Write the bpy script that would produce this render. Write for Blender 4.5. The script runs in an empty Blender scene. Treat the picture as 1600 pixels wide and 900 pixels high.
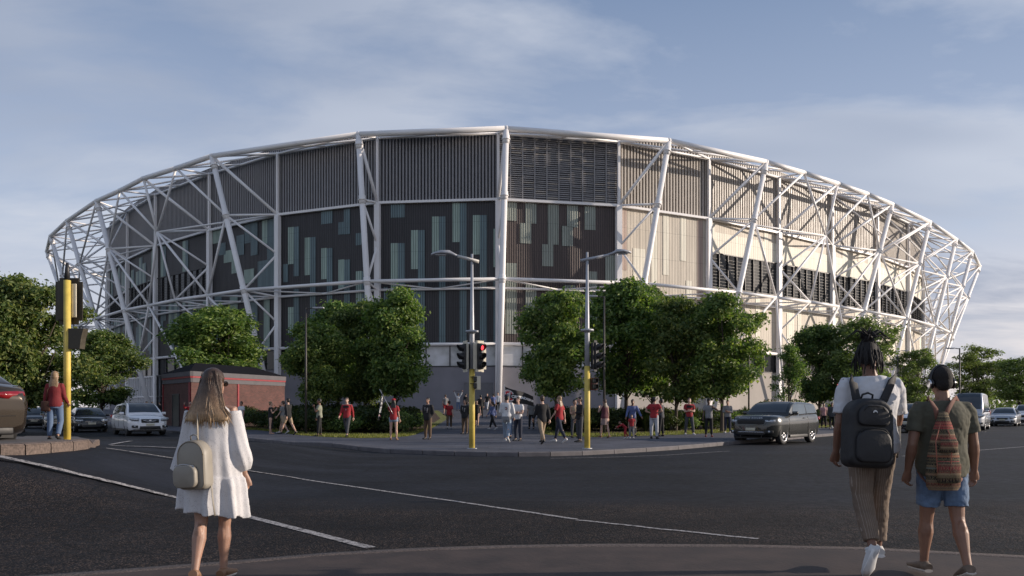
import bpy, bmesh, math, random
from mathutils import Vector, Matrix, Euler, noise
R = math.radians
PI = math.pi
random.seed(7)
scene = bpy.context.scene
COL = scene.collection
EYE = 1.42          # camera height
FPX = 1200.0        # focal length in pixels of a 1600 wide picture
HOR = 638.0         # horizon row

def clamp(a, lo=0.0, hi=1.0): return max(lo, min(hi, a))
def sstep(t):
    t = clamp(t); return t*t*(3-2*t)
def lerp(a, b, t): return a+(b-a)*t

def hgt(x, y):
    """height of the natural ground"""
    h = 0.0
    h += (0.74-0.24*sstep((y-13.5)/4.0))*sstep((-4.2-x)/4.0)*sstep((y-6.0)/6.5)*sstep((30-y)/9.0)*sstep((x+34)/10.0)
    h += 1.12*sstep((y-38-abs(x+1)*0.6)/42.0)
    return h

def ground_at(px, py, up=0.0):
    """where the sight line of a picture point meets the ground"""
    d = 3.0
    while d < 400:
        x = (px-800)/FPX*d; z = EYE-(py-HOR)/FPX*d
        if z <= hgt(x, d)+up: return Vector((x, d, hgt(x, d)+up))
        d += 0.03
    return Vector((x, d, up))
def at(px, d, up=0.13):
    x = (px-800)/FPX*d
    return Vector((x, d, hgt(x, d)+up))
def level(px, py, z):
    d = (z-EYE)*FPX/(HOR-py)
    return Vector(((px-800)/FPX*d, d, z))

# ------------------------------------------------------------------ materials
MATS = {}
def _new(name):
    m = bpy.data.materials.new(name); m.use_nodes = True
    nt = m.node_tree; b = nt.nodes['Principled BSDF']
    MATS[name] = m
    return m, nt, b
def N(nt, typ, **kw):
    n = nt.nodes.new(typ)
    for k, v in kw.items():
        if k in n.inputs: n.inputs[k].default_value = v
        else: setattr(n, k, v)
    return n
def ramp(nt, fac, stops):
    r = nt.nodes.new('ShaderNodeValToRGB'); els = r.color_ramp.elements
    while len(els) < len(stops): els.new(0.5)
    for e, (p, c) in zip(els, stops):
        e.position = p; e.color = (c[0], c[1], c[2], 1) if hasattr(c, '__len__') else (c, c, c, 1)
    nt.links.new(fac, r.inputs[0]); return r.outputs[0]
def mixc(nt, fac, a, b, mode='MIX'):
    n = nt.nodes.new('ShaderNodeMix'); n.data_type = 'RGBA'; n.blend_type = mode
    for s, v in ((n.inputs[0], fac), (n.inputs[6], a), (n.inputs[7], b)):
        if hasattr(v, 'is_linked'): nt.links.new(v, s)
        elif isinstance(v, (int, float)): s.default_value = v
        else: s.default_value = (v[0], v[1], v[2], 1)
    return n.outputs[2]
def coords(nt, kind='Object', scale=None):
    tc = nt.nodes.new('ShaderNodeTexCoord'); o = tc.outputs[kind]
    if scale:
        mp = nt.nodes.new('ShaderNodeMapping'); mp.inputs['Scale'].default_value = scale
        nt.links.new(o, mp.inputs[0]); o = mp.outputs[0]
    return o
def noise_tex(nt, vec, scale, detail=4, rough=0.55, out='Fac'):
    n = N(nt, 'ShaderNodeTexNoise', Scale=scale, Detail=detail, Roughness=rough)
    nt.links.new(vec, n.inputs['Vector']); return n.outputs[out]
def bump(nt, b, h, strength=0.3, dist=0.02):
    n = N(nt, 'ShaderNodeBump', Strength=strength, Distance=dist)
    nt.links.new(h, n.inputs['Height']); nt.links.new(n.outputs[0], b.inputs['Normal'])
def mat(name, col, rough=0.6, metal=0.0, var=0.12, scale=6.0, bmp=0.0, bscale=40.0, bdist=0.01, coat=0.0, emit=None, estr=1.0, spec=None, space='Object'):
    """plain surface with a little cloudy unevenness of colour and roughness"""
    if name in MATS: return MATS[name]
    m, nt, b = _new(name)
    co = coords(nt, space)
    f = noise_tex(nt, co, scale, 5)
    lo = [c*(1-var) for c in col]; hi = [min(1, c*(1+var)) for c in col]
    nt.links.new(ramp(nt, f, [(0.3, lo), (0.7, hi)]), b.inputs['Base Color'])
    nt.links.new(ramp(nt, f, [(0.3, max(0, rough-0.06)), (0.7, min(1, rough+0.06))]), b.inputs['Roughness'])
    b.inputs['Metallic'].default_value = metal
    if spec is not None: b.inputs['Specular IOR Level'].default_value = spec
    if coat: b.inputs['Coat Weight'].default_value = coat; b.inputs['Coat Roughness'].default_value = 0.03
    if bmp: bump(nt, b, noise_tex(nt, co, bscale, 4), bmp, bdist)
    if emit: b.inputs['Emission Color'].default_value = (*emit, 1); b.inputs['Emission Strength'].default_value = estr
    return m

# ------------------------------------------------------------------ mesh collector
class MB:
    def __init__(s): s.v = []; s.f = []; s.m = []; s.uv = {}; s.sm = []
    def add(s, vs, fs, mi=0, smooth=False):
        o = len(s.v); s.v += [Vector(v) for v in vs]
        for f in fs: s.f.append([i+o for i in f]); s.m.append(mi); s.sm.append(smooth)
    def quad(s, a, b, c, d, mi=0, uv=None):
        s.add([a, b, c, d], [(0, 1, 2, 3)], mi)
        if uv: s.uv[len(s.f)-1] = uv
    def box(s, c, size, mi=0, rot=None):
        hx, hy, hz = size[0]/2, size[1]/2, size[2]/2
        vs = [Vector((x, y, z)) for x in (-hx, hx) for y in (-hy, hy) for z in (-hz, hz)]
        if rot is not None: vs = [rot @ v for v in vs]
        vs = [v+Vector(c) for v in vs]
        s.add(vs, [(0, 1, 3, 2), (4, 6, 7, 5), (0, 4, 5, 1), (2, 3, 7, 6), (0, 2, 6, 4), (1, 5, 7, 3)], mi)
    def bevbox(s, c, size, bev=0.01, mi=0, rot=None, seg=2):
        bm = bmesh.new(); bmesh.ops.create_cube(bm, size=1)
        for v in bm.verts: v.co = Vector((v.co.x*size[0], v.co.y*size[1], v.co.z*size[2]))
        bmesh.ops.bevel(bm, geom=bm.edges[:], offset=bev, segments=seg, affect='EDGES', profile=0.6)
        if rot is not None: bmesh.ops.transform(bm, matrix=rot.to_4x4() if len(rot) == 3 else rot, verts=bm.verts)
        bm.verts.index_update()
        s.add([v.co+Vector(c) for v in bm.verts], [[v.index for v in f.verts] for f in bm.faces], mi, True); bm.free()
    def tube(s, pts, rad, n=8, mi=0, ref=None, caps=True, smooth=True):
        """rad: list of floats or (a,b); a is measured along ref x tangent, b across"""
        pts = [Vector(p) for p in pts]; L = len(pts)
        if not hasattr(rad, '__len__'): rad = [rad]*L
        o = len(s.v); prev = None
        for i, p in enumerate(pts):
            t = (pts[min(i+1, L-1)]-pts[max(i-1, 0)])
            if t.length < 1e-9: t = Vector((0, 0, 1))
            t.normalize()
            r0 = Vector(ref) if ref is not None else (prev if prev is not None else (Vector((0, 0, 1)) if abs(t.z) < 0.9 else Vector((0, 1, 0))))
            a = r0.cross(t)
            if a.length < 1e-6: a = Vector((1, 0, 0)).cross(t)
            a.normalize(); b = t.cross(a)
            if ref is None: prev = b
            ra, rb = rad[i] if hasattr(rad[i], '__len__') else (rad[i], rad[i])
            for k in range(n):
                an = 2*PI*k/n
                s.v.append(p+a*(math.cos(an)*ra)+b*(math.sin(an)*rb))
        for i in range(L-1):
            for k in range(n):
                k2 = (k+1) % n
                s.f.append([o+i*n+k, o+i*n+k2, o+(i+1)*n+k2, o+(i+1)*n+k]); s.m.append(mi); s.sm.append(smooth)
        if caps:
            s.f.append([o+k for k in range(n)][::-1]); s.m.append(mi); s.sm.append(False)
            s.f.append([o+(L-1)*n+k for k in range(n)]); s.m.append(mi); s.sm.append(False)
    def rings(s, rings, mi=0, smooth=True, caps=True, closed=True):
        """join successive closed rings of points of equal count"""
        o = len(s.v); n = len(rings[0])
        for r in rings: s.v += [Vector(p) for p in r]
        for i in range(len(rings)-1):
            for k in range(n if closed else n-1):
                k2 = (k+1) % n
                s.f.append([o+i*n+k, o+i*n+k2, o+(i+1)*n+k2, o+(i+1)*n+k]); s.m.append(mi); s.sm.append(smooth)
        if caps:
            s.f.append([o+k for k in range(n)][::-1]); s.m.append(mi); s.sm.append(smooth)
            s.f.append([o+(len(rings)-1)*n+k for k in range(n)]); s.m.append(mi); s.sm.append(smooth)
    def ball(s, c, r, mi=0, seg=12, ring=8, rot=None):
        if not hasattr(r, '__len__'): r = (r, r, r)
        rs = []
        for i in range(1, ring):
            th = PI*i/ring
            row = [Vector((r[0]*math.sin(th)*math.cos(2*PI*k/seg), r[1]*math.sin(th)*math.sin(2*PI*k/seg), -r[2]*math.cos(th))) for k in range(seg)]
            rs.append(row)
        top = Vector((0, 0, r[2])); bot = Vector((0, 0, -r[2]))
        M = rot if rot is not None else Matrix.Identity(3); c = Vector(c)
        o = len(s.v)
        for row in rs: s.v += [M @ p+c for p in row]
        s.v += [M @ bot+c, M @ top+c]; ib = len(s.v)-2; it = len(s.v)-1
        for i in range(len(rs)-1):
            for k in range(seg):
                k2 = (k+1) % seg
                s.f.append([o+i*seg+k, o+i*seg+k2, o+(i+1)*seg+k2, o+(i+1)*seg+k]); s.m.append(mi); s.sm.append(True)
        for k in range(seg):
            k2 = (k+1) % seg
            s.f.append([ib, o+k2, o+k]); s.m.append(mi); s.sm.append(True)
            e = o+(len(rs)-1)*seg
            s.f.append([it, e+k, e+k2]); s.m.append(mi); s.sm.append(True)
    def build(s, name, mats, parent=None, world=False, label=None, cat=None, group=None, kind=None, origin=None):
        me = bpy.data.meshes.new(name)
        vs = s.v
        off = None
        if world and parent is not None:
            Mi = parent.matrix_basis.inverted(); vs = [Mi @ v for v in vs]
        if origin is not None:
            off = Vector(origin); vs = [v-off for v in vs]
        me.from_pydata([tuple(v) for v in vs], [], s.f)
        if not isinstance(mats, (list, tuple)): mats = [mats]
        for m in mats: me.materials.append(m)
        me.polygons.foreach_set('material_index', s.m)
        me.polygons.foreach_set('use_smooth', s.sm)
        if s.uv:
            uvl = me.uv_layers.new(name='UVMap')
            for pi, uvs in s.uv.items():
                p = me.polygons[pi]
                for li, u in zip(p.loop_indices, uvs): uvl.data[li].uv = u
        me.update()
        o = bpy.data.objects.new(name, me); COL.objects.link(o)
        if parent is not None: o.parent = parent
        if off is not None: o.location = off
        tag(o, label, cat, group, kind)
        return o
def tag(o, label=None, cat=None, group=None, kind=None):
    if label: o['label'] = label
    if cat: o['category'] = cat
    if group: o['group'] = group
    if kind: o['kind'] = kind
    return o
def thing(name, label, cat, loc=(0, 0, 0), rz=0.0, group=None):
    o = bpy.data.objects.new(name, None); COL.objects.link(o)
    o.empty_display_size = 0.3
    o.location = loc; o.rotation_euler = (0, 0, rz)
    return tag(o, label, cat, group)
def copy_thing(root, loc, rz, label, scale=None, kids=None):
    c = root.copy(); COL.objects.link(c); c.location = loc; c.rotation_euler = (0, 0, rz)
    if scale: c.scale = scale if hasattr(scale, '__len__') else (scale,)*3
    c['label'] = label
    for ch in [o for o in (kids or root.children)]:
        d = ch.copy(); COL.objects.link(d); d.parent = c
        for g in list(ch.children):
            e = g.copy(); COL.objects.link(e); e.parent = d
    return c
def text_mesh(s, size, extrude=0.003, bold=0.0):
    cu = bpy.data.curves.new('writing', 'FONT'); cu.body = s; cu.size = size; cu.extrude = extrude; cu.offset = bold
    cu.align_x = 'CENTER'; cu.align_y = 'CENTER'; cu.resolution_u = 3
    o = bpy.data.objects.new('writing', cu); COL.objects.link(o)
    dg = bpy.context.evaluated_depsgraph_get(); dg.update()
    me = bpy.data.meshes.new_from_object(o.evaluated_get(dg))
    bpy.data.objects.remove(o); 
    vs = [v.co.copy() for v in me.vertices]; fs = [list(p.vertices) for p in me.polygons]
    bpy.data.meshes.remove(me)
    return vs, fs

# ------------------------------------------------------------------ camera, sun, sky
SUN_EL, SUN_AZ = R(15), R(3)         # azimuth counted from +X towards +Y
SDIR = Vector((math.cos(SUN_AZ)*math.cos(SUN_EL), math.sin(SUN_AZ)*math.cos(SUN_EL), math.sin(SUN_EL)))
cd = bpy.data.cameras.new('camera'); cam = bpy.data.objects.new('camera', cd); COL.objects.link(cam)
cam.location = (0, 0, EYE); cam.rotation_euler = (R(90), 0, 0)
cd.sensor_width = 36; cd.lens = 36*FPX/1600; cd.shift_y = (HOR-450)/1600.0
cd.clip_end = 4000; cd.clip_start = 0.1
scene.camera = cam
sd = bpy.data.lights.new('sun', 'SUN'); sd.energy = 5.0; sd.angle = R(0.55); sd.color = (1.0, 0.86, 0.72)
so = bpy.data.objects.new('sun', sd); COL.objects.link(so); so.rotation_euler = SDIR.to_track_quat('Z', 'Y').to_euler(); so.location = (60, 0, 60)
w = bpy.data.worlds.new('World'); scene.world = w; w.use_nodes = True
nt = w.node_tree; bg = nt.nodes['Background']
sky = nt.nodes.new('ShaderNodeTexSky'); sky.sky_type = 'NISHITA'; sky.sun_disc = False
sky.sun_elevation = SUN_EL; sky.sun_rotation = PI/2-SUN_AZ; sky.air_density = 1.0; sky.dust_density = 1.2; sky.ozone_density = 2.0
geo = nt.nodes.new('ShaderNodeTexCoord')
sep = nt.nodes.new('ShaderNodeSeparateXYZ'); nt.links.new(geo.outputs['Generated'], sep.inputs[0])
# clouds: project the view direction on a flat layer overhead
zc = N(nt, 'ShaderNodeMath', operation='MAXIMUM'); nt.links.new(sep.outputs[2], zc.inputs[0]); zc.inputs[1].default_value = 0.0
za = N(nt, 'ShaderNodeMath', operation='ADD'); nt.links.new(zc.outputs[0], za.inputs[0]); za.inputs[1].default_value = 0.16
dx = N(nt, 'ShaderNodeMath', operation='DIVIDE'); nt.links.new(sep.outputs[0], dx.inputs[0]); nt.links.new(za.outputs[0], dx.inputs[1])
dy = N(nt, 'ShaderNodeMath', operation='DIVIDE'); nt.links.new(sep.outputs[1], dy.inputs[0]); nt.links.new(za.outputs[0], dy.inputs[1])
cmb = nt.nodes.new('ShaderNodeCombineXYZ'); nt.links.new(dx.outputs[0], cmb.inputs[0]); nt.links.new(dy.outputs[0], cmb.inputs[1])
mp = nt.nodes.new('ShaderNodeMapping'); mp.inputs['Scale'].default_value = (0.66, 1.2, 1); mp.inputs['Location'].default_value = (3.1, 1.7, 0); mp.inputs['Rotation'].default_value = (0, 0, R(-12))
nt.links.new(cmb.outputs[0], mp.inputs[0])
cn = N(nt, 'ShaderNodeTexNoise', Scale=1.7, Detail=10.0, Roughness=0.56, Distortion=0.25); nt.links.new(mp.outputs[0], cn.inputs['Vector'])
cn2 = N(nt, 'ShaderNodeTexNoise', Scale=0.5, Detail=4.0, Roughness=0.5); nt.links.new(mp.outputs[0], cn2.inputs['Vector'])
cov = ramp(nt, cn.outputs['Fac'], [(0.43, 0.0), (0.58, 1.0)])
shade = ramp(nt, cn2.outputs['Fac'], [(0.42, (0.24, 0.29, 0.40)), (0.56, (0.56, 0.59, 0.66))])
shade10 = mixc(nt, 1.0, shade, (9.0, 9.0, 9.0), 'MULTIPLY')
# thin cloud veil grows towards the horizon, with a pale warm band low down
el = N(nt, 'ShaderNodeMath', operation='MAXIMUM'); nt.links.new(sep.outputs[2], el.inputs[0]); el.inputs[1].default_value = 0.0
veil = ramp(nt, el.outputs[0], [(0.0, 0.85), (0.10, 0.80), (0.30, 0.78), (0.8, 0.7)])
horizon_col = ramp(nt, el.outputs[0], [(0.0, (7.0, 6.2, 6.2)), (0.08, (5.6, 5.5, 6.0)), (0.20, (4.1, 4.6, 5.7)), (0.33, (2.9, 3.5, 4.8)), (0.47, (1.8, 2.45, 3.8)), (1.0, (1.0, 1.5, 2.5))])
desat = mixc(nt, 0.35, sky.outputs[0], (1.9, 2.5, 3.7))
c1 = mixc(nt, veil, desat, horizon_col)
side = N(nt, 'ShaderNodeMapRange'); nt.links.new(sep.outputs[0], side.inputs[0]); side.inputs[1].default_value = -0.2; side.inputs[2].default_value = 0.8
low = ramp(nt, el.outputs[0], [(0.0, 0.75), (0.22, 0.0)])
gw_ = N(nt, 'ShaderNodeMath', operation='MULTIPLY'); nt.links.new(side.outputs[0], gw_.inputs[0]); nt.links.new(low, gw_.inputs[1])
c1 = mixc(nt, gw_.outputs[0], c1, (7.4, 6.7, 6.4))
cvf = N(nt, 'ShaderNodeMath', operation='MULTIPLY'); nt.links.new(cov, cvf.inputs[0]); cvf.inputs[1].default_value = 0.62
c2 = mixc(nt, cvf.outputs[0], c1, shade10)
nt.links.new(c2, bg.inputs['Color']); bg.inputs['Strength'].default_value = 0.13
scene.view_settings.view_transform = 'Standard'; scene.view_settings.look = 'None'; scene.view_settings.exposure = 0; scene.view_settings.gamma = 1
# ------------------------------------------------------------------ stadium
ZR, ZT, ZM, ZL, ZB, ZW = 31.0, 31.95, 24.0, 15.2, 8.4, 6.0
white_steel = mat('white painted steel', (0.86, 0.84, 0.84), 0.45, var=0.05, scale=0.4, space='Object')
def clad_mat(name, col, period=0.26, rough=0.45, metal=0.2, depth=0.03, var=0.15):
    m, nt, b = _new(name)
    uv = nt.nodes.new('ShaderNodeUVMap'); sp = nt.nodes.new('ShaderNodeSeparateXYZ'); nt.links.new(uv.outputs[0], sp.inputs[0])
    mu = N(nt, 'ShaderNodeMath', operation='MULTIPLY'); nt.links.new(sp.outputs[0], mu.inputs[0]); mu.inputs[1].default_value = 2*PI/period
    si = N(nt, 'ShaderNodeMath', operation='SINE'); nt.links.new(mu.outputs[0], si.inputs[0])
    mp = nt.nodes.new('ShaderNodeMapping'); mp.inputs['Scale'].default_value = (1, 0.15, 1); nt.links.new(uv.outputs[0], mp.inputs[0])
    f = noise_tex(nt, mp.outputs[0], 1.1, 4)
    base = ramp(nt, f, [(0.3, [c*(1-var) for c in col]), (0.7, [c*(1+var) for c in col])])
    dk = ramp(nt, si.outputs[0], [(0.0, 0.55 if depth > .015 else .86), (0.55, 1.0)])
    jm = N(nt, 'ShaderNodeMath', operation='PINGPONG'); nt.links.new(sp.outputs[1], jm.inputs[0]); jm.inputs[1].default_value = 1.55
    jl = ramp(nt, jm.outputs[0], [(0.0, 0.45), (0.025, 1.0)])
    mp2 = nt.nodes.new('ShaderNodeMapping'); mp2.inputs['Scale'].default_value = (2.2, 0.10, 1); nt.links.new(uv.outputs[0], mp2.inputs[0])
    st = ramp(nt, noise_tex(nt, mp2.outputs[0], 1.0, 6, .7), [(0.35, 0.80), (0.62, 1.12)])
    base = mixc(nt, 1.0, mixc(nt, 1.0, base, jl, 'MULTIPLY'), st, 'MULTIPLY')
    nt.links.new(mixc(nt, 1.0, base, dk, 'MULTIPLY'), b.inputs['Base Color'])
    b.inputs['Roughness'].default_value = rough; b.inputs['Metallic'].default_value = metal
    bump(nt, b, si.outputs[0], 0.6, depth)
    return m
clad_black = clad_mat('charcoal corrugated cladding', (0.042, 0.040, 0.045))
clad_brown = clad_mat('dark brown corrugated cladding', (0.085, 0.062, 0.058))
clad_beige = clad_mat('tan corrugated cladding', (0.60, 0.535, 0.445), 0.42, 0.6, 0.0, 0.008, 0.06)
clad_lightgreen = clad_mat('pale green cladding', (0.36, 0.47, 0.41))
clad_teal = clad_mat('grey teal cladding', (0.15, 0.22, 0.24))
clad_sage = clad_mat('sage grey cladding', (0.30, 0.33, 0.29))
clad_cream = clad_mat('cream cladding', (0.80, 0.76, 0.64), 0.42, 0.6, 0.0, 0.008, 0.05)
clad_tan = clad_mat('brown tan cladding', (0.44, 0.33, 0.28), 0.42, 0.6, 0.0, 0.008, 0.06)
fin_dark = mat('shaded tone metal fins', (0.26, 0.255, 0.265), 0.5, 0.2, 0.1, 1.0)  # shaded copy of the fins, shade put into the colour; also on copings
fin_light = mat('sunlit tone metal fins', (0.43, 0.39, 0.35), 0.5, 0.0, 0.08, 1.0)  # sunlit copy of the same fins, sunlight put into the colour
screen_back = mat('dark screen backing', (0.085, 0.082, 0.088), 0.7, 0, 0.2, 0.5)
screen_back_warm = mat('warm screen backing', (0.11, 0.085, 0.075), 0.7, 0, 0.2, 0.5)
concrete = mat('grey rendered concrete', (0.23, 0.22, 0.24), 0.85, 0, 0.10, 0.5, 0.2, 8.0, 0.01)
concrete_warm = mat('warm concrete', (0.44, 0.40, 0.36), 0.85, 0, 0.10, 0.4, 0.2, 8.0, 0.01)
glass_dark = mat('dark facade glass', (0.022, 0.023, 0.025), 0.10, 0.0, 0.2, 0.2, spec=0.35)
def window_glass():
    m, nt, b = _new('window glass with painted reflections')
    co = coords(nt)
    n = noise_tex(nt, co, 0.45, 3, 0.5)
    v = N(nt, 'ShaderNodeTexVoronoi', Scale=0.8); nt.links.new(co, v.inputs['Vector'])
    c = ramp(nt, n, [(0.35, (0.20, 0.22, 0.22)), (0.5, (0.46, 0.47, 0.48)), (0.65, (0.60, 0.61, 0.64))])  # pale blotches paint bright reflections into the pane colour
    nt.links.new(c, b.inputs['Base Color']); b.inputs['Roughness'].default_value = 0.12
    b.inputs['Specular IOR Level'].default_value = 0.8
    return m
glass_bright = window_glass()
glass_mid = mat('grey entrance glass', (0.14, 0.15, 0.17), 0.15, 0.0, 0.5, 0.9, spec=0.8)
louvre_grey = mat('dark grey louvre blades', (0.075, 0.072, 0.072), 0.5)
frame_dark = mat('dark window frame', (0.035, 0.035, 0.038), 0.5)
roof_grey = mat('grey metal roof', (0.30, 0.31, 0.33), 0.5, 0.2)

def RP(px, py):
    v = level(px, py, ZR); return Vector((v.x, v.y, 0))
# stations round the building from left to right: (kind, ring top, facade foot)
front = [
 ('M', RP(73, 393), (-73, 139)), ('M', RP(79, 369), (-66.5, 127)), ('M', RP(105, 345), (-58, 116.4)),
 ('M', RP(151, 314), (-49.4, 107)), ('s1', RP(187, 298), None), ('s2', RP(224, 279), (-38.2, 97.6)), ('s3', RP(275, 263), None),
 ('M', RP(331, 244), (-27.2, 89.8)), ('M', RP(560, 210), (-14.7, 84.6)), ('M', RP(791, 201), (-1.5, 83.2)),
 ('M', RP(1045, 220), (11.8, 85.8)), ('M', RP(1197, 253), (23.3, 91.6)), ('s1', RP(1256, 270), None), ('s2', RP(1309, 287), (34.2, 99)),
 ('s3', RP(1355, 303), None), ('M', RP(1394, 319), (44.3, 106.8)), ('M', RP(1453, 347), (54, 114)), ('M', RP(1494, 374), (63.5, 123.5)),
 ('M', RP(1519, 393), (71.5, 134)), ('M', RP(1531, 416), (77.5, 146.5))]
CEN = Vector((4, 178, 0))
def refl(p): return Vector((2*CEN.x-p.x, 2*CEN.y-p.y, 0))
fr = [(k, Vector((r.x, r.y, 0)), Vector((f[0], f[1], 0)) if f else None) for k, r, f in front]
back = [('B', Vector((100, 178, 0)), Vector((81, 165, 0)))] + [('B', refl(r), refl(f)) for k, r, f in fr if k in 'Ms2' and f is not None] + [('B', Vector((-93, 162, 0)), Vector((-76, 158, 0)))]
ST = fr+back
NS = len(ST)
for i, (k, r, f) in enumerate(ST):
    if f is None:
        j0 = i-1 if ST[i-1][2] is not None else i-2
        j1 = i+1 if ST[i+1][2] is not None else i+2
        ST[i] = (k, r, (ST[j0][2]+ST[j1][2])*0.5)
VI = [i for i in range(NS) if ST[i][0] not in ('s1', 's3')]
NF = len(fr)
def outn(i):
    v = VI
    if i in v: a = v.index(i); p, q = ST[v[a-1]][2], ST[v[(a+1) % len(v)]][2]
    else: p, q = ST[i-1][2], ST[i+1][2]
    d = (q-p).normalized(); return Vector((d.y, -d.x, 0))
NRM = [outn(i) for i in range(NS)]
def F(i, z, off=0.0):
    p = ST[i][2]+NRM[i]*off; return Vector((p.x, p.y, z))
def O(i, z):
    t = (ZR-z)/(ZR-1.0); p = ST[i][1].lerp(ST[i][2]+NRM[i]*1.0, t); return Vector((p.x, p.y, z))

stadium = thing('stadium', 'large oval stadium with a white steel tube truss around dark and tan clad walls', 'stadium', (4, 84, 1.1))
def part(mb, name, mats, label=None, kind=None):
    return mb.build(name, mats, stadium, world=True, label=label, kind=kind)

# ring beam, in straight lengths between nodes
for i in range(NS):
    a, b = ST[i][1], ST[(i+1) % NS][1]
    m = MB(); m.tube([Vector((a.x, a.y, ZR)), Vector((b.x, b.y, ZR))], 0.30, 12)
    m.ball((b.x, b.y, ZR), 0.33, seg=12, ring=8)
    part(m, 'ring_beam', white_steel)
# raking columns
for i in range(NS):
    if ST[i][0] in ('M', 'B'):
        m = MB(); top = O(i, ZR); ft = O(i, hgt(ST[i][2].x, ST[i][2].y)-0.3)
        mid = O(i, 12)
        m.tube([top, mid, ft], [0.31, 0.34, 0.30], 12)
        part(m, 'column', white_steel)
def collar(p, a, r):
    d = (a-p).normalized(); m = MB(); m.tube([p-d*.45, p-d*.43, p+d*.43, p+d*.45], [r, r*1.16, r*1.16, r], 12)
    m.tube([p-d*.06, p+d*.06], r*1.38, 14); part(m, 'joint_collar', white_steel)
for i in range(NF):
    if ST[i][0] == 'M':
        for z in (ZM, ZL, 29.9): collar(O(i, z), O(i, z-1), .33)
braces = []
def br(a, b, r, pri=1.0):
    d = ((a+b)*0.5).y
    braces.append((pri*r*(b-a).length/d/d, a, b, r))
for i in range(NS):
    k = ST[i][0]
    if k not in ('M', 's2') : continue
    br(O(i, ZR), F(i, ZM, 0.3), 0.25 if k == 'M' else 0.25, 3)
    br(F(i, ZR+0.1, 0.3), O(i, ZR), 0.2, 3)
    for j in (i-1, i+1): br(F(i, ZR+0.1, 0.3), O(j % NS, ZR), 0.17, 3)
    br(O(i, ZM), F(i, ZM, 0.3), 0.2)
    br(O(i, ZM), F(i, 19.4, 0.3), 0.19, 2); br(F(i, 19.4, 0.3), O(i, ZL), 0.19, 2)
    br(O(i, ZL), F(i, 14.4, 0.3), 0.17)
    br(O(i, ZL), F(i, 11.4, 0.3), 0.17); br(F(i, 11.4, 0.3), O(i, 8.2), 0.17)
    if k == 's2': 
        br(O(i, ZR), O(i, ZM), 0.24, 3)
        for j, m in ((i-1, i-2), (i+1, i+2)):
            br(O(j, ZR), O(m, ZM), 0.21, 3); br(O(j, ZR), O(i, ZM), 0.21, 3)
            br(O(i, ZM), O(j, ZL), 0.21, 3); br(O(m, ZM), O(j, ZL), 0.21, 3)
            br(O(j, ZL), O(m, 7.8), 0.21, 2); br(O(j, ZL), O(i, 1.5), 0.21, 2)
            br(O(i, ZM), F(m, ZM, 0.3), 0.17); br(F(j, ZR+0.1, 0.3), O(j, ZR), 0.15)
            br(O(j, ZL), F(i, 14.4, 0.3), 0.14); br(O(j, ZL), F(m, 14.4, 0.3), 0.14)
        br(O(i, ZM), O(i, ZL), 0.2, 2)
    # the mid-span joints of the lower walkway truss
for a in range(len(VI)):
    i, j = VI[a], VI[(a+1) % len(VI)]
    if i >= NF and j >= NF: continue
    br(O(i, ZL), O(j, ZL), 0.27, 9) if not (ST[(i+1) % NS][0] in ('s1', 's3')) else None
    if ST[(i+1) % NS][0] in ('s1', 's3'):
        br(O(i, ZL), O(i+1, ZL), 0.27, 9); br(O(i+1, ZL), O(j, ZL), 0.27, 9)
    br(F(i, 14.4, 0.35), F(j, 14.4, 0.35), 0.19, 9)
    mid = (F(i, 14.4, 0.35)+F(j, 14.4, 0.35))*0.5
    br(O(i, ZL), mid, 0.12, 3); br(O(j, ZL), mid, 0.12, 3)
    mt = (F(i, ZR+0.1, 0.35)+F(j, ZR+0.1, 0.35))*0.5
    rm = (ST[i][1]+ST[j][1])*0.5
    if ST[(i+1) % NS][0] not in ('s1', 's3'): br(mt, Vector((rm.x, rm.y, ZR)), 0.13, 1)
    k0, k1 = ST[i][0], ST[j][0]
    if k0 == 'M' and k1 in ('M', 'B') and (i <= 2 or i >= 15):
        br(O(i, ZM), O(j, ZL), 0.2); br(O(j, ZM), O(i, ZL), 0.2); br(O(i, ZM), O(j, ZR), 0.2, 2)
        br(O(i, ZM), F(j, ZM, 0.3), 0.15); br(O(i, ZL), O(j, 6), 0.2)
        br(F(i, ZR, 0.3), O(j, ZM), 0.15)
braces.sort(key=lambda t: -t[0])
for k, (pr, a, b, r) in enumerate(braces[:100]):
    m = MB(); m.tube([a, b], r*0.74, 8); part(m, 'brace', white_steel)
m = MB()
for pr, a, b, r in braces[100:]: m.tube([a, b], r*0.70, 8)
part(m, 'brace', white_steel, label='smaller tie tubes of the truss seen as a mass', kind='stuff')

# facade
uoff = 0.0
def panel(m, i, j, u0, u1, z0, z1, off, mi, uo, back=False):
    a, b = ST[i][2], ST[j][2]; L = (b-a).length; n = Vector(((b-a).y, -(b-a).x, 0)).normalized()
    p = a.lerp(b, u0/L)+n*off; q = a.lerp(b, u1/L)+n*off
    m.quad((p.x, p.y, z0), (q.x, q.y, z0), (q.x, q.y, z1), (p.x, p.y, z1), mi, [(u0+uo, z0), (u1+uo, z0), (u1+uo, z1), (u0+uo, z1)])
def slab(m, i, j, u0, u1, z0, z1, o0, o1, mi=0):
    a, b = ST[i][2], ST[j][2]; L = (b-a).length; d = (b-a)/L; n = Vector((d.y, -d.x, 0))
    c = a+d*((u0+u1)/2)+n*((o0+o1)/2)
    rot = Matrix((d, n*-1, Vector((0, 0, 1)))).transposed()
    m.box((c.x, c.y, (z0+z1)/2), (u1-u0, abs(o1-o0), z1-z0), mi, rot)
rng = random.Random(5)
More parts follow.
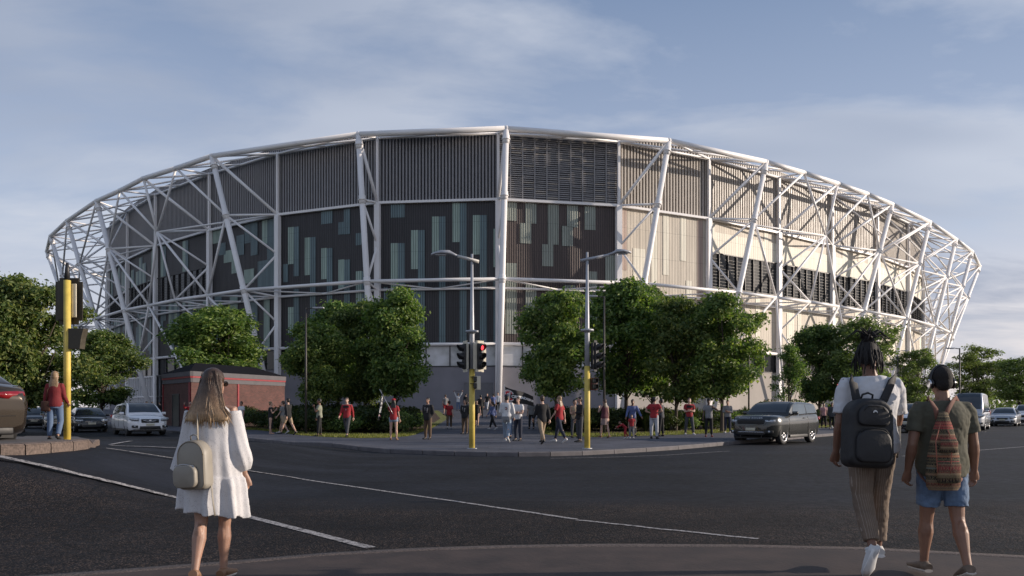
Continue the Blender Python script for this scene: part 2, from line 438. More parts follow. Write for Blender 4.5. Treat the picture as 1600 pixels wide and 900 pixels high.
RECT = {5: [(-217, -172, 575, 640, 'l'), (-190, -150, 640, 700, 't'), (-160, -100, 675, 735, 'l'), (-120, -82, 730, 790, 'l'), (-58, -8, 770, 840, 'l'), (-55, -25, 545, 640, 't'), (-25, 10, 535, 700, 't'), (32, 58, 520, 645, 'l'), (58, 92, 520, 720, 't'), (10, 92, 725, 860, 't'), (-95, -58, 600, 700, 't'), (-205, -170, 900, 1150, 't'), (-130, -90, 900, 1250, 'l'), (-40, 10, 900, 1250, 't'), (40, 70, 900, 1200, 'l')], 8: [(675, 745, 440, 512, 't'), (675, 710, 640, 1180, 'l'), (710, 745, 640, 1180, 't'), (775, 810, 575, 770, 'l'), (810, 845, 575, 1180, 't'), (775, 810, 860, 1180, 't'), (880, 915, 507, 695, 'l'), (915, 947, 507, 1180, 't'), (982, 1018, 440, 635, 'l'), (1018, 1052, 440, 1180, 't'), (1085, 1120, 500, 697, 'l'), (1120, 1155, 500, 1180, 't'), (1187, 1205, 568, 760, 'l'), (1187, 1210, 830, 1180, 't'), (640, 660, 860, 1180, 't')],
 7: [(328, 384, 480, 543, 't'), (162, 190, 560, 745, 'l'), (190, 217, 558, 805, 't'), (137, 162, 745, 835, 't'), (245, 272, 612, 800, 'l'), (272, 300, 610, 1180, 't'), (328, 355, 665, 820, 'l'), (355, 384, 665, 1180, 't'), (413, 440, 535, 597, 't'), (440, 472, 470, 595, 't'), (413, 443, 722, 870, 'l'), (443, 472, 722, 1180, 't'), (500, 530, 590, 650, 't'), (500, 530, 780, 1000, 'l'), (530, 555, 780, 1180, 't'), (190, 217, 870, 1180, 't'), (162, 190, 960, 1100, 'l')]}
for a in range(len(VI)):
    i, j = VI[a], VI[(a+1) % len(VI)]
    A, B = ST[i][2], ST[j][2]; L = (B-A).length; uo = a*100.0
    isfront = i < NF or j < NF
    right = i >= 10 and i < NF+1; centre = (i == 9); left = not right and not centre
    strip = (i == 3 or i == 2 or i == 1 or i == 0) or (right and i >= 11)
    g = hgt(A.x, A.y)
    # base wall
    m = MB(); panel(m, i, j, 0, L, -1.5, ZW, 0, 0, uo); 
    part(m, 'base_wall', concrete if not right else concrete_warm)
    # low windows
    m = MB(); slab(m, i, j, 0, L, ZW, ZB, -0.4, -0.12, 0)
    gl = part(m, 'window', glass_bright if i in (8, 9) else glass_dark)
    if isfront:
        m = MB(); nn = max(2, int(L/2.4))
        for k in range(nn+1): slab(m, i, j, max(0, L*k/nn-0.05), min(L, L*k/nn+0.05), ZW, ZB, -0.1, 0.02)
        slab(m, i, j, 0, L, ZW-0.06, ZW+0.06, -0.08, 0.06)
        o = part(m, 'window_frame', frame_dark)
    # cladding
    m = MB()
    mats = [clad_black, clad_lightgreen, clad_teal] if left else ([clad_brown, clad_sage, clad_sage] if centre else [clad_beige, clad_cream, clad_tan])
    z_lo = ZB
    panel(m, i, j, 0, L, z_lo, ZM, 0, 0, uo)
    sub = 0.77
    if i in RECT:
        for x0, x1, y0, y1, c in RECT[i]:
            p0, p1 = 400+x0/3.2, 400+x1/3.2
            def U(px):
                lo, hi = 0.0, L
                for _ in range(30):
                    md = (lo+hi)/2; q = A.lerp(B, md/L)
                    if 800+FPX*q.x/q.y < px: lo = md
                    else: hi = md
                return lo
            u0_, u1_ = U(p0), U(p1); q = A.lerp(B, (u0_+u1_)/2/L)
            zt_ = EYE+(HOR-180-y0/3.2)/FPX*q.y; zb_ = EYE+(HOR-180-y1/3.2)/FPX*q.y
            panel(m, i, j, max(u0_, .35), min(u1_, L-.35), max(zb_, z_lo), min(zt_, ZM-.2), 0.05, 1 if c == 'l' else 2, uo)
    elif left and isfront:
        u = 0.9+rng.random()*.5
        while u < L-1.8:
            z1 = ZM-0.25-rng.random()*9 if rng.random() > 0.2 else ZM-0.25
            h1 = 4.0+rng.random()*3; h2 = h1+rng.random()*7
            z0 = max(z_lo, z1-h1); zz = max(z_lo, z1-h2)
            if i == 5 or i == 4: z1 = min(z1, ZM-0.3)
            panel(m, i, j, u, u+sub, z0, z1, 0.05, 1, uo); panel(m, i, j, u+sub, u+2*sub, zz, z1, 0.05, 2, uo)
            if z0 > 17 and rng.random() < 0.8:
                z2 = z0-1.5-rng.random()*2; z3 = max(z_lo, z2-4-rng.random()*4); panel(m, i, j, u, u+sub, z3, z2, 0.05, 1+(rng.random() < 0.5), uo)
            if rng.random() < 0.5:
                zz2 = z_lo+1+rng.random()*6; panel(m, i, j, u, u+sub, zz2-1.5, zz2+1.5, 0.052, 2, uo)
            u += sub*(2+int(rng.random()*2.2))
    elif centre:
        for (u, zt, zb, mi) in [(.8, 24, 21.8, 1), (3.0, 24, 21.6, 1), (2.4, 21.6, 19.4, 1), (5.5, 24, 19.4, 1), (4.9, 19.4, 17, 1), (7.7, 24, 21.4, 1), (7.1, 21.5, 19.3, 1), (9.7, 24, 21.2, 1),
                                (.8, 17.2, 9.5, 1), (3.0, 15, 9, 1), (5.2, 12.6, 8.6, 1), (7.4, 15, 8.8, 1), (9.9, 16.6, 9.5, 1), (12.1, 18.5, 12, 1)]:
            w_ = 1.25 if mi == 1 and u+1.3 < L else .7
            panel(m, i, j, u, min(L-0.1, u+w_), zb, zt-0.2 if zt == 24 else zt, 0.05, 1, uo)
    elif right and isfront:
        u = 0.4
        while u < L-1.2:
            z1 = ZM-0.25 if rng.random() < .4 else ZM-0.3-rng.random()*8; z0 = z_lo if rng.random() < .4 else z1-3-rng.random()*7
            wd = 0.84*(1+int(rng.random()*2)); z0 = max(z0, z_lo)
            panel(m, i, j, u, min(L-.1, u+wd), z0, z1, 0.04, 1 if (rng.random() < .72 or i > 11) else 2, uo)
            u += wd+(0.84*int(rng.random()*3))
        if i >= 11:
            panel(m, i, j, 0.3, L-0.3, 19.9 if i == 11 else 20.2, 22.6, 0.055, 1, uo)
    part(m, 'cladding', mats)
    if strip and isfront:
        za, zb = (16.0, 20.0) if right else (15.8, 19.4)
        m = MB(); slab(m, i, j, 0.0, L, za, zb, -0.1, 0.09)
        if right or i <= 3: 
            part(m, 'window', glass_dark)
            m = MB(); nn = int(L/1.5)
            for k in range(nn+1): slab(m, i, j, 0.25+(L-.5)*k/nn-0.045, 0.25+(L-.5)*k/nn+0.045, za, zb, 0.093, 0.28)
            slab(m, i, j, .2, L-.2, zb, zb+.12, 0.05, 0.2); slab(m, i, j, .2, L-.2, za-.1, za, 0.05, 0.2)
            nl = 9
            for k in range(nl): 
                zz = za+0.3+(zb-za-.5)*k/nl
                slab(m, i, j, .25, L-.25, zz, zz+0.035, 0.1, 0.14, 1)
            part(m, 'louvre', [frame_dark, louvre_grey])
    # upper screen
    m = MB(); slab(m, i, j, 0, L, ZM, ZT-0.05, -0.5, -0.28)
    part(m, 'screen_backing', screen_back_warm if right else screen_back)
    m = MB()
    if centre:
        for k in range(11): slab(m, i, j, max(0, L*k/10-0.06), min(L, L*k/10+0.06), ZM, ZT, -0.02, 0.06)
        for k in range(34):
            z = ZM+0.25+k*(ZT-ZM-0.3)/34
            for q in range(10):
                u0 = L*q/10+.06
                
                dz = rng.uniform(-.015, .015)
                slab(m, i, j, u0, u0+L/10-.12, z+dz, z+dz+rng.uniform(.09, .13), -0.13, -0.06+rng.uniform(-.01, .01), 1 if rng.random() < 0.12 else 0)  # the few lighter slats are painted glints
        part(m, 'screen', [fin_dark, fin_light])
    else:
        if isfront:
            per = 0.42 if right else 0.36; nn = int(L/per)
            for k in range(nn):
                u = L*(k+0.5)/nn
                slab(m, i, j, u-(0.10 if right else 0.09), u+(0.10 if right else 0.09), ZM+0.1, ZT, -0.26, 0.0)
        else: slab(m, i, j, 0, L, ZM+.1, ZT, -.2, -.1)
        part(m, 'screen', fin_light if right else fin_dark)
    m = MB(); slab(m, i, j, 0, L, ZT+.002, ZT+.05, -.5, .04); part(m, 'coping', fin_dark)
    # trims
    m = MB(); slab(m, i, j, 0, L, ZM-0.13, ZM+0.13, 0.07, 0.40)
    part(m, 'rail', white_steel)
    m = MB(); m.tube([F(i, ZR+.1, .3), F(j, ZR+.1, .3)], 0.14, 8); part(m, 'chord', white_steel)
    m = MB(); m.tube([F(i, ZB, .25), F(j, ZB, .25)], 0.18, 8); part(m, 'rail', white_steel)
# uprights on the facade
for i in VI:
    m = MB(); b = F(i, 0, .28)
    n = NRM[i]; d = Vector((-n.y, n.x, 0)); rot = Matrix((d, n, Vector((0, 0, 1)))).transposed()
    m.box((b.x, b.y, (hgt(b.x, b.y)+ZM)/2-.1), (0.62, 0.5, ZM-hgt(b.x, b.y)+.2), 0, rot)
    m.box((b.x, b.y, (ZM+ZR)/2+.1), (0.28, 0.30, ZR-ZM+.3), 0, rot)
    part(m, 'upright', white_steel)
# roof
m = MB(); c = Vector((CEN.x, CEN.y, ZT-1.2)); rim = [F(i, ZT-0.6, -1.0) for i in VI]
o = len(m.v); m.v += rim+[c]; nV = len(rim)
for k in range(nV): m.f.append([o+k, o+(k+1) % nV, o+nV]); m.m.append(0); m.sm.append(False)
part(m, 'roof', roof_grey)
# service door in the base wall
i, j = 8, 9
L = (ST[9][2]-ST[8][2]).length
def upx(px):  # distance along the bay for a picture column
    best = min((abs(800+FPX*(ST[i][2].lerp(ST[j][2], t/200).x)/(ST[i][2].lerp(ST[j][2], t/200).y)-px), t) for t in range(201)); return L*best[1]/200
u0, u1 = upx(724), upx(771)
m = MB(); slab(m, i, j, u0, u1, 0.9, 4.2, 0.0, 0.06); door = part(m, 'door', mat('grey service door', (0.16, 0.155, 0.165), 0.6))
m = MB(); slab(m, i, j, u0-.12, u0, 0.9, 4.35, 0.0, 0.10); slab(m, i, j, u1, u1+.12, 0.9, 4.35, 0, 0.10); slab(m, i, j, u0, u1, 4.2, 4.35, 0, 0.10)
part(m, 'door_frame', concrete)
# glazed entry on the left
for i, j in ((2, 3), (3, 5)):
    L = (ST[j][2]-ST[i][2]).length
    m = MB(); slab(m, i, j, 0.6, L-.6, 0.4, ZW-.1, 0.02, 0.1); part(m, 'entrance_glazing', glass_mid)
    m = MB()
    nn = int(L/1.1)
    for k in range(nn+1): slab(m, i, j, .5+(L-1)*k/nn-.06, .5+(L-1)*k/nn+.06, 0.3, ZW, 0.103, 0.35)
    slab(m, i, j, .4, L-.4, ZW-.2, ZW, 0.103, 0.30)
    slab(m, i, j, .4, L-.4, 3.0, 3.15, 0.103, 0.30)
    part(m, 'glazing_fin', white_steel if i == 2 else frame_dark)
# ------------------------------------------------------------------ ground
def drape(name, poly, mats, up=0.0, step=1.0, kind='structure', label=None, skirt=0.0, hfun=hgt):
    bm = bmesh.new(); vs = [bm.verts.new((p[0], p[1], 0)) for p in poly]; bm.faces.new(vs)
    xs = [p[0] for p in poly]; ys = [p[1] for p in poly]
    def cuts(lo, hi):
        c = lo+step
        while c < hi: yield c; c += step
    for c in cuts(min(xs), max(xs)): bmesh.ops.bisect_plane(bm, geom=bm.verts[:]+bm.edges[:]+bm.faces[:], plane_co=(c, 0, 0), plane_no=(1, 0, 0))
    for c in cuts(min(ys), max(ys)): bmesh.ops.bisect_plane(bm, geom=bm.verts[:]+bm.edges[:]+bm.faces[:], plane_co=(0, c, 0), plane_no=(0, 1, 0))
    for v in bm.verts: v.co.z = hfun(v.co.x, v.co.y)+up
    bmesh.ops.triangulate(bm, faces=bm.faces[:])
    bm.normal_update()
    for f in bm.faces:
        f.smooth = True
        if f.normal.z < 0: f.normal_flip()
    me = bpy.data.meshes.new(name); bm.to_mesh(me); bm.free(); me.materials.append(mats)
    o = bpy.data.objects.new(name, me); COL.objects.link(o); tag(o, label, None, None, kind); return o

def asphalt_mat():
    m, nt, b = _new('asphalt')
    co = coords(nt, 'Object')
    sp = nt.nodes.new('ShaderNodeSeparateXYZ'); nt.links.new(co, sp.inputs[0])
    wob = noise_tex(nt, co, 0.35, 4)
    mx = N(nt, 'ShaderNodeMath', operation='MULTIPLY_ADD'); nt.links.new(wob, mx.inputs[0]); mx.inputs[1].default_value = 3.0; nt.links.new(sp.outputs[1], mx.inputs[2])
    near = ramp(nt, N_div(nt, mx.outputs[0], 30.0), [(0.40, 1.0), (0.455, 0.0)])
    v = N(nt, 'ShaderNodeTexVoronoi', Scale=46.0); nt.links.new(co, v.inputs['Vector'])
    v2 = N(nt, 'ShaderNodeTexVoronoi', Scale=120.0); nt.links.new(co, v2.inputs['Vector'])
    big = noise_tex(nt, co, 0.5, 5); mid = noise_tex(nt, co, 5, 5, 0.7)
    stone = ramp(nt, v.outputs['Color'], [(0.15, (0.010, 0.008, 0.008)), (0.5, (0.038, 0.028, 0.024)), (0.92, (0.16, 0.115, 0.092))])  # coarse near stones, sunlight put into their warmer brown
    gap = ramp(nt, v.outputs['Distance'], [(0.25, 1.0), (0.62, 0.25)])
    rough_c = mixc(nt, 1.0, stone, gap, 'MULTIPLY')
    fine = ramp(nt, v2.outputs['Color'], [(0.1, (0.008, 0.009, 0.013)), (0.9, (0.020, 0.022, 0.030))])  # smoother asphalt further off, road shade put into its dark bluish colour
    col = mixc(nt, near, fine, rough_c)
    patch = ramp(nt, big, [(0.35, 0.45), (0.65, 1.05)]); patch2 = ramp(nt, mid, [(0.3, 0.85), (0.7, 1.15)])
    col = mixc(nt, 1.0, col, patch, 'MULTIPLY'); col = mixc(nt, 1.0, col, patch2, 'MULTIPLY')
    # hairline cracks, tar patches and darker wheel tracks
    vc = N(nt, 'ShaderNodeTexVoronoi', Scale=0.33); vc.feature = 'DISTANCE_TO_EDGE'
    wv = N(nt, 'ShaderNodeTexNoise', Scale=1.8, Detail=5.0); nt.links.new(co, wv.inputs['Vector'])
    wc = mixc(nt, 0.22, co, wv.outputs['Color'], 'ADD'); nt.links.new(wc, vc.inputs['Vector'])
    crack = ramp(nt, vc.outputs['Distance'], [(0.0, 0.35), (0.006, 0.55), (0.011, 1.0)])
    cm = ramp(nt, noise_tex(nt, co, 0.28, 3), [(0.5, 0.0), (0.56, 1.0)])
    crack = mixc(nt, cm, (1, 1, 1), crack)
    col = mixc(nt, 1.0, col, crack, 'MULTIPLY')
    tr_ = ramp(nt, noise_tex(nt, coords(nt, 'Object', (0.05, 0.9, 1)), 1.0, 3, .5), [(0.42, 0.78), (0.58, 1.12)])
    col = mixc(nt, 1.0, col, tr_, 'MULTIPLY')
    pt = N(nt, 'ShaderNodeTexVoronoi', Scale=0.11); pt.distance = 'CHEBYCHEV'; nt.links.new(co, pt.inputs['Vector'])
    sp2 = nt.nodes.new('ShaderNodeSeparateXYZ'); nt.links.new(pt.outputs['Color'], sp2.inputs[0])
    col = mixc(nt, 1.0, col, ramp(nt, sp2.outputs[0], [(0.0, 0.72), (0.5, 1.0), (1.0, 1.18)]), 'MULTIPLY')
    nt.links.new(col, b.inputs['Base Color'])
    nt.links.new(ramp(nt, mid, [(0.3, 0.62), (0.7, 0.85)]), b.inputs['Roughness'])
    b.inputs['Specular IOR Level'].default_value = 0.22
    hh = mixc(nt, near, ramp(nt, v2.outputs['Distance'], [(0, 0.5), (0.5, 0.4)]), ramp(nt, v.outputs['Distance'], [(0.1, 1.0), (0.7, 0.0)]))
    bump(nt, b, hh, 0.9, 0.008)
    return m
def N_div(nt, s, d):
    n = N(nt, 'ShaderNodeMath', operation='DIVIDE'); nt.links.new(s, n.inputs[0]); n.inputs[1].default_value = d; return n.outputs[0]
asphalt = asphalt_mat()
def paver_mat():
    m, nt, b = _new('plaza pavers')
    co = coords(nt, 'Object', (1, 1, 1))
    br_ = nt.nodes.new('ShaderNodeTexBrick'); nt.links.new(co, br_.inputs['Vector'])
    br_.inputs['Scale'].default_value = 1.0; br_.inputs['Brick Width'].default_value = 0.8; br_.inputs['Row Height'].default_value = 0.4; br_.inputs['Mortar Size'].default_value = 0.008
    br_.inputs['Color1'].default_value = (0.055, 0.060, 0.080, 1); br_.inputs['Color2'].default_value = (0.085, 0.09, 0.115, 1); br_.inputs['Mortar'].default_value = (0.035, 0.035, 0.04, 1)
    n = noise_tex(nt, co, 0.7, 6, 0.6); n2 = noise_tex(nt, co, 30, 3)
    c = mixc(nt, 1.0, br_.outputs['Color'], ramp(nt, n, [(0.3, 0.75), (0.7, 1.2)]), 'MULTIPLY')
    c = mixc(nt, 1.0, c, ramp(nt, n2, [(0.3, 0.85), (0.7, 1.12)]), 'MULTIPLY')
    nt.links.new(c, b.inputs['Base Color']); b.inputs['Roughness'].default_value = 0.75
    return m
pavers = paver_mat()
kerb_stone = mat('kerb stone', (0.13, 0.12, 0.125), 0.85, 0, 0.25, 3.0, 0.4, 60, 0.006)
kerb_warm = mat('pebbled kerb concrete', (0.13, 0.098, 0.083), 0.85, 0, 0.45, 26.0, 0.6, 50, 0.01)
apron_m = mat('brown paving', (0.046, 0.032, 0.028), 0.8, 0, 0.35, 2.5, 0.35, 22, 0.008)
footpath_m = mat('footpath asphalt', (0.085, 0.078, 0.078), 0.85, 0, 0.2, 3, 0.3, 60, 0.006)
soil_m = mat('bark mulch', (0.070, 0.040, 0.026), 0.95, 0, 0.45, 9, 0.8, 30, 0.03)
lawn_m = mat('lawn turf', (0.16, 0.165, 0.045), 0.9, 0, 0.35, 5, 0.8, 60, 0.03)
wild_m = mat('rough grass ground', (0.060, 0.068, 0.030), 0.95, 0, 0.4, 0.2, 0.6, 20, 0.05)
def paint_mat():
    m, nt, b = _new('worn road paint')
    co = coords(nt, 'Object')
    v = N(nt, 'ShaderNodeTexVoronoi', Scale=60.0); nt.links.new(co, v.inputs['Vector'])
    n = noise_tex(nt, co, 14, 6, 0.75)
    c = mixc(nt, ramp(nt, n, [(0.42, 0.0), (0.52, 1.0)]), (0.10, 0.09, 0.085), (0.50, 0.47, 0.46))
    c = mixc(nt, 1.0, c, ramp(nt, v.outputs['Distance'], [(0.3, 1.0), (0.7, 0.55)]), 'MULTIPLY')
    nt.links.new(c, b.inputs['Base Color']); b.inputs['Roughness'].default_value = 0.7
    return m
paint = paint_mat()

# big ground sheet, graded fine near the place
def sheet():
    xs = [-2500, -1200, -600, -300, -180, -120]+[x*2.0 for x in range(-50, 51)]+[120, 180, 300, 600, 1200, 2500]
    ys = [-300, -80, -30, -12]+[y*2.0 for y in range(-4, 61)]+[140, 180, 240, 320, 500, 900, 1600, 3000]
    vs = [(x, y, hgt(x, y)-(0.16 if abs(x)<100 and y<150 else 0.02)) for y in ys for x in xs]; n = len(xs)
    fs = [(a*n+c, a*n+c+1, (a+1)*n+c+1, (a+1)*n+c) for a in range(len(ys)-1) for c in range(n-1)]
    m = MB(); m.add(vs, fs, 0, True); m.build('ground', wild_m, kind='structure')
sheet()
# the far kerb line (foot of the kerb, on the road)
kpx = [(400, 690), (440, 694), (480, 698.5), (520, 702), (560, 705), (610, 708), (660, 710), (710, 712), (760, 713.2), (810, 713.5), (860, 713), (910, 711.5), (960, 709), (1010, 706), (1060, 702.5), (1100, 699), (1140, 695)]
KL = []
for px, py in kpx:
    d = EYE*FPX/(py-HOR); KL.append(Vector(((px-800)/FPX*d, d, 0)))
dl = Vector((-0.60, 0.80, 0)); dr = Vector((0.64, 0.77, 0))
left_arm = [KL[0]+dl*t for t in (130, 70, 40, 20, 8)]
right_arm = [KL[-1]+dr*t for t in (6, 14, 30, 60, 130)]
KERB = left_arm+KL+right_arm
wl = Vector((-0.80, -0.60, 0)); wr = Vector((0.77, -0.64, 0))
road = [left_arm[0]+wl*8, left_arm[2]+wl*7.5, left_arm[4]+wl*8+dl*-2]
road += [Vector((-26, 28, 0)), Vector((-40, 24, 0)), Vector((-40, -20, 0)), Vector((45, -20, 0)), Vector((45, 14, 0)), KL[-1]+wr*16+dr*2, KL[-1]+wr*14+dr*12, right_arm[-1]+wr*13]
road = [p for p in road]+[p for p in KERB[::-1]]
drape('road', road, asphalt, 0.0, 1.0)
def offset_line(line, d):
    out = []
    for i, p in enumerate(line):
        t = (line[min(i+1, len(line)-1)]-line[max(i-1, 0)]).normalized(); n = Vector((-t.y, t.x, 0)); out.append(p+n*d)
    return out
def kerb_strip(name, line, w=0.16, h=0.13, m=kerb_stone, under=0.05):
    mb = MB(); inner = offset_line(line, w); bev = offset_line(line, 0.02)
    rows = []
    for p, b_, q in zip(line, bev, inner):
        g = hgt(p.x, p.y); gq = hgt(q.x, q.y)
        rows.append([Vector((p.x, p.y, g-under)), Vector((p.x, p.y, g+h-0.025)), Vector((b_.x, b_.y, g+h+0.003)), Vector((q.x, q.y, gq+h+0.003)), Vector((q.x, q.y, gq-under))])
    for r0, r1 in zip(rows, rows[1:]):
        g = 0.012/max(.1, (r1[0]-r0[0]).length)
        a_ = [p.lerp(q, g) for p, q in zip(r0, r1)]; b_ = [q.lerp(p, g) for p, q in zip(r0, r1)]
        mb.rings([a_, b_], 0, False, True, closed=False)
    return mb.build(name, m, kind='structure')
def densify(line, step=0.8):
    out = []
    for a, b in zip(line, line[1:]):
        n = max(1, int((b-a).length/step)); out += [a.lerp(b, k/n) for k in range(n)]
    return out+[line[-1]]
KD = densify(KERB, 1.0)
kerb_strip('kerb', KD)
inner = offset_line(KERB, 0.15)
plaza = inner+[Vector((60, 150, 0)), Vector((-60, 150, 0))]
drape('plaza_pavement', [inner[0], *inner[1:], Vector((100, 140, 0)), Vector((0, 145, 0))], pavers, 0.13, 1.5)
# planting beds with lawn edges
def gp(px, py): 
    v = ground_at(px, py, 0.13); return Vector((v.x, v.y, 0))
lb = [Vector((-19.5, 48, 0)), gp(400, 672), gp(440, 676.5), gp(470, 680.2), gp(510, 683), gp(560, 684.6), gp(600, 684.3), gp(635, 682), gp(650, 679), gp(655, 676.5), Vector((-4.9, 46, 0)), Vector((-5.0, 60, 0)), Vector((-7.5, 78, 0)), Vector((-22, 82, 0)), Vector((-30, 70, 0))]
rb = [Vector((5.2, 78, 0)), Vector((3.2, 60, 0)), Vector((1.9, 46, 0)), gp(845, 677), gp(860, 680), gp(890, 682.5), gp(930, 683.2), gp(980, 682), gp(1030, 680.5), gp(1080, 678.5), gp(1130, 676), gp(1200, 672.5), gp(1290, 668), Vector((40, 72, 0)), Vector((55, 95, 0)), Vector((40, 98, 0)), Vector((20, 82, 0))]
drape('lawn', lb, lawn_m, 0.136, 1.2); drape('lawn', rb, lawn_m, 0.136, 1.2)
def inset(poly, cx, cy, k0):
    return poly
lb2 = [Vector((-19.5, 50.5, 0)), gp(400, 669.5), gp(470, 675.5), gp(530, 678.5), gp(590, 679), gp(630, 677.2), gp(648, 674), Vector((-5.4, 48, 0)), Vector((-5.6, 60, 0)), Vector((-8, 77.5, 0)), Vector((-21.5, 81, 0)), Vector((-29, 70, 0))]
rb2 = [Vector((5.7, 77, 0)), Vector((3.8, 60, 0)), Vector((2.6, 48, 0)), gp(860, 674.5), gp(900, 677), gp(950, 677.5), gp(1020, 675.5), gp(1080, 673.5), gp(1130, 671), gp(1200, 668), gp(1290, 664.5), Vector((39.5, 74, 0)), Vector((53, 94, 0)), Vector((40, 96.5, 0)), Vector((20.5, 81, 0))]
drape('planting_bed', lb2, soil_m, 0.142, 1.5); drape('planting_bed', rb2, soil_m, 0.142, 1.5)
# near paving in front of the camera
ap = []
for px, py in [(-500, 960), (-100, 915), (120, 899), (370, 880), (500, 868), (650, 860), (800, 855.5), (950, 853.5), (1150, 854.5), (1350, 859), (1600, 872), (1900, 895), (2400, 950)]:
    d = EYE*FPX/(py-HOR); ap.append(Vector(((px-800)/FPX*d, d, 0)))
apd = densify(ap, 0.4)
drape('near_pavement', ap+[Vector((25, 3, 0)), Vector((25, -15, 0)), Vector((-25, -15, 0)), Vector((-25, 3, 0))], apron_m, 0.012, 0.7)
mb = MB(); o1 = offset_line(apd, -0.04); o2 = offset_line(apd, 0.14)
rg = random.Random(3)
rows = [[Vector((p.x+rg.uniform(-.01, .01), p.y+rg.uniform(-.012, .012), -0.01)), Vector((p.x, p.y+.02, .013)), Vector((q.x, q.y, 0.017+rg.uniform(0, .002))), Vector((q.x, q.y+rg.uniform(-.01, .01), 0.0))] for p, q in zip(offset_line(apd, -0.11), offset_line(apd, 0.05))]
mb.rings(rows, 0, True, False, closed=False)
mb.build('gutter_strip', mat('coarse gutter chip', (0.10, 0.078, 0.07), 0.9, 0, 0.6, 40, 0.9, 55, 0.012), kind='structure')
# far footpaths beyond the two roads
fl = [left_arm[0]+wl*8, left_arm[2]+wl*7.5, left_arm[4]+wl*8+dl*-2]
fl += [p+wl*3 for p in fl[::-1]]
drape('footpath', fl, footpath_m, 0.12, 3)
rr = [KL[-1]+wr*14+dr*12, right_arm[-1]+wr*13]
drape('footpath', [rr[0], rr[0]+wr*3, rr[1]+wr*3, rr[1]], footpath_m, 0.12, 3)
# traffic island on the left
isl = [ground_at(px, py) for px, py in [(-160, 716), (-80, 713.5), (0, 709.5), (40, 708), (80, 705.5), (115, 702.5), (138, 699.5), (150, 697.5), (156, 695.5)]]
isl = [Vector((p.x, p.y, 0)) for p in isl]
isb = [Vector((p.x, p.y, 0)) for p in [ground_at(px, py, .13) for px, py in [(150, 687.5), (125, 683.5), (90, 681), (40, 681), (-60, 684), (-160, 690)]]]
ring_ = densify(isl+isb, 0.6)
kerb_strip('island_kerb', densify(isl, .35), 0.18, 0.14, kerb_warm, 0.06)
drape('traffic_island', isl+isb, footpath_m, 0.128, 0.6)
# painted lines
def lz(p): return 0.006 if hgt(p.x, p.y) < 1e-4 else 0.022
def stripe(pxs, w=0.11, name='road_line'):
    pp = []
    for a_, b_ in zip(pxs, pxs[1:]): pp += [(lerp(a_[0], b_[0], q/6), lerp(a_[1], b_[1], q/6)) for q in range(6)]
    pts = [ground_at(*p) for p in pp+[pxs[-1]]]
    pts = [Vector((p.x, p.y, 0)) for p in pts]
    dense = densify(pts, 0.35)
    a = offset_line(dense, w/2); b = offset_line(dense, -w/2); m = MB()
    rows = [[Vector((p.x, p.y, hgt(p.x, p.y)+lz(p))), Vector((q.x, q.y, hgt(q.x, q.y)+lz(q)))] for p, q in zip(a, b)]
    m.rings(rows, 0, True, False, closed=False)
    for f in m.f: f.reverse()
    return m.build(name, paint, kind='structure')
stripe([(-40, 706+1), (0, 715), (100, 737.5), (200, 761), (290, 783), (440, 821), (580, 857)], 0.12)
stripe([(166, 702), (200, 706.5), (260, 716), (395, 738), (560, 762), (730, 786.5), (900, 812)], 0.085)
stripe([(900, 813), (1040, 828), (1185, 843)], 0.075)
stripe([(172, 696), (190, 692.5), (205, 690)], 0.12); stripe([(172, 697.5), (230, 699), (300, 702)], 0.10)
stripe([(860, 716.5), (940, 715), (1040, 711.5), (1140, 705)], 0.07)
stripe([(1300, 684), (1440, 672), (1560, 663)], 0.10)
stripe([(1410, 713), (1500, 706), (1590, 699), (1700, 691)], 0.10)
# ------------------------------------------------------------------ vegetation
def leaf_mat(name, cols, trans=0.38):
    m, nt, b = _new(name)
    oi = nt.nodes.new('ShaderNodeNewGeometry')
    ob = nt.nodes.new('ShaderNodeObjectInfo')
    c = ramp(nt, oi.outputs['Random Per Island'], [(i/(len(cols)-1), k) for i, k in enumerate(cols)])
    tint = ramp(nt, ob.outputs['Random'], [(0.0, (0.85, 0.95, 0.85)), (1.0, (1.12, 1.05, 0.95))])
    c = mixc(nt, 1.0, c, tint, 'MULTIPLY')
    nt.links.new(c, b.inputs['Base Color']); b.inputs['Roughness'].default_value = 0.5; b.inputs['Specular IOR Level'].default_value = 0.35
    tr = nt.nodes.new('ShaderNodeBsdfTranslucent'); nt.links.new(mixc(nt, 1.0, c, (1.4, 1.6, 0.7), 'MULTIPLY'), tr.inputs[0])
    mx = nt.nodes.new('ShaderNodeMixShader'); mx.inputs[0].default_value = trans
    out = nt.nodes['Material Output']
    nt.links.new(b.outputs[0], mx.inputs[1]); nt.links.new(tr.outputs[0], mx.inputs[2]); nt.links.new(mx.outputs[0], out.inputs[0])
    return m
leaf_a = leaf_mat('maple leaf', [(0.055, 0.095, 0.034), (0.10, 0.165, 0.052), (0.17, 0.23, 0.07), (0.30, 0.34, 0.11)])
leaf_b = leaf_mat('dark leaf', [(0.045, 0.078, 0.030), (0.08, 0.13, 0.044), (0.13, 0.175, 0.06), (0.24, 0.26, 0.09)])
leaf_c = leaf_mat('haze paled leaf', [(0.09, 0.13, 0.05), (0.14, 0.19, 0.075), (0.20, 0.25, 0.11)])  # distance haze put into the paler leaf colours
leaf_h = leaf_mat('shrub leaf', [(0.020, 0.034, 0.014), (0.035, 0.058, 0.02), (0.085, 0.09, 0.03)])
bark = mat('tree bark', (0.075, 0.058, 0.045), 0.9, 0, 0.3, 8, 0.6, 25, 0.02)

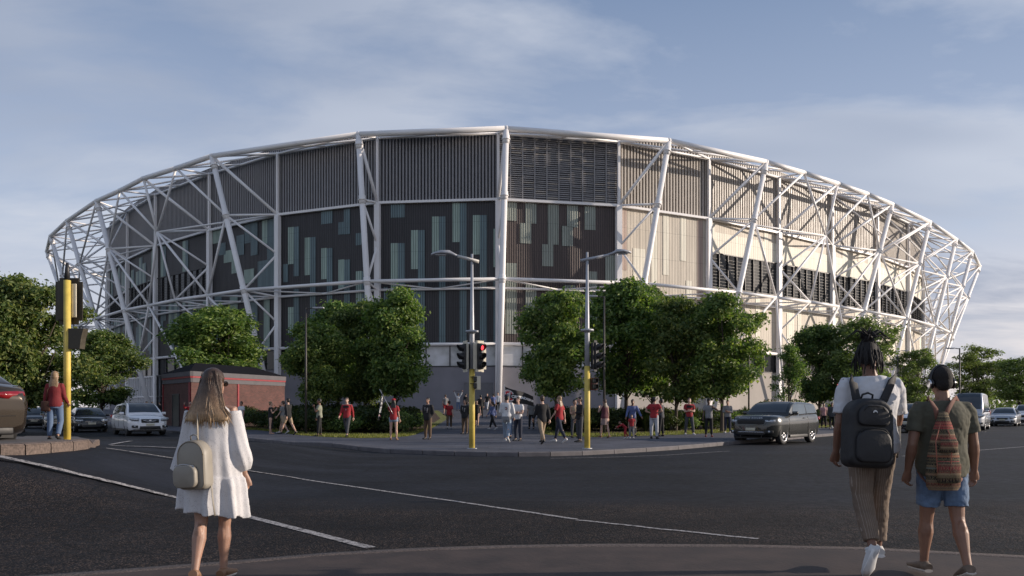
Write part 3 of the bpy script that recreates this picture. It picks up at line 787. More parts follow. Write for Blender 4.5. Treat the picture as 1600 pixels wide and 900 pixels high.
def leaves(m, pts, rnd, size, droop=0.0):
    for p, outw in pts:
        s = size*rnd.uniform(0.6, 1.25)
        n = (outw*0.7+Vector((rnd.gauss(0, .6), rnd.gauss(0, .6), rnd.gauss(.35, .5)))).normalized()
        a = n.orthogonal().normalized(); a = Matrix.Rotation(rnd.uniform(0, 2*PI), 3, n) @ a; b_ = n.cross(a)
        o = len(m.v); k = n*(s*0.12)
        m.v += [p-a*s*.5, p+b_*s*.30+k, p+a*s*.55, p-b_*s*.30+k]
        m.f.append([o, o+1, o+2, o+3]); m.m.append(0); m.sm.append(False)
def crown_pts(rnd, n, lobes, spread=1.0):
    out = []
    tot = sum(r*r for c, r in lobes)
    for c, r in lobes:
        k = int(n*r*r/tot)
        for _ in range(k):
            d = Vector((rnd.gauss(0, 1), rnd.gauss(0, 1), rnd.gauss(0.15, 0.9))).normalized()
            rr = r*(rnd.random()**0.38)*(rnd.uniform(0.72, 1.12) if rnd.random() < .86 else rnd.uniform(1.1, 1.5))
            out.append((c+Vector((d.x*rr, d.y*rr, d.z*rr*0.75)), d))
    return out
def make_tree(seed, H, R_, base, n, leaf, size, trunk_r=0.11, shape='round', label='', nl=84):
    """crown between base and H, radius R_; returns trunk and crown meshes as a thing at the origin"""
    rnd = random.Random(seed)
    t = thing('tree', label, 'tree')
    zc = (base+H)/2; hz = (H-base)/2
    lobes = []
    for k in range(nl):
        th = rnd.uniform(0, 2*PI); u = rnd.uniform(-0.95, 0.98)
        wid = math.sqrt(max(0.05, 1-u*u)) if shape == 'round' else max(0.12, (1-u)/2*0.9+0.15)*(1 if u > -0.8 else .7)
        rad = wid*(rnd.uniform(0.45, 1.0) if rnd.random() < .8 else rnd.uniform(0, .5))
        lr = rnd.uniform(0.15, 0.34)*R_
        irr = 1+0.22*math.sin(th*2+seed)+0.12*math.sin(th*5+seed*2)
        lobes.append((Vector((math.cos(th)*rad*(R_-lr*.7)*irr, math.sin(th)*rad*(R_-lr*.7)*irr, zc+u*(hz-lr*0.55))), lr))
    tk = MB(); lean = Vector((rnd.uniform(-.15, .15), rnd.uniform(-.15, .15), 0))
    fork = base+0.25*(H-base)
    tk.tube([(0, 0, -0.2), (0, 0, 0.1), lean*0.5+Vector((0, 0, base*.6)), lean+Vector((0, 0, fork)), lean*1.6+Vector((0, 0, fork+(H-fork)*.55))], [trunk_r*1.5, trunk_r*1.05, trunk_r*.9, trunk_r*.7, trunk_r*.22], 9)
    for c, r in lobes:
        if rnd.random() < 0.5:
            z0 = rnd.uniform(base*.8, min(fork+(H-fork)*.4, max(base, c.z-0.3)))
            p0 = lean*(z0/H)+Vector((0, 0, z0)); mid = p0.lerp(c, .5)+Vector((rnd.uniform(-.2, .2), rnd.uniform(-.2, .2), -0.15*R_*.3))
            tk.tube([p0, mid, c], [trunk_r*.38, trunk_r*.22, trunk_r*.07], 5)
    tk.build('trunk', bark, t)
    m = MB(); leaves(m, crown_pts(rnd, n, lobes), rnd, size)
    m.build('crown', leaf, t)
    return t
# (px, distance, crown top row, crown radius in px, base row, kind, label)
T_spec = [
 (494, 44, 500, 56, 614, 'a', 'street tree with a low dark crown just right of the brick building'),
 (530, 50, 472, 62, 612, 'a', 'tall street tree behind the lamp post right of the brick building'),
 (570, 46.5, 470, 56, 612, 'b', 'shaded street tree above the man in the red and black jersey'),
 (618, 44, 450, 62, 606, 'a', 'tall leafy street tree left of the grey service door'),
 (872, 41, 449, 66, 606, 'a', 'rounded street tree right of the black flag'),
 (978, 45, 437, 74, 606, 'a', 'tallest street tree in the row right of the yellow poles'),
 (1056, 43, 462, 60, 608, 'b', 'dense street tree above the man with hands on hips'),
 (1128, 41, 458, 64, 604, 'a', 'sunlit street tree above the parked dark off-roader'),
 (1018, 52, 445, 56, 610, 'b', 'rear street tree half hidden in the row right of the yellow poles'),
 (1234, 56, 536, 38, 624, 's', 'slim young tree behind the dark off-roader'),
 (1280, 62, 506, 50, 622, 'b', 'dark tree behind the dark off-roader roof'),
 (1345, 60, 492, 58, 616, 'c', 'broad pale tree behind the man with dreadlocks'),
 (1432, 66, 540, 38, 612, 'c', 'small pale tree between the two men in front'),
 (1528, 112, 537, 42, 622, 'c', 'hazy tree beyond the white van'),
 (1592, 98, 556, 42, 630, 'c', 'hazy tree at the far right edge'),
 (32, 46, 430, 98, 610, 'B', 'big dark tree at the left edge behind the brown car'),
 (-60, 44, 436, 90, 610, 'B', 'big dark tree cut by the left edge'),
 (157, 58, 514, 56, 640, 'b', 'bushy dark tree above the white off-roader'),
 (342, 78, 474, 76, 606, 'a', 'leafy tree behind the brick building'),
]
protos = {}
def proto(kind, v):
    key = (kind, v)
    if key in protos: return protos[key], False
    s = v*17+ord(kind)
    # all prototypes: height 8, radius given, base 2.0
    if kind == 'a': t = make_tree(s, 8.0, 2.6, 1.75, 23000, leaf_a, 0.21)
    elif kind == 'b': t = make_tree(s, 8.0, 2.6, 1.5, 21000, leaf_b, 0.21)
    elif kind == 's': t = make_tree(s, 8.0, 2.4, 1.0, 7000, leaf_a, 0.20, shape='cone', nl=44)
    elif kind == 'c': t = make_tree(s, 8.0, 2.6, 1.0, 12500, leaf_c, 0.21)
    elif kind == 'B': t = make_tree(s, 8.0, 3.4, 0.9, 38000, leaf_b, 0.22, 0.16, nl=80)
    protos[key] = t; return t, True
cnt = {}
for k, (px, D, top, rpx, base, kind, label) in enumerate(T_spec):
    v = cnt.get(kind, 0) % 3; cnt[kind] = cnt.get(kind, 0)+1
    src, fresh = proto(kind, v)
    p = at(px, D, 0.12); H = EYE+(HOR-top)/FPX*D-p.z; rr = rpx/FPX*D
    r0 = 3.4 if kind == 'B' else 2.5
    sx = rr/r0*1.10; sz = H/8.0; rz = (k*2.399) % 6.28
    if fresh: src.location = p; src.rotation_euler = (0, 0, rz); src.scale = (sx, sx, sz); src['label'] = label; t = src
    else: t = copy_thing(src, p, rz, label, (sx, sx, sz))
    t['group'] = 'trees around the stadium forecourt'

# shrubs in the beds
def make_shrub(seed, r, h, n, leaf, size, spiky=False):
    rnd = random.Random(seed); m = MB()
    if spiky:
        for k in range(n):
            th = rnd.uniform(0, 2*PI); l = h*rnd.uniform(.6, 1.2); sp = rnd.uniform(.05, .8)*r; d = Vector((math.cos(th), math.sin(th), 0)); s = d.cross(Vector((0, 0, 1)))*0.022
            p0 = d*0.05; p1 = d*sp*.5+Vector((0, 0, l*.7)); p2 = d*sp*1.1+Vector((0, 0, l*(1-.25*sp/r)))
            o = len(m.v); m.v += [p0-s, p0+s, p1+s, p1-s, p2]; m.f += [[o, o+1, o+2, o+3], [o+3, o+2, o+4]]; m.m += [0, 0]; m.sm += [False, False]
    else:
        lobes = [(Vector((rnd.uniform(-.6, .6)*r, rnd.uniform(-.6, .6)*r, h*rnd.uniform(.3, .75))), rnd.uniform(.35, .55)*r) for _ in range(12)]
        pts = crown_pts(rnd, n, lobes); pts = [(p, d) for p, d in pts if p.z > 0.01]
        leaves(m, pts, rnd, size)
    return m.build('shrub', leaf)
sh = [make_shrub(1, .9, 1.15, 2600, leaf_h, .12), make_shrub(2, .8, .9, 2200, leaf_b, .10), make_shrub(3, .9, 1.25, 260, leaf_h, .1, True), make_shrub(4, .75, .8, 2000, leaf_a, .11)]
rnd = random.Random(77); SH = []
def inpoly(p, poly):
    c = False; j = len(poly)-1
    for i in range(len(poly)):
        a, b = poly[i], poly[j]
        if (a.y > p[1]) != (b.y > p[1]) and p[0] < (b.x-a.x)*(p[1]-a.y)/(b.y-a.y)+a.x: c = not c
        j = i
    return c
def shrub_rows(poly, spots, where):
    for (x, y) in spots:
        if not inpoly((x, y), poly): continue
        SH.append((x, y, where))
for row, dy in enumerate((1.0, 2.4, 4.2, 6.4, 9.5)):
    for px in range(380, 680, 17 if row < 3 else 25):
        e = gp(px, 678); D = 39.5+dy+rnd.uniform(-.5, .5)
        if px < 470: D += (470-px)*.07
        SHx = (px+rnd.uniform(-5, 5)-800)/FPX*D; shrub_rows(lb2, [(SHx, D)], 'left')
    for px in range(845, 1300, 18 if row < 3 else 27):
        D = 41.5+dy+rnd.uniform(-.5, .5)
        if px > 1100: D += (px-1100)*.09
        SHx = (px+rnd.uniform(-5, 5)-800)/FPX*D; shrub_rows(rb2, [(SHx, D)], 'right')
used = set()
for k, (x, y, wh) in enumerate(SH):
    r_ = rnd.random(); vi = 0 if r_ < .45 else 1 if r_ < .72 else 2 if r_ < .85 else 3
    lab = {'left': 'dark shrub in the planted bed left of the paved path', 'right': 'green shrub in the planted bed right of the paved path'}[wh]
    src = sh[vi]
    if vi not in used: o = src; used.add(vi)
    else: o = src.copy(); COL.objects.link(o)
    s = rnd.uniform(.8, 1.2)*(1.15 if wh == 'left' else 1.0)
    o.location = (x, y, hgt(x, y)+.14); o.rotation_euler = (0, 0, rnd.uniform(0, 6.28)); o.scale = (s*1.1, s*1.1, s*rnd.uniform(.85, 1.15))
    tag(o, lab, 'shrub', 'shrubs in the %s planting bed' % wh)
# grass blades on the lawns
m = MB(); rg = random.Random(9)
tot = 0
for poly, inner_, bb in ((lb, lb2, (-20, -4, 32, 52)), (rb, rb2, (1, 24, 32, 56))):
    c = 0
    while c < 9000:
        x, y = rg.uniform(bb[0], bb[1]), rg.uniform(bb[2], bb[3])
        if not inpoly((x, y), poly) or (inpoly((x, y), inner_) and rg.random() < .93): continue
        c += 1; z = hgt(x, y)+.136; hh = rg.uniform(.04, .10); a = rg.uniform(0, PI); dx, dy = math.cos(a)*.02, math.sin(a)*.02
        o = len(m.v); m.v += [Vector((x-dx, y-dy, z)), Vector((x+dx, y+dy, z)), Vector((x+rg.uniform(-.05, .05), y+rg.uniform(-.05, .05), z+hh))]; m.f.append([o, o+1, o+2]); m.m.append(0); m.sm.append(False)
m.build('grass', leaf_mat('grass blade', [(0.10, 0.11, 0.03), (0.17, 0.18, 0.05), (0.26, 0.25, 0.09)]), kind='stuff', label='short sunlit grass along the planting beds')
# far belt of woodland beyond the roads
rg = random.Random(21); m = MB()
lob = []
for k in range(90):
    x = rg.uniform(-230, -85); lob.append((Vector((x, 190+rg.uniform(-25, 25), rg.uniform(2, 6))), rg.uniform(3, 5)))
for k in range(110):
    x = rg.uniform(110, 330); lob.append((Vector((x, 200+rg.uniform(-25, 25), rg.uniform(1, 4.5))), rg.uniform(2.5, 4.5)))
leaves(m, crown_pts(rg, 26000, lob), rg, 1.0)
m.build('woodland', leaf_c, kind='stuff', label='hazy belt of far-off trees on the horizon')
# ------------------------------------------------------------------ street furniture and the brick building
yellow = mat('yellow pole paint', (0.62, 0.47, 0.10), 0.55, 0, 0.14, 5, 0.1, 60, 0.002)
pole_grey = mat('galvanised steel', (0.42, 0.43, 0.46), 0.5, 0.3, 0.12, 4)
black_plastic = mat('black signal housing', (0.018, 0.018, 0.02), 0.5, 0, 0.2, 10)
cream_board = mat('cream backing board', (0.62, 0.57, 0.45), 0.55, 0, 0.08, 6)
olive_board = mat('dark olive signal back', (0.050, 0.042, 0.028), 0.6, 0, 0.25, 8)
lamp_off_red = mat('unlit lamp lens', (0.035, 0.02, 0.02), 0.3)
lamp_red = mat('lit red lamp', (0.8, 0.03, 0.03), 0.3, emit=(1.0, 0.06, 0.08), estr=2.2)
lamp_dark = mat('dark lamp lens', (0.02, 0.022, 0.02), 0.25)
lamp_glass = mat('lamp glass', (0.55, 0.56, 0.58), 0.25)
dark_pole = mat('dark lamp post paint', (0.045, 0.04, 0.038), 0.5, 0, 0.2, 5)

def signal_head(parent, c, rz, w=0.36, h=0.98, lit=None, board=cream_board, bw=0.60, bh=1.12, label=None):
    """three lamp head, facing local -y turned by rz"""
    rot = Matrix.Rotation(rz, 3, 'Z'); c = Vector(c)
    def P(x, y, z): return c+rot @ Vector((x, y, z))
    m = MB(); m.bevbox(P(0, 0, 0), (w*.62, 0.20, h*.9), 0.03, 0, rot)
    hd = m.build('signal_head', black_plastic, parent, label=label)
    m = MB(); 
    bm = bmesh.new(); bmesh.ops.create_cube(bm, size=1)
    for v in bm.verts: v.co = Vector((v.co.x*bw, v.co.y*.02, v.co.z*bh))
    ed = [e for e in bm.edges if abs((e.verts[0].co-e.verts[1].co).y) > .01]
    bmesh.ops.bevel(bm, geom=ed, offset=0.09, segments=4, affect='EDGES')
    bm.verts.index_update(); m.add([P(v.co.x, v.co.y-0.02, v.co.z) for v in bm.verts], [[v.index for v in f.verts] for f in bm.faces], 0); bm.free()
    m.build('backing_board', board, hd)
    for k in range(3):
        z = h*0.30*(1-k)
        m = MB(); n = 14; r = 0.092
        outer = []; 
        for q in range(2):
            y = -0.10 if q == 0 else -0.25
            outer.append([P(math.cos(2*PI*t/n)*r*1.12, y-(0.0 if q == 0 else 0.05*math.sin(2*PI*t/n)), z+math.sin(2*PI*t/n)*r*1.12) for t in range(n)])
        outer.append([P(math.cos(2*PI*t/n)*r*1.05, -0.245-.05*math.sin(2*PI*t/n), z+math.sin(2*PI*t/n)*r*1.05) for t in range(n)])
        outer.append([P(math.cos(2*PI*t/n)*r*1.02, -0.11, z+math.sin(2*PI*t/n)*r*1.02) for t in range(n)])
        m.rings(outer, 0, True, False); m.build('visor', black_plastic, hd)
        m = MB(); m.ball(P(0, -0.11, z), (r, 0.03, r), 0, 14, 8, rot); m.build('lamp', lamp_red if lit == k else lamp_dark, hd)
    return hd
def ped_head(parent, c, rz, housing, s=1.0, lens=None):
    rot = Matrix.Rotation(rz, 3, 'Z'); c = Vector(c)
    hd = None
    m = MB(); m.bevbox(c, (0.26*s, 0.16*s, 0.50*s), 0.02, 0, rot); hd = m.build('pedestrian_signal', housing, parent)
    for k in (0, 1):
        z = (0.12-0.24*k)*s
        m = MB()
        # hooded visor: top and two sides
        m.box(c+rot @ Vector((0, -0.15*s, z+.105*s)), (0.24*s, 0.16*s, 0.012), 0, rot)
        m.box(c+rot @ Vector((-.118*s, -0.14*s, z+.02*s)), (0.012, 0.13*s, 0.16*s), 0, rot)
        m.box(c+rot @ Vector((.118*s, -0.14*s, z+.02*s)), (0.012, 0.13*s, 0.16*s), 0, rot)
        m.build('visor', black_plastic, hd)
        m = MB(); m.bevbox(c+rot @ Vector((0, -0.085*s, z)), (0.2*s, 0.02, 0.19*s), .005, 0, rot); m.build('lamp', lens or lamp_dark, hd)
    return hd
def bracket(parent, a, b):
    m = MB(); m.tube([a, b], 0.022, 6); m.build('bracket', black_plastic, parent)

# combined signal and street light pole, arm towards the left / right
def light_pole(px, D, label, arm_dir, top_row, rowcol, yel_row):
    p = at(px, D, 0.12); t = thing('traffic_light', label, 'traffic light', p)
    z = lambda row: EYE-(row-HOR)/FPX*D-p.z
    m = MB(); m.tube([(0, 0, -.1), (0, 0, z(yel_row))], [0.093, 0.09], 16); m.build('pole_sleeve', yellow, t)
    m = MB(); m.tube([(0, 0, z(yel_row)-.02), (0, 0, z(520)), (0, 0, z(515)), (0, 0, z(top_row))], [0.083, .078, 0.07, 0.038], 14); m.build('pole', pole_grey, t)
    m = MB(); m.tube([(0, 0, z(rowcol)-.03), (0, 0, z(rowcol)+.03)], 0.21, 16); m.tube([(0, 0, z(rowcol)-.08), (0, 0, z(rowcol)+.05)], 0.10, 12); m.build('collar', pole_grey, t)
    m = MB(); m.tube([(0, 0, -.02), (0, 0, .03)], .16, 14); m.build('base_plate', pole_grey, t)
    return t, z
t, z = light_pole(737.5, 24.6, 'yellow based traffic light with a lit red lamp and a street light arm reaching left', -1, 397, 518, 577)
k = 24.6/FPX
m = MB(); m.tube([(10.5*k, -0.01, z(409)), (-22*k, -.02, z(400.5))], [(0.085, 0.055), (.075, 0.05)], 8); m.build('lamp_arm', mat('pale lamp arm', (0.62, 0.60, 0.56), 0.5), t)
m = MB()
m.rings([[Vector((x*k, y, z(r)+dz)) for y, dz in ((-w_, 0), (-w_*.6, h_), (w_*.6, h_), (w_, 0), (w_*.6, -.02), (-w_*.6, -.02))] for x, r, w_, h_ in ((-21, 401.5, .05, .05), (-27, 399.0, .06, .06), (-35, 396.5, .13, .10), (-48, 396, .17, .09), (-58, 397.2, .13, .06), (-64, 398, .04, .03))])
lh = m.build('lamp_head', pole_grey, t)
m = MB(); m.bevbox((-49*k, 0, z(398.6)), (.34, .2, .02), .008); m.build('lens', lamp_glass, lh)
signal_head(t, (0.235, -0.05, z(557)), R(38), 0.36, 0.92, 0, bw=.50, bh=1.0, label='signal head with its top lamp lit red')
signal_head(t, (-0.20, 0.0, z(557)), R(-64), 0.36, 0.90, None, bw=.50, bh=1.0, label='signal head seen from its side')
ped_head(t, (0.17, -0.06, z(598.5)), R(-60), cream_board, .88)
bracket(t, (0, 0, z(540)), (.2, -.03, z(540))); bracket(t, (0, 0, z(574)), (.2, -.03, z(574))); bracket(t, (0, 0, z(598)), (.14, -.05, z(598)))

t, z = light_pole(917.5, 24.6, 'yellow based traffic light seen side on with a street light arm reaching right', 1, 394, 516, 572)
m = MB(); m.tube([(-10.5*k, -0.01, z(407.5)), (34*k, -.02, z(398.5))], [(0.05, 0.05), (.05, 0.045)], 8); m.build('lamp_arm', pole_grey, t)
m = MB()
m.rings([[Vector((x*k, y, z(r)+dz)) for y, dz in ((-w_, 0), (-w_*.6, h_), (w_*.6, h_), (w_, 0), (w_*.6, -.02), (-w_*.6, -.02))] for x, r, w_, h_ in ((32, 399, .05, .05), (40, 396.5, .07, .06), (46, 394.5, .15, .09), (56, 394, .17, .08), (64, 394.5, .12, .05), (69, 395, .04, .03))])
lh = m.build('lamp_head', pole_grey, t)
m = MB(); m.bevbox((56*k, 0, z(396.4)), (.3, .2, .02), .008); m.build('lens', lamp_glass, lh)
signal_head(t, (0.25, 0.06, z(556)), R(62), 0.40, 0.95, None, board=black_plastic, bw=.42, bh=1.0)
ped_head(t, (0.21, 0.03, z(600)), R(20), mat('maroon signal housing', (0.10, 0.03, 0.025), .5), .8)
bracket(t, (0, 0, z(540)), (.2, .03, z(540))); bracket(t, (0, 0, z(574)), (.2, .03, z(574))); bracket(t, (0, 0, z(596)), (.18, 0, z(596)))

# left foreground signal pole seen from behind
D = 18.3; p = at(105, D, 0.13); t = thing('traffic_light', 'yellow traffic light pole on the left kerb, its signals seen from behind', 'traffic light', p)
k = D/FPX; z = lambda row: EYE-(row-HOR)*k-p.z
m = MB(); m.tube([(0, 0, -.1), (0, 0, z(438))], 0.078, 18); m.build('pole', yellow, t)
m = MB(); m.tube([(0, 0, z(439)), (0, 0, z(420)), (0, 0, z(411))], [.066, .05, .03], 14); m.build('pole_cap', black_plastic, t)
hd = signal_head(t, (-0.06, 0.17, z(469)), R(182), 0.42, 0.92, None, board=olive_board, bw=.64, bh=1.12)
m = MB(); m.bevbox((-.16, 0.09, z(469)), (.2, .10, .95), .02); m.build('housing_back', olive_board, hd)
m = MB(); m.bevbox((.13, 0.06, z(469)), (.11, .03, .80), .01); m.build('junction_plate', cream_board, hd)
m = MB(); m.rings([[Vector((x, y, z(r_))) for x, y in ((a0, -.06), (a1, -.06), (a1, .16), (a0, .16))] for r_, a0, a1 in ((545, .06, .33), (529, .06, .36), (513.5, .06, .42))], 0, False)
m.build('pedestrian_signal', olive_board, t)
bracket(t, (0, 0, z(445)), (0, .15, z(445))); bracket(t, (0, 0, z(495)), (0, .15, z(495)))
m = MB(); m.tube([(0, 0, -.02), (0, 0, .04)], .15, 14); m.build('base_plate', yellow, t)

def lamp_post(px, D, top, arm, label, head=0.55, r=0.06, matl=dark_pole):
    p = at(px, D, 0.13); t = thing('street_lamp', label, 'street lamp', p, 0, 'slim dark street lamps')
    H = EYE-(top-HOR)/FPX*D-p.z
    m = MB(); m.tube([(0, 0, -.1), (0, 0, H*.5), (0, 0, H)], [r*1.1, r*.9, r*.7], 10); m.build('pole', matl, t)
    m = MB(); m.tube([(0, 0, H-.05), (arm*.35, 0, H)], .03, 6); m.build('arm', matl, t)
    m = MB(); m.bevbox((arm*(.35+head/2), 0, H), (head, .22, .07), .02); hh = m.build('lamp_head', pole_grey, t)
    m = MB(); m.box((arm*(.35+head/2), 0, H-.042), (head*.7, .16, .012)); m.build('lens', lamp_glass, hh)
lamp_post(478, 38.5, 481, 1, 'slim dark street lamp beside the brick building, its arm to the right')
lamp_post(944, 38.5, 463, -1, 'slim dark street lamp right of the yellow poles, its arm to the left')
lamp_post(1170, 55, 492, -1, 'slim dark street lamp mostly behind the sunlit tree above the off-roader')
lamp_post(1499.5, 52, 544, -1, 'slim street lamp above the white van')
lamp_post(1403, 66, 548, 1, 'slim street lamp between the two men in front')

# brick substation building
def brick_mat():
    m, nt, b = _new('red brick')
    uv = nt.nodes.new('ShaderNodeUVMap')
    br_ = nt.nodes.new('ShaderNodeTexBrick'); nt.links.new(uv.outputs[0], br_.inputs['Vector'])
    br_.inputs['Scale'].default_value = 1; br_.inputs['Brick Width'].default_value = .24; br_.inputs['Row Height'].default_value = .086; br_.inputs['Mortar Size'].default_value = .008
    br_.inputs['Color1'].default_value = (0.13, 0.050, 0.042, 1); br_.inputs['Color2'].default_value = (0.085, 0.036, 0.032, 1); br_.inputs['Mortar'].default_value = (0.10, 0.075, 0.07, 1)
    n = noise_tex(nt, coords(nt), 1.5, 5); nt.links.new(mixc(nt, 1.0, br_.outputs['Color'], ramp(nt, n, [(.3, .8), (.7, 1.15)]), 'MULTIPLY'), b.inputs['Base Color'])
    b.inputs['Roughness'].default_value = .85; bump(nt, b, br_.outputs['Fac'], -.4, .01); return m
brick = brick_mat(); band = mat('grey plaster band', (0.115, 0.108, 0.118), .8, 0, .15, 2); redtrim = mat('red painted trim', (0.26, 0.02, 0.03), .5); dkroof = mat('black roof felt', (0.010, 0.010, 0.013), .95, spec=.1); dkdoor = mat('dark green door', (0.03, 0.035, 0.032), .5)
A = Vector((-25.9, 57.0, 0)); B = Vector((-21.8, 52.2, 0)); C = Vector((-18.2, 61.5, 0)); Dd = A+(C-B)
bt = thing('brick_building', 'small red brick building with a black hipped roof and red trim behind the walking woman', 'building', (B.x, B.y, .12))
EZ = 3.95; 
m = MB()
for p, q in ((A, B), (B, C), (C, Dd), (Dd, A)):
    L = (q-p).length; m.quad((p.x, p.y, 0), (q.x, q.y, 0), (q.x, q.y, EZ-.75), (p.x, p.y, EZ-.75), 0, [(0, 0), (L, 0), (L, EZ-.75), (0, EZ-.75)])
m.build('wall', brick, bt, world=True)
def wallbox(p, q, u0, u1, z0, z1, off0, off1, m):
    d = (q-p).normalized(); n = Vector((d.y, -d.x, 0)); c = p+d*((u0+u1)/2)+n*((off0+off1)/2)
    m.box((c.x, c.y, (z0+z1)/2), (u1-u0, abs(off1-off0), z1-z0), 0, Matrix((d, -n, Vector((0, 0, 1)))).transposed())
L1, L2 = (B-A).length, (C-B).length
for z0, z1, o1, mm, nm in ((EZ-.75, EZ-.45, .05, band, 'plaster_band'), (EZ-.45, EZ-.32, .09, redtrim, 'trim'), (EZ-.32, EZ, .12, band, 'cornice')):
    m = MB(); wallbox(A, B, 0, L1+o1, z0, z1, -.1, o1, m); wallbox(B, C, 0.002-o1*0, L2, z0, z1, -.1, o1-.001, m); wallbox(C, Dd, 0, L1, z0, z1, -.1, o1, m); wallbox(Dd, A, 0, L2, z0, z1, -.1, o1, m)
    m.build(nm, mm, bt, world=True)
m = MB(); wallbox(A, B, L1-.42, L1-.1, 0, EZ-.75, .0, .06, m); m.build('downpipe', redtrim, bt, world=True)
m = MB(); wallbox(B, C, L2*.45, L2*.45+.16, 0, EZ-.75, .0, .06, m); m.build('downpipe', redtrim, bt, world=True)
m = MB(); wallbox(A, B, .0, .14, 0, EZ-.75, .0, .06, m); m.build('downpipe', redtrim, bt, world=True)
m = MB(); wallbox(A, B, L1*.38, L1*.38+1.35, 0, 2.35, .0, .03, m); dr_ = m.build('door', dkdoor, bt, world=True)
m = MB(); wallbox(A, B, L1*.38-.1, L1*.38, 0, 2.45, .0, .06, m); wallbox(A, B, L1*.38+1.35, L1*.38+1.45, 0, 2.45, .0, .06, m); wallbox(A, B, L1*.38, L1*.38+1.35, 2.35, 2.45, .0, .06, m); m.build('door_frame', frame_dark, dr_, world=False) if False else m.build('door_frame', frame_dark, bt, world=True)
m = MB(); cx = (A+B+C+Dd)/4
e = [p+(p-cx)*0.03 for p in (A, B, C, Dd)]
r1 = (e[0]+e[1])/2*.62+cx*.38; r2 = (e[2]+e[3])/2*.62+cx*.38
vs = [Vector((p.x, p.y, EZ+.004)) for p in e]+[Vector((r1.x, r1.y, EZ+0.8)), Vector((r2.x, r2.y, EZ+0.8))]
m.add(vs, [(0, 1, 4), (1, 2, 5, 4), (2, 3, 5), (3, 0, 4, 5), (3, 2, 1, 0)]); m.build('roof', dkroof, bt, world=True)
# ------------------------------------------------------------------ vehicles
def paint_m(name, col, metal=0.35, rough=0.32):
    return mat(name, col, rough, metal, 0.02, 0.6, coat=1.0)
tyre_m = mat('tyre rubber', (0.016, 0.016, 0.017), .8, 0, .2, 12)
rim_m = mat('alloy rim', (0.42, 0.42, 0.44), .28, .85, .1, 10)
rim_dark = mat('dark alloy rim', (0.07, 0.07, 0.075), .35, .7, .1, 10)
car_glass = mat('tinted car glass', (0.030, 0.036, 0.042), .06, 0, .2, 1.5, spec=1.0)
car_glass_sky = mat('sky-lit car glass', (0.10, 0.13, 0.16), .06, 0.2, .15, 1.5, spec=1.0)  # lighter copy of the tinted glass, sky reflection put into its colour
car_trim = mat('black car trim', (0.014, 0.014, 0.015), .5, 0, .2, 8)
chrome_m = mat('chrome', (0.6, 0.6, 0.62), .12, 1.0, .05, 5)
head_m = mat('headlight glass', (0.42, 0.44, 0.47), .08, .3, .3, 18, spec=1.0)
tail_m = mat('red tail light', (0.17, 0.004, 0.007), .12, 0, .25, 14, emit=(1, .02, .03), estr=0.06, coat=1.0)
plate_m = mat('plain number plate', (0.55, 0.52, 0.40), .5)
JOBS = []   # (object, settings) for meshes whose modifiers are made real at the end
def catmull(pts, x):
    if x <= pts[0][0]: return pts[0][1]
    if x >= pts[-1][0]: return pts[-1][1]
    for i in range(len(pts)-1):
        if pts[i][0] <= x <= pts[i+1][0]:
            p1, p2 = pts[i], pts[i+1]; p0 = pts[i-1] if i else p1; p3 = pts[i+2] if i+2 < len(pts) else p2
            t = (x-p1[0])/(p2[0]-p1[0])
            m1 = (p2[1]-p0[1])/(p2[0]-p0[0])*(p2[0]-p1[0]) if p2[0] != p0[0] else 0
            m2 = (p3[1]-p1[1])/(p3[0]-p1[0])*(p2[0]-p1[0]) if p3[0] != p1[0] else 0
            m1 *= .6; m2 *= .6
            return (2*t**3-3*t*t+1)*p1[1]+(t**3-2*t*t+t)*m1+(-2*t**3+3*t*t)*p2[1]+(t**3-t*t)*m2
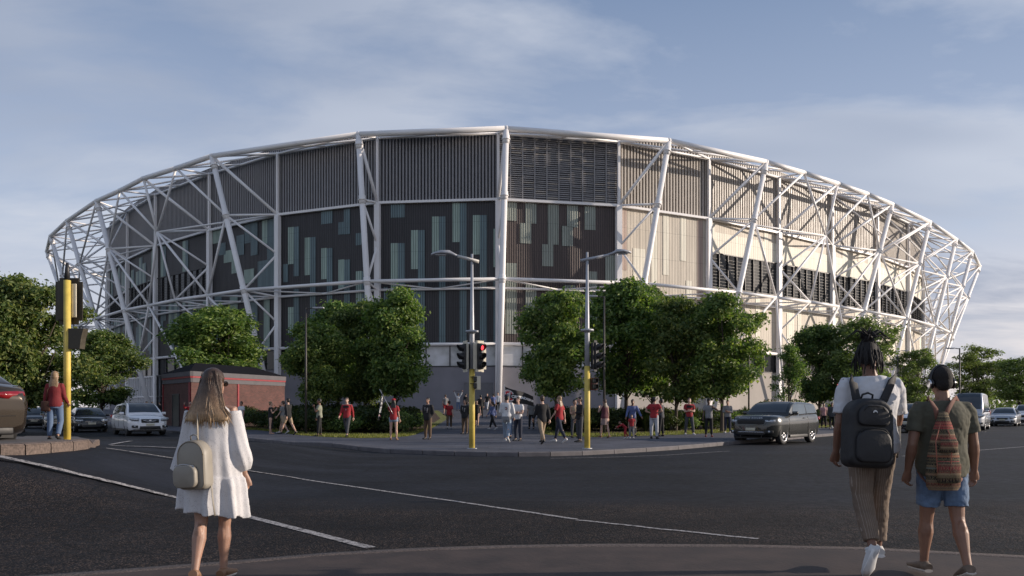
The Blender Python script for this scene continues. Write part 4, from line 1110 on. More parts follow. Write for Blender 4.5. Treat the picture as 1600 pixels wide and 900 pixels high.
def make_car(name, label, cat, loc, rz, P, paintm, glass=car_glass, rim=rim_m, group=None):
    L, W, H = P['L'], P['W']/2, P['H']; rw = P['rw']
    t = thing(name, label, cat, loc, rz, group)
    beltp = [(a*L, z) for a, z in P['belt']]     # top of the lower body along x
    def ztop(x): return catmull(beltp, x)
    def wid(x):
        e = 1.0
        df, drr = L/2-x, x+L/2
        if df < .7: e *= 1-.29*((.7-df)/.7)**2.3
        if drr < .55: e *= 1-.10*((.55-drr)/.55)**2.2
        return W*e
    def zbot(x):
        df, drr = L/2-x, x+L/2; z = P['clear']
        if df < .5: z += .10*((.5-df)/.5)**2
        if drr < .5: z += .12*((.5-drr)/.5)**2
        return z
    xs = [-L/2, -L/2+.03, -L/2+.09, -L/2+.2]+[(-L/2+.35)+(L-.7)*k/30 for k in range(31)]+[L/2-.2, L/2-.09, L/2-.03, L/2]
    rows = []
    for x in xs:
        w, zb, zt = wid(x), zbot(x), ztop(x); df, drr = L/2-x, x+L/2
        nose = max(0, 1-df/.10) if df < .10 else (max(0, 1-drr/.10) if drr < .10 else 0)
        w *= 1-.05*nose**2; zt -= .05*nose**2; zb += .04*nose**2
        hh = zt-zb; cr = .035 if abs(x) > 0 else .02
        half = [(0, zb), (.78*w, zb), (.93*w, zb+.04), (.975*w, zb+.16*hh), (.985*w, zb+.34*hh), (1.0*w, zb+.55*hh), (.995*w, zb+.72*hh), (.965*w, zb+.86*hh), (.93*w, zb+.95*hh), (.86*w, zt), (.5*w, zt+cr), (0, zt+cr*1.3)]
        row = [Vector((x, y, z)) for y, z in half]+[Vector((x, -y, z)) for y, z in half[1:-1][::-1]]
        rows.append(row)
    m = MB(); m.rings(rows, 0, True, True)
    body = m.build('body', paintm, t)
    # wheel arches
    cut = MB()
    for sx in P['wx']:
        for s in (-1, 1):
            cut.tube([(sx, s*(W*1.08), rw), (sx, s*(W-.30), rw)], rw*1.13, 28)
    co_ = cut.build('cutter', car_trim)
    md = body.modifiers.new('arches', 'BOOLEAN'); md.operation = 'DIFFERENCE'; md.object = co_; md.solver = 'EXACT'
    JOBS.append((body, co_, 32))
    # arch lips
    if P.get('cladding'):
        m = MB()
        for sx in P['wx']:
            for s in (-1, 1):
                n = 18; rr0, rr1 = rw*1.10, rw*1.24; ro = []
                for k in range(n+1):
                    a = PI*(-.06)+PI*1.12*k/n; c_, s_ = math.cos(a), math.sin(a); y0 = wid(sx+c_*rr1)
                    ro.append([Vector((sx+c_*rr0, s*(y0*.93), rw+s_*rr0)), Vector((sx+c_*rr0, s*(y0+.022), rw+s_*rr0)), Vector((sx+c_*rr1, s*(y0+.018), rw+s_*rr1)), Vector((sx+c_*rr1, s*(y0*.93), rw+s_*rr1))])
                m.rings(ro, 0, True, True)
        m.build('arch_trim', P['cladding'], t)
    m = MB()
    for s in (-1, 1): m.bevbox((sum(P['wx'])/2, s*W*.955, P['clear']+.05), (abs(P['wx'][0]-P['wx'][1])-2.4*rw, .09, .12), .02)
    m.build('sill', car_trim, t)
    m = MB(); m.box((0, 0, P['clear']+.03), (L*.9, W*1.5, .12)); m.build('underbody', car_trim, t)
    # wheels
    for sx in P['wx']:
        for s in (-1, 1):
            wy = s*(W-.13); tw = .22
            def ringp(r, y, n=28): return [Vector((sx+math.cos(2*PI*k/n)*r, wy+s*y, rw+math.sin(2*PI*k/n)*r)) for k in range(n)]
            m = MB(); m.rings([ringp(rw*.66, -tw/2), ringp(rw*.93, -tw/2), ringp(rw, -tw/2+.03), ringp(rw, tw/2-.03), ringp(rw*.93, tw/2), ringp(rw*.70, tw/2+.005), ringp(rw*.67, tw/2-.03)], 0, True, False)
            wh = m.build('wheel', tyre_m, t)
            m = MB(); m.rings([ringp(rw*.72, tw/2+.004), ringp(rw*.66, tw/2+.006), ringp(rw*.63, tw/2-.04)], 0, True, False)
            nsp = 5; 
            for k in range(nsp*2):
                a = 2*PI*(k//2)/nsp+(.13 if k % 2 else -.13); a2 = 2*PI*(k//2)/nsp+(.3 if k % 2 else -.3)*.9
                p0 = Vector((sx+math.cos(a)*rw*.10, wy+s*(tw/2-.02), rw+math.sin(a)*rw*.10)); p1 = Vector((sx+math.cos(a2)*rw*.67, wy+s*(tw/2-.012), rw+math.sin(a2)*rw*.67))
                m.tube([p0, p1], [(.030, .016), (.020, .012)], 6, ref=(0, 1, 0))
            m.ball((sx, wy+s*(tw/2-.02), rw), (rw*.17, .025, rw*.17)); m.build('rim', rim, wh)
            m = MB(); m.tube([(sx, wy+s*(tw/2-.085), rw), (sx, wy+s*(tw/2-.07), rw)], rw*.62, 24); m.build('brake_disc', car_trim, wh)
    # greenhouse
    G = P['gh']; xrb, xrr, xfr, xc = [a*L for a in G['x']]; tum = G.get('tumble', .76)
    zb0 = G['zb']
    def groof(x):
        if x < xrr: tt = clamp((x-xrb)/(xrr-xrb)); return lerp(G['zrb'], H-G.get('drop', .05), math.sin(tt*PI/2)**.95 if G.get('fast') else tt)
        if x > xfr: tt = clamp((xc-x)/(xc-xfr)); return lerp(G['zc'], H-.03, math.sin(tt*PI/2)**.9)
        tt = (x-xrr)/(xfr-xrr); return lerp(H-G.get('drop', .05), H-.03, tt)+math.sin(tt*PI)*.035
    def zbelt(x): return ztop(x)-.02
    def gw(x, z):
        wb = .925*min(wid(x), wid(clamp(x, -L/2+.6, L/2-.9)))
        return wb*lerp(1, tum, clamp((z-zb0)/(H-zb0))**1.15)
    gx = sorted(set([xrb+(xrr-xrb)*k/7 for k in range(8)]+[xrr+(xfr-xrr)*k/8 for k in range(9)]+[xfr+(xc-xfr)*k/9 for k in range(10)]))
    rows = []
    for x in gx:
        zt = groof(x); z0 = min(zbelt(x)-.03, zt-.02); hh = zt-z0
        row = []
        prof = [(0, 0), (.35, .35), (.7, .7), (.88, .88)]
        half = [(gw(x, z0+hh*b), z0+hh*b) for a, b in prof]
        we = gw(x, z0+hh*.9)
        half += [(we*.97, z0+hh*.955), (we*.90, zt), (we*.5, zt+.018), (0, zt+.024)]
        row = [Vector((x, y, z)) for y, z in half]+[Vector((x, -y, z)) for y, z in half[:-1][::-1]]
        rows.append(row)
    m = MB(); m.rings(rows, 0, True, True, closed=True)
    m.build('cabin', paintm, t)
    # side windows
    def sidewin(xa, xb, sa, sb, name='side_window'):
        for s in (-1, 1):
            m = MB(); ro = []
            n = 7
            for k in range(n+1):
                row = []
                for q in range(6):
                    tt = q/5; x = lerp(xa, xb, k/n)+lerp(sa, sb, k/n)*tt
                    zl = zbelt(x)+.035; zt = groof(x)-.10; zt = max(zt, zl+.01); z = lerp(zl, zt, tt)
                    row.append(Vector((x, s*(gw(x, z)+.007), z)))
                ro.append(row if s > 0 else row[::-1])
            m.rings(ro, 0, True, False, closed=False)
            for f in m.f: f.reverse()
            m.build(name, G.get('sideglass', glass), t)
    for wseg in G['wins']: sidewin(wseg[0]*L, wseg[1]*L, wseg[2]*L, wseg[3]*L)
    def screen(xa, xb, nm, gl):
        m = MB(); ro = []
        for k in range(9):
            x = lerp(xa, xb, k/8); zt = groof(x); we = gw(x, zt)*.90
            row = []
            for q in range(9):
                v = -1+2*q/8; row.append(Vector((x, we*.97*v, zt+.012+.024*(1-abs(v))+.004)))
            ro.append(row)
        m.rings(ro, 0, True, False, closed=False)
        if xb < xa:
            for f in m.f: f.reverse()
        m.build(nm, gl, t)
    screen(lerp(xfr, xc, .05), lerp(xfr, xc, .90), 'windscreen', G.get('front_glass', glass))
    screen(lerp(xrr, xrb, .10), lerp(xrr, xrb, .72), 'rear_window', glass)
    # mirrors and handles
    for s in (-1, 1):
        xm = lerp(xfr, xc, .62); m = MB(); m.bevbox((xm, s*(W+.07), zbelt(xm)+.10), (.13, .22, .14), .04); mr = m.build('mirror', P.get('mirror', paintm), t)
        m = MB(); m.tube([(xm+.02, s*W*.90, zbelt(xm)+.03), (xm+.01, s*(W+.02), zbelt(xm)+.07)], .025, 6); m.build('mirror_arm', car_trim, mr)
        for hx in P['handles']:
            m = MB(); m.bevbox((hx*L, s*(wid(hx*L)*.985+.012), zbelt(hx*L)-.13), (.20, .03, .035), .012); m.build('door_handle', paintm if not P.get('chromeh') else chrome_m, t)
        for dx_ in P['doors']:
            m = MB(); ro = [] 
            m.tube([(dx_*L, s*(W*.992), P['clear']+.2), (dx_*L, s*(W*1.003), P['clear']+.2+(zbelt(dx_*L)-P['clear']-.2)*.5), (dx_*L, s*W*.978, zbelt(dx_*L)-.07)], .006, 4); m.build('door_gap', car_trim, t)
    # front
    fx = L/2; Fp = P['front']
    for s in (-1, 1):
        a = Fp['ha']; rot = Matrix.Rotation(s*R(a), 3, 'Z') @ Matrix.Rotation(R(Fp.get('tilt', 0)), 3, 'Y')
        c = Vector((fx-Fp['hx'], s*W*Fp['hy'], Fp['hz'])); rows = []
        m = MB()
        # wedge shaped lamp: tall inside, pointed at the outer end
        w_, h_ = Fp['hw'], Fp['hh']; prof = [(-.5, -.5, 1.0), (-.25, -.5, 1.0), (.1, -.35, .95), (.5, .05, .5)]
        prof = [(-.5, .5, -.35), (-.2, .5, -.5), (.2, .55, -.42), (.5, .62, -.05)]
        for yy, zt_, zb_ in prof:
            rows.append([c+rot @ Vector((xx, s*yy*w_, zz*h_)) for xx, zz in ((-.05, zb_), (.03, zb_), (.045, (zt_+zb_)/2), (.02, zt_), (-.05, zt_))])
        m.rings(rows, 0, True, True); hl = m.build('headlight', head_m, t)
        m = MB(); m.ball(c+rot @ Vector((.03, -s*.12*w_, .0)), (.03, h_*.26, h_*.26)); m.build('lamp', chrome_m, hl)
        m = MB(); m.bevbox((fx-Fp.get('fogx', .07), s*W*.74, P['clear']+.24), (.12, .30, .12), .02, 0, Matrix.Rotation(s*R(24), 3, 'Z')); fg = m.build('air_intake', car_trim, t)
        m = MB(); m.ball((fx-Fp.get('fogx', .07)+.06, s*W*.76, P['clear']+.25), (.02, .05, .045)); m.build('fog_lamp', head_m, fg)
    gz, gh_, gw_ = Fp['grille']
    m = MB(); m.bevbox((fx-.045, 0, gz), (.12, W*2*gw_, gh_), .03); gr = m.build('grille', Fp.get('gm', car_trim), t)
    m = MB()
    for k in range(4): m.box((fx+.017, 0, gz-gh_*.36+gh_*.24*k), (.012, W*2*gw_*.93, .012))
    m.build('grille_bar', Fp.get('gbar', car_trim), gr)
    m = MB(); m.bevbox((fx-.05, 0, P['clear']+.18), (.14, W*1.05, .16), .03); m.build('lower_intake', car_trim, t)
    m = MB(); m.bevbox((fx+.018, 0, P['clear']+.34), (.015, .40, .11), .005); m.build('number_plate', Fp.get('plate', plate_m), t)
    # rear
    rx = -L/2; Rp = P['rear']
    for s in (-1, 1):
        c = Vector((rx+.055, s*W*Rp['y'], Rp['z'])); rows = []
        rot = Matrix.Rotation(-s*R(Rp.get('a', 16)), 3, 'Z')
        for yy, zt_, zb_ in [(-.5, .28, -.22), (-.2, .42, -.4), (.25, .5, -.5), (.5, .42, -.36)]:
            rows.append([c+rot @ Vector((xx, s*yy*Rp['w'], zz*Rp['h'])) for xx, zz in ((.10, zb_), (-.045, zb_), (-.065, (zt_+zb_)/2), (-.045, zt_), (.10, zt_))])
        m = MB(); m.rings(rows, 0, True, True); tl = m.build('tail_light', tail_m, t)
    m = MB(); m.tube([(rx-.002, -W*.62, Rp['z']+.115), (rx-.004, 0, Rp['z']+.125), (rx-.002, W*.62, Rp['z']+.115)], .005, 4); m.tube([(rx-.002, -W*.70, P['clear']+.36), (rx-.006, 0, P['clear']+.35), (rx-.002, W*.70, P['clear']+.36)], .006, 4); m.build('boot_gap', car_trim, t)
    m = MB(); m.bevbox((rx-.006, 0, Rp['z']-.10), (.015, .40, .11), .005); m.build('number_plate', plate_m, t)
    m = MB(); m.bevbox((rx+.06, 0, P['clear']+.10), (.12, W*1.35, .14), .03); m.build('rear_bumper', Rp.get('bm', car_trim), t)
    return t
SUV = dict(L=4.68, W=1.92, H=1.72, rw=.365, clear=.24, wx=(-1.36, 1.36), belt=[(-.5, .90), (-.46, 1.05), (-.3, 1.10), (0, 1.07), (.22, 1.07), (.33, 1.03), (.44, .93), (.485, .82), (.5, .72)],
    gh=dict(x=(-.485, -.36, .04, .27), zb=1.05, zrb=1.05, zc=1.06, tumble=.78, drop=.10, wins=[(-.40, -.27, .05, .0), (-.255, -.05, .0, 0.0), (-.035, .185, 0, -.055)]),
    handles=(-.20, .03), doors=(-.26, -.04, .20), front=dict(ha=34, hx=.12, hy=.77, hz=.84, hw=.46, hh=.17, grille=(.76, .20, .44)), rear=dict(y=.76, z=.98, w=.40, h=.18))
OFFR = dict(L=4.40, W=1.98, H=1.70, rw=.415, clear=.26, wx=(-1.33, 1.33), belt=[(-.5, .95), (-.46, 1.18), (-.3, 1.20), (0, 1.16), (.2, 1.14), (.33, 1.13), (.45, 1.09), (.488, .99), (.5, .84)],
    gh=dict(x=(-.488, -.445, -.01, .195), zb=1.08, zrb=1.16, zc=1.12, tumble=.84, drop=.11, wins=[(-.42, -.21, .0, .0), (-.195, .12, .0, -.07)], sideglass=car_glass_sky),
    handles=(-.12,), doors=(-.2, .2), front=dict(ha=30, hx=.13, hy=.76, hz=.90, hw=.38, hh=.12, grille=(.88, .17, .56)), rear=dict(y=.78, z=1.0, w=.34, h=.16))
HATCH = dict(L=4.33, W=1.79, H=1.48, rw=.33, clear=.18, wx=(-1.28, 1.33), belt=[(-.5, .80), (-.46, .93), (-.3, .99), (0, .95), (.2, .94), (.33, .90), (.44, .80), (.485, .70), (.5, .60)],
    gh=dict(x=(-.48, -.33, .05, .34), zb=.94, zrb=.95, zc=.90, tumble=.74, drop=.10, wins=[(-.38, -.26, .05, .0), (-.245, -.03, .0, 0.0), (-.015, .24, 0, -.09)]),
    handles=(-.18, .05), doors=(-.25, -.02, .24), front=dict(ha=36, hx=.10, hy=.77, hz=.68, hw=.50, hh=.15, grille=(.62, .10, .42), gbar=chrome_m), rear=dict(y=.78, z=.88, w=.34, h=.18))
SEDAN = dict(L=4.75, W=1.86, H=1.46, rw=.335, clear=.18, wx=(-1.40, 1.42), belt=[(-.5, .92), (-.47, 1.06), (-.40, 1.075), (-.3, 1.03), (0, .95), (.2, .94), (.33, .90), (.44, .80), (.485, .70), (.5, .60)],
    gh=dict(x=(-.40, -.16, .07, .29), zb=.95, zrb=1.05, zc=.91, tumble=.70, drop=.03, fast=True, wins=[(-.29, -.17, .10, .01), (-.155, .0, .01, 0.0), (.015, .22, 0, -.09)]),
    handles=(-.12, .08), doors=(-.17, .01, .22), front=dict(ha=36, hx=.10, hy=.77, hz=.68, hw=.50, hh=.15, grille=(.60, .14, .40)), rear=dict(y=.62, z=.90, w=.46, h=.15, a=16))
VAN = dict(L=5.25, W=1.88, H=2.42, rw=.34, clear=.22, wx=(-1.5, 1.75), belt=[(-.5, 1.05), (-.47, 1.18), (-.3, 1.20), (0, 1.20), (.25, 1.20), (.38, 1.16), (.455, 1.06), (.485, .90), (.5, .75)],
    gh=dict(x=(-.49, -.47, .25, .445), zb=1.18, zrb=1.25, zc=1.10, tumble=.84, drop=.03, wins=[(-.44, -.26, .0, .0), (-.245, .0, .0, 0.0), (.06, .33, 0, -.08)]),
    handles=(-.05, .10), doors=(0.03, .33), front=dict(ha=24, hx=.09, hy=.80, hz=.92, hw=.42, hh=.20, grille=(.86, .16, .42)), rear=dict(y=.86, z=1.1, w=.18, h=.35))
def carloc(px, D): 
    p = at(px, D, 0.006); return p
white_p = paint_m('pearl white paint', (0.78, 0.78, 0.80), .05, .35); black_p = paint_m('black car paint', (0.012, 0.013, 0.016)); brown_p = paint_m('bronze brown paint', (0.050, 0.037, 0.026), .6, .30)
green_p = paint_m('dark green grey paint', (0.010, 0.013, 0.013), .3, .24); silver_p = paint_m('silver paint', (0.42, 0.44, 0.48), .6, .35); grey_p = paint_m('dark grey paint', (0.05, 0.055, 0.06), .5)
beige_p = paint_m('champagne paint', (0.38, 0.34, 0.28), .4)
c1 = make_car('parked_car', 'white off-roader with a chrome grille waiting at the left of the brick building', 'car', carloc(217, 41.4), R(-51), SUV, white_p, rim=rim_dark)
m = MB(); m.tube([(2.352, -.34, .80), (2.362, -.18, .755), (2.365, 0, .745), (2.362, .18, .755), (2.352, .34, .80)], .022, 8); m.bevbox((2.36, 0, .785), (.03, .13, .085), .02); m.build('grille_badge', chrome_m, c1)
c2 = make_car('parked_car', 'black hatchback behind the white off-roader', 'car', carloc(137, 47.0), R(-55), HATCH, black_p)
m = MB()
for zz in (.60, .645):
    for s in (-1, 1): m.tube([(2.19, s*.085, zz-.03), (2.19, 0, zz+.02)], .012, 6)
m.build('badge', chrome_m, c2)
make_car('parked_car', 'champagne car hidden behind the yellow pole', 'car', carloc(92, 51.0), R(-57), HATCH, beige_p)
make_car('parked_car', 'small grey car seen between the brown car and the woman in jeans', 'car', carloc(57, 56.0), R(-62), HATCH, grey_p)
rear_c = at(-44, 12.9, 0); hd_ = Vector((-.78, .62, 0)).normalized(); cc = Vector((rear_c.x, rear_c.y, 0))+hd_*2.37
make_car('parked_car', 'bronze brown saloon with a long red tail light cut by the left edge', 'car', (cc.x, cc.y, hgt(cc.x+1.6, cc.y-1.2)+.01), math.atan2(hd_.y, hd_.x), SEDAN, brown_p)
c6 = make_car('parked_car', 'dark off-roader with bright alloy wheels driving at the right kerb', 'car', carloc(1212, 31.6), R(-134), OFFR, green_p, glass=car_glass, group=None)
# lettering on the bonnet edge, chrome skid bar
vs, fs = text_mesh('RANGE ROVER', .088, .003)
M_ = Matrix.Translation((2.188, 0, 1.035)) @ Matrix.Rotation(R(90), 4, 'Z') @ Matrix.Rotation(R(62), 4, 'X')
m = MB()
vs = [Vector((v.x*1.7, v.y*.8, v.z)) for v in vs]
m.add([M_ @ v for v in vs], fs, 0); m.build('lettering', chrome_m, c6)
m = MB(); m.tube([(2.12, -.72, .50), (2.215, -.45, .49), (2.215, .45, .49), (2.12, .72, .50)], (.022), 6); m.tube([(2.2, -.5, .49), (2.16, -.42, .30)], .02, 6); m.tube([(2.2, .5, .49), (2.16, .42, .30)], .02, 6); m.build('bumper_bar', rim_m, c6)
make_car('parked_car', 'white car partly hidden between the two men in front', 'car', carloc(1432, 46), R(-131), SUV, white_p)
make_car('parked_van', 'silver high-roofed van at the right kerb', 'van', carloc(1518, 51.5), R(-126), VAN, silver_p)
make_car('parked_car', 'silver saloon behind the high-roofed van', 'car', carloc(1571, 62), R(-128), SEDAN, silver_p)
make_car('parked_car', 'white off-roader cut by the right edge', 'car', carloc(1606, 65), R(-126), SUV, white_p)
# ------------------------------------------------------------------ people
def cloth(name, col, rough=.85, var=.15): return mat('cloth '+name, col, rough, 0, var, 9.0, .5, 26, .006)
def skin_m(name, col):
    m, nt, b = _new('skin '+name)
    f = noise_tex(nt, coords(nt), 7, 5)
    nt.links.new(ramp(nt, f, [(.3, [c*.86 for c in col]), (.7, [min(1, c*1.1) for c in col])]), b.inputs['Base Color'])
    b.inputs['Roughness'].default_value = .5; b.inputs['Subsurface Weight'].default_value = .12; b.inputs['Subsurface Radius'].default_value = (.02, .008, .004)
    bump(nt, b, noise_tex(nt, coords(nt), 90, 3), .12, .003)
    return m
SK = {'light': skin_m('light', (.52, .33, .25)), 'mid': skin_m('tanned', (.36, .21, .15)), 'brown': skin_m('brown', (.20, .10, .065)), 'dark': skin_m('dark', (.10, .052, .036))}
def hair_m(name, col, rough=.45):
    m, nt, b = _new('hair '+name)
    co = coords(nt, 'Object', (1, 1, .12)); f = noise_tex(nt, co, 130, 4, .7); g = noise_tex(nt, coords(nt), 4, 3)
    c = ramp(nt, f, [(.3, [c*.45 for c in col]), (.7, [min(1, c*1.5) for c in col])])
    nt.links.new(c, b.inputs['Base Color']); b.inputs['Roughness'].default_value = rough; bump(nt, b, f, .8, .004)
    return m
HR = {'black': hair_m('black', (.012, .010, .010)), 'brown': hair_m('brown', (.06, .035, .022)), 'blond': hair_m('blond', (.26, .17, .095)), 'grey': hair_m('grey', (.25, .24, .23))}
eye_m = mat('dark eye', (.02, .015, .012), .2); lip_m = mat('lip', (.28, .10, .08), .5); shoe_w = mat('white shoe', (.55, .55, .55), .6); shoe_b = mat('dark shoe', (.02, .018, .017), .5); shoe_t = mat('tan shoe', (.25, .14, .08), .6)
def sk(s): return Vector((math.sin(s), math.cos(s), 0))

class Fig:
    """joint positions of a standing figure, local coordinates, facing +y"""
    def __init__(s, h, leg=((8, 0), (-8, 0)), arm=((0, 8, 12, 0), (0, 8, 12, 0)), lean=0, sex='m', head=(0, 0), wid=1.0):
        s.h = h; s.sex = sex; s.wid = wid; f = 1.0; s.leg = leg; s.arm = arm
        hip = .052 if sex == 'm' else .054; sh = (.108 if sex == 'm' else .094)*wid
        P = {}
        def rx(a): a = R(a); return lambda l: Vector((0, math.sin(a)*l, -math.cos(a)*l))
        for k, sd in ((0, -1), (1, 1)):
            a, kn = leg[k][0], leg[k][1]; ab = leg[k][2] if len(leg[k]) > 2 else 1.5
            hp = Vector((sd*hip, 0, .525)); kp = hp+rx(a)(.245)+Vector((sd*math.sin(R(ab))*.245, 0, 0)); an = kp+rx(a-kn)(.235)+Vector((sd*math.sin(R(ab))*.15, 0, 0))
            P['hip', sd], P['knee', sd], P['ankle', sd] = hp, kp, an
            pit = (R(leg[k][3]) if len(leg[k]) > 3 else R(clamp((a-kn), -60, 20)) if (a-kn) < -8 else 0)
            fdir = Vector((sd*.12, math.cos(pit), math.sin(pit))).normalized(); P['fdir', sd] = fdir
            P['toe', sd] = an+fdir*.105+Vector((0, 0, -.028)); P['heel', sd] = an-fdir*.028+Vector((0, 0, -.030))
        low = min(min(P['toe', d].z, P['heel', d].z) for d in (-1, 1))-.012
        for k_ in P:
            if k_[0] != 'fdir': P[k_] = P[k_]-Vector((0, 0, low))
        dz = -low; ln = R(lean)
        def T(x, y, z):  # torso point leaning forward round the hip
            zz = z-.53; return Vector((x, y*math.cos(ln)+zz*math.sin(ln), .53+dz+zz*math.cos(ln)-y*math.sin(ln)))
        s.T = T
        for k, sd in ((0, -1), (1, 1)):
            sw, ab, el, tw = arm[k]
            S = T(sd*sh, -.004, .799); sw_, ab_, el_, tw_ = R(sw), R(ab), R(el), R(tw)
            d1 = Vector((sd*math.sin(ab_), math.sin(sw_)*math.cos(ab_), -math.cos(sw_)*math.cos(ab_)))
            # forearm bends forward (and inwards with the twist)
            fw = Vector((0, math.cos(sw_), math.sin(sw_))); inn = Vector((-sd, 0, 0))
            bend = (fw*math.cos(tw_)+inn*math.sin(tw_)).normalized()
            d2 = (d1*math.cos(el_)+bend*math.sin(el_)).normalized()
            E = S+d1*.172; Wp = E+d2*.142
            P['sh', sd], P['el', sd], P['wr', sd], P['hd', sd] = S, E, Wp, d2
        s.P = P; hl, hn = R(head[0]), R(head[1])
        s.headrot = Matrix.Rotation(-hl, 3, 'Z') @ Matrix.Rotation(-hn, 3, 'X')
        s.neck = T(0, -.006, .835); s.hc = T(0, .008, .93)+Vector((0, math.sin(hn)*.02, 0))
        for k_ in list(P):
            if k_[0] not in ('fdir', 'hd'): P[k_] = P[k_]*h
        s.neck *= h; s.hc *= h
        s.D = dz
    def t(s, x, y, z): return s.T(x, y, z)*s.h
def hand_mesh(m, wr, d, side, h, curl=35, inward=None, scale=1.0, n=6):
    """palm plus five separate bent fingers; d is the forearm direction, side -1/1"""
    u = .0105*h*scale*9.2
    d = d.normalized(); inn = Vector((-side, 0, 0)) if inward is None else Vector(inward)
    pn = (inn-d*inn.dot(d)).normalized()      # palm normal
    ac = d.cross(pn).normalized()             # across the knuckles
    fwd = Vector((0, 1, 0))
    if ac.dot(fwd) < 0: ac = -ac              # thumb side faces forward
    L = .105*h*scale; pw = .042*h*scale
    m.tube([wr-d*.01*h, wr+d*L*.14, wr+d*L*.34, wr+d*L*.50], [(pw*.36, .0125*h), (pw*.52, .0135*h), (pw*.60, .0125*h), (pw*.56, .010*h)] if True else 0, 8, ref=ac)
    # note: tube's first radius is measured along ref x tangent = palm normal direction
    for k, (off, ln_) in enumerate(((.72, .43), (.26, .48), (-.2, .45), (-.64, .36))):
        b = wr+d*L*.46+ac*pw*.62*off; fl = L*ln_; r = .0048*h*scale; c = R(curl*(1+.12*k))
        pts = [b]; dd = d.copy(); 
        for q, fr_ in enumerate((.42, .32, .26)):
            dd = (math.cos(c*(.55 if q == 0 else 1))*dd+math.sin(c*(.55 if q == 0 else 1))*pn).normalized(); pts.append(pts[-1]+dd*fl*fr_)
            # rotate the palm normal along with the finger
            pn2 = (pn-dd*pn.dot(dd)).normalized(); c = R(curl*.9)
            pn_loc = pn2
            pn = pn_loc
        m.tube(pts, [r*1.12, r*1.08, r*.95, r*.72], n)
        pn = (inn-d*inn.dot(d)).normalized()
    b = wr+d*L*.12+ac*pw*.45; td = (d*.75+ac*.62+pn*.35).normalized(); td2 = (d*.95+ac*.2+pn*.45).normalized()
    r = .0056*h*scale
    m.tube([b, b+td*L*.24, b+td*L*.24+td2*L*.18, b+td*L*.24+td2*L*.31], [r*1.35, r*1.15, r*1.0, r*.7], n)
def body_mesh(F, mb, thin=1.0):
    h, P, sx = F.h, F.P, F.sex; fem = sx == 'f'
    n = 14
    # torso as stacked ellipses
    prof = [(.475, .050, .048), (.50, .078, .062), (.53, .088 if not fem else .094, .068), (.57, .082 if not fem else .086, .062), (.62, .073 if not fem else .066, .053), (.67, .080 if not fem else .069, .056), (.73, .092 if not fem else .080, .064), (.78, .096 if not fem else .083, .060), (.803, .084, .050), (.825, .058, .040), (.845, .034, .034)]
    rows = []
    for z, a, b in prof:
        a *= F.wid; rows.append([F.t(math.cos(2*PI*k/n)*a, math.sin(2*PI*k/n)*b, z) for k in range(n)])
    mb.rings(rows)
    # neck and head
    mb.tube([F.neck-Vector((0, 0, .02*h)), F.neck.lerp(F.hc, .55)], [.034*h*F.wid**.5, .031*h], 10)
    hr = F.headrot; c = F.hc; s_ = h
    def H(x, y, z): return c+hr @ Vector((x*s_, y*s_, z*s_))
    F.H = H
    mb.ball(H(0, -.006, .018), (.0435*h, .052*h, .052*h), seg=14, ring=10, rot=hr)
    mb.ball(H(0, .010, -.022), (.036*h, .040*h, .040*h), seg=12, ring=8, rot=hr)
    mb.ball(H(0, .026, -.048), (.021*h, .018*h, .014*h), seg=10, ring=6, rot=hr)
    mb.tube([H(0, .048, .010), H(0, .060, -.016), H(0, .052, -.024)], [.006*h, .0095*h, .007*h], 6)
    for d in (-1, 1): mb.ball(H(d*.0435, -.004, -.004), (.006*h, .012*h, .018*h), seg=8, ring=6, rot=hr)
    mb.tube([H(-.014, .047, -.038), H(.014, .047, -.038)], [.006*h, .006*h], 6)
    # limbs
    lt = .94 if fem else 1.0
    for d in (-1, 1):
        hp, kp, an = P['hip', d], P['knee', d], P['ankle', d]
        mb.tube([hp+Vector((0, 0, .02*h)), hp.lerp(kp, .25), hp.lerp(kp, .7), kp, kp.lerp(an, .12), kp.lerp(an, .35), kp.lerp(an, .75), an, an-Vector((0, 0, .012*h))], [.050*h*lt, .051*h*lt, .038*h*lt, .0315*h*lt, .0295*h*lt, (.033*h*lt, .035*h*lt), .0215*h*lt, .0185*h*lt, .02*h*lt], 12, ref=(1, 0, 0))
        mb.ball(kp.lerp(an, .28)-P['fdir', d]*.010*h, (.024*h*lt, .026*h*lt, .05*h), seg=10, ring=8)
        fd = P['fdir', d]; hl, to = P['heel', d], P['toe', d]
        mb.tube([hl+Vector((0, 0, .006*h)), hl.lerp(to, .3)+Vector((0, 0, .016*h)), hl.lerp(to, .65)+Vector((0, 0, .004*h)), to], [(.018*h, .016*h), (.022*h, .022*h), (.027*h, .014*h), (.020*h, .009*h)], 10, ref=(0, 0, 1))
        S, E, Wp = P['sh', d], P['el', d], P['wr', d]; at_ = (.80 if fem else 1.0)*F.wid**.5
        inn = F.t(d*.055*F.wid, 0, .803)
        mb.tube([inn, S+Vector((0, 0, .002*h)), S.lerp(E, .15), S.lerp(E, .5), S.lerp(E, .9), E, E.lerp(Wp, .25), E.lerp(Wp, .7), Wp, Wp+P['hd', d]*.012*h], [.034*h*at_, .034*h*at_, .031*h*at_, .0275*h*at_, .0225*h*at_, .0225*h*at_, .0245*h*at_, .0185*h*at_, (.0165*h*at_, .0135*h), .014*h], 10)
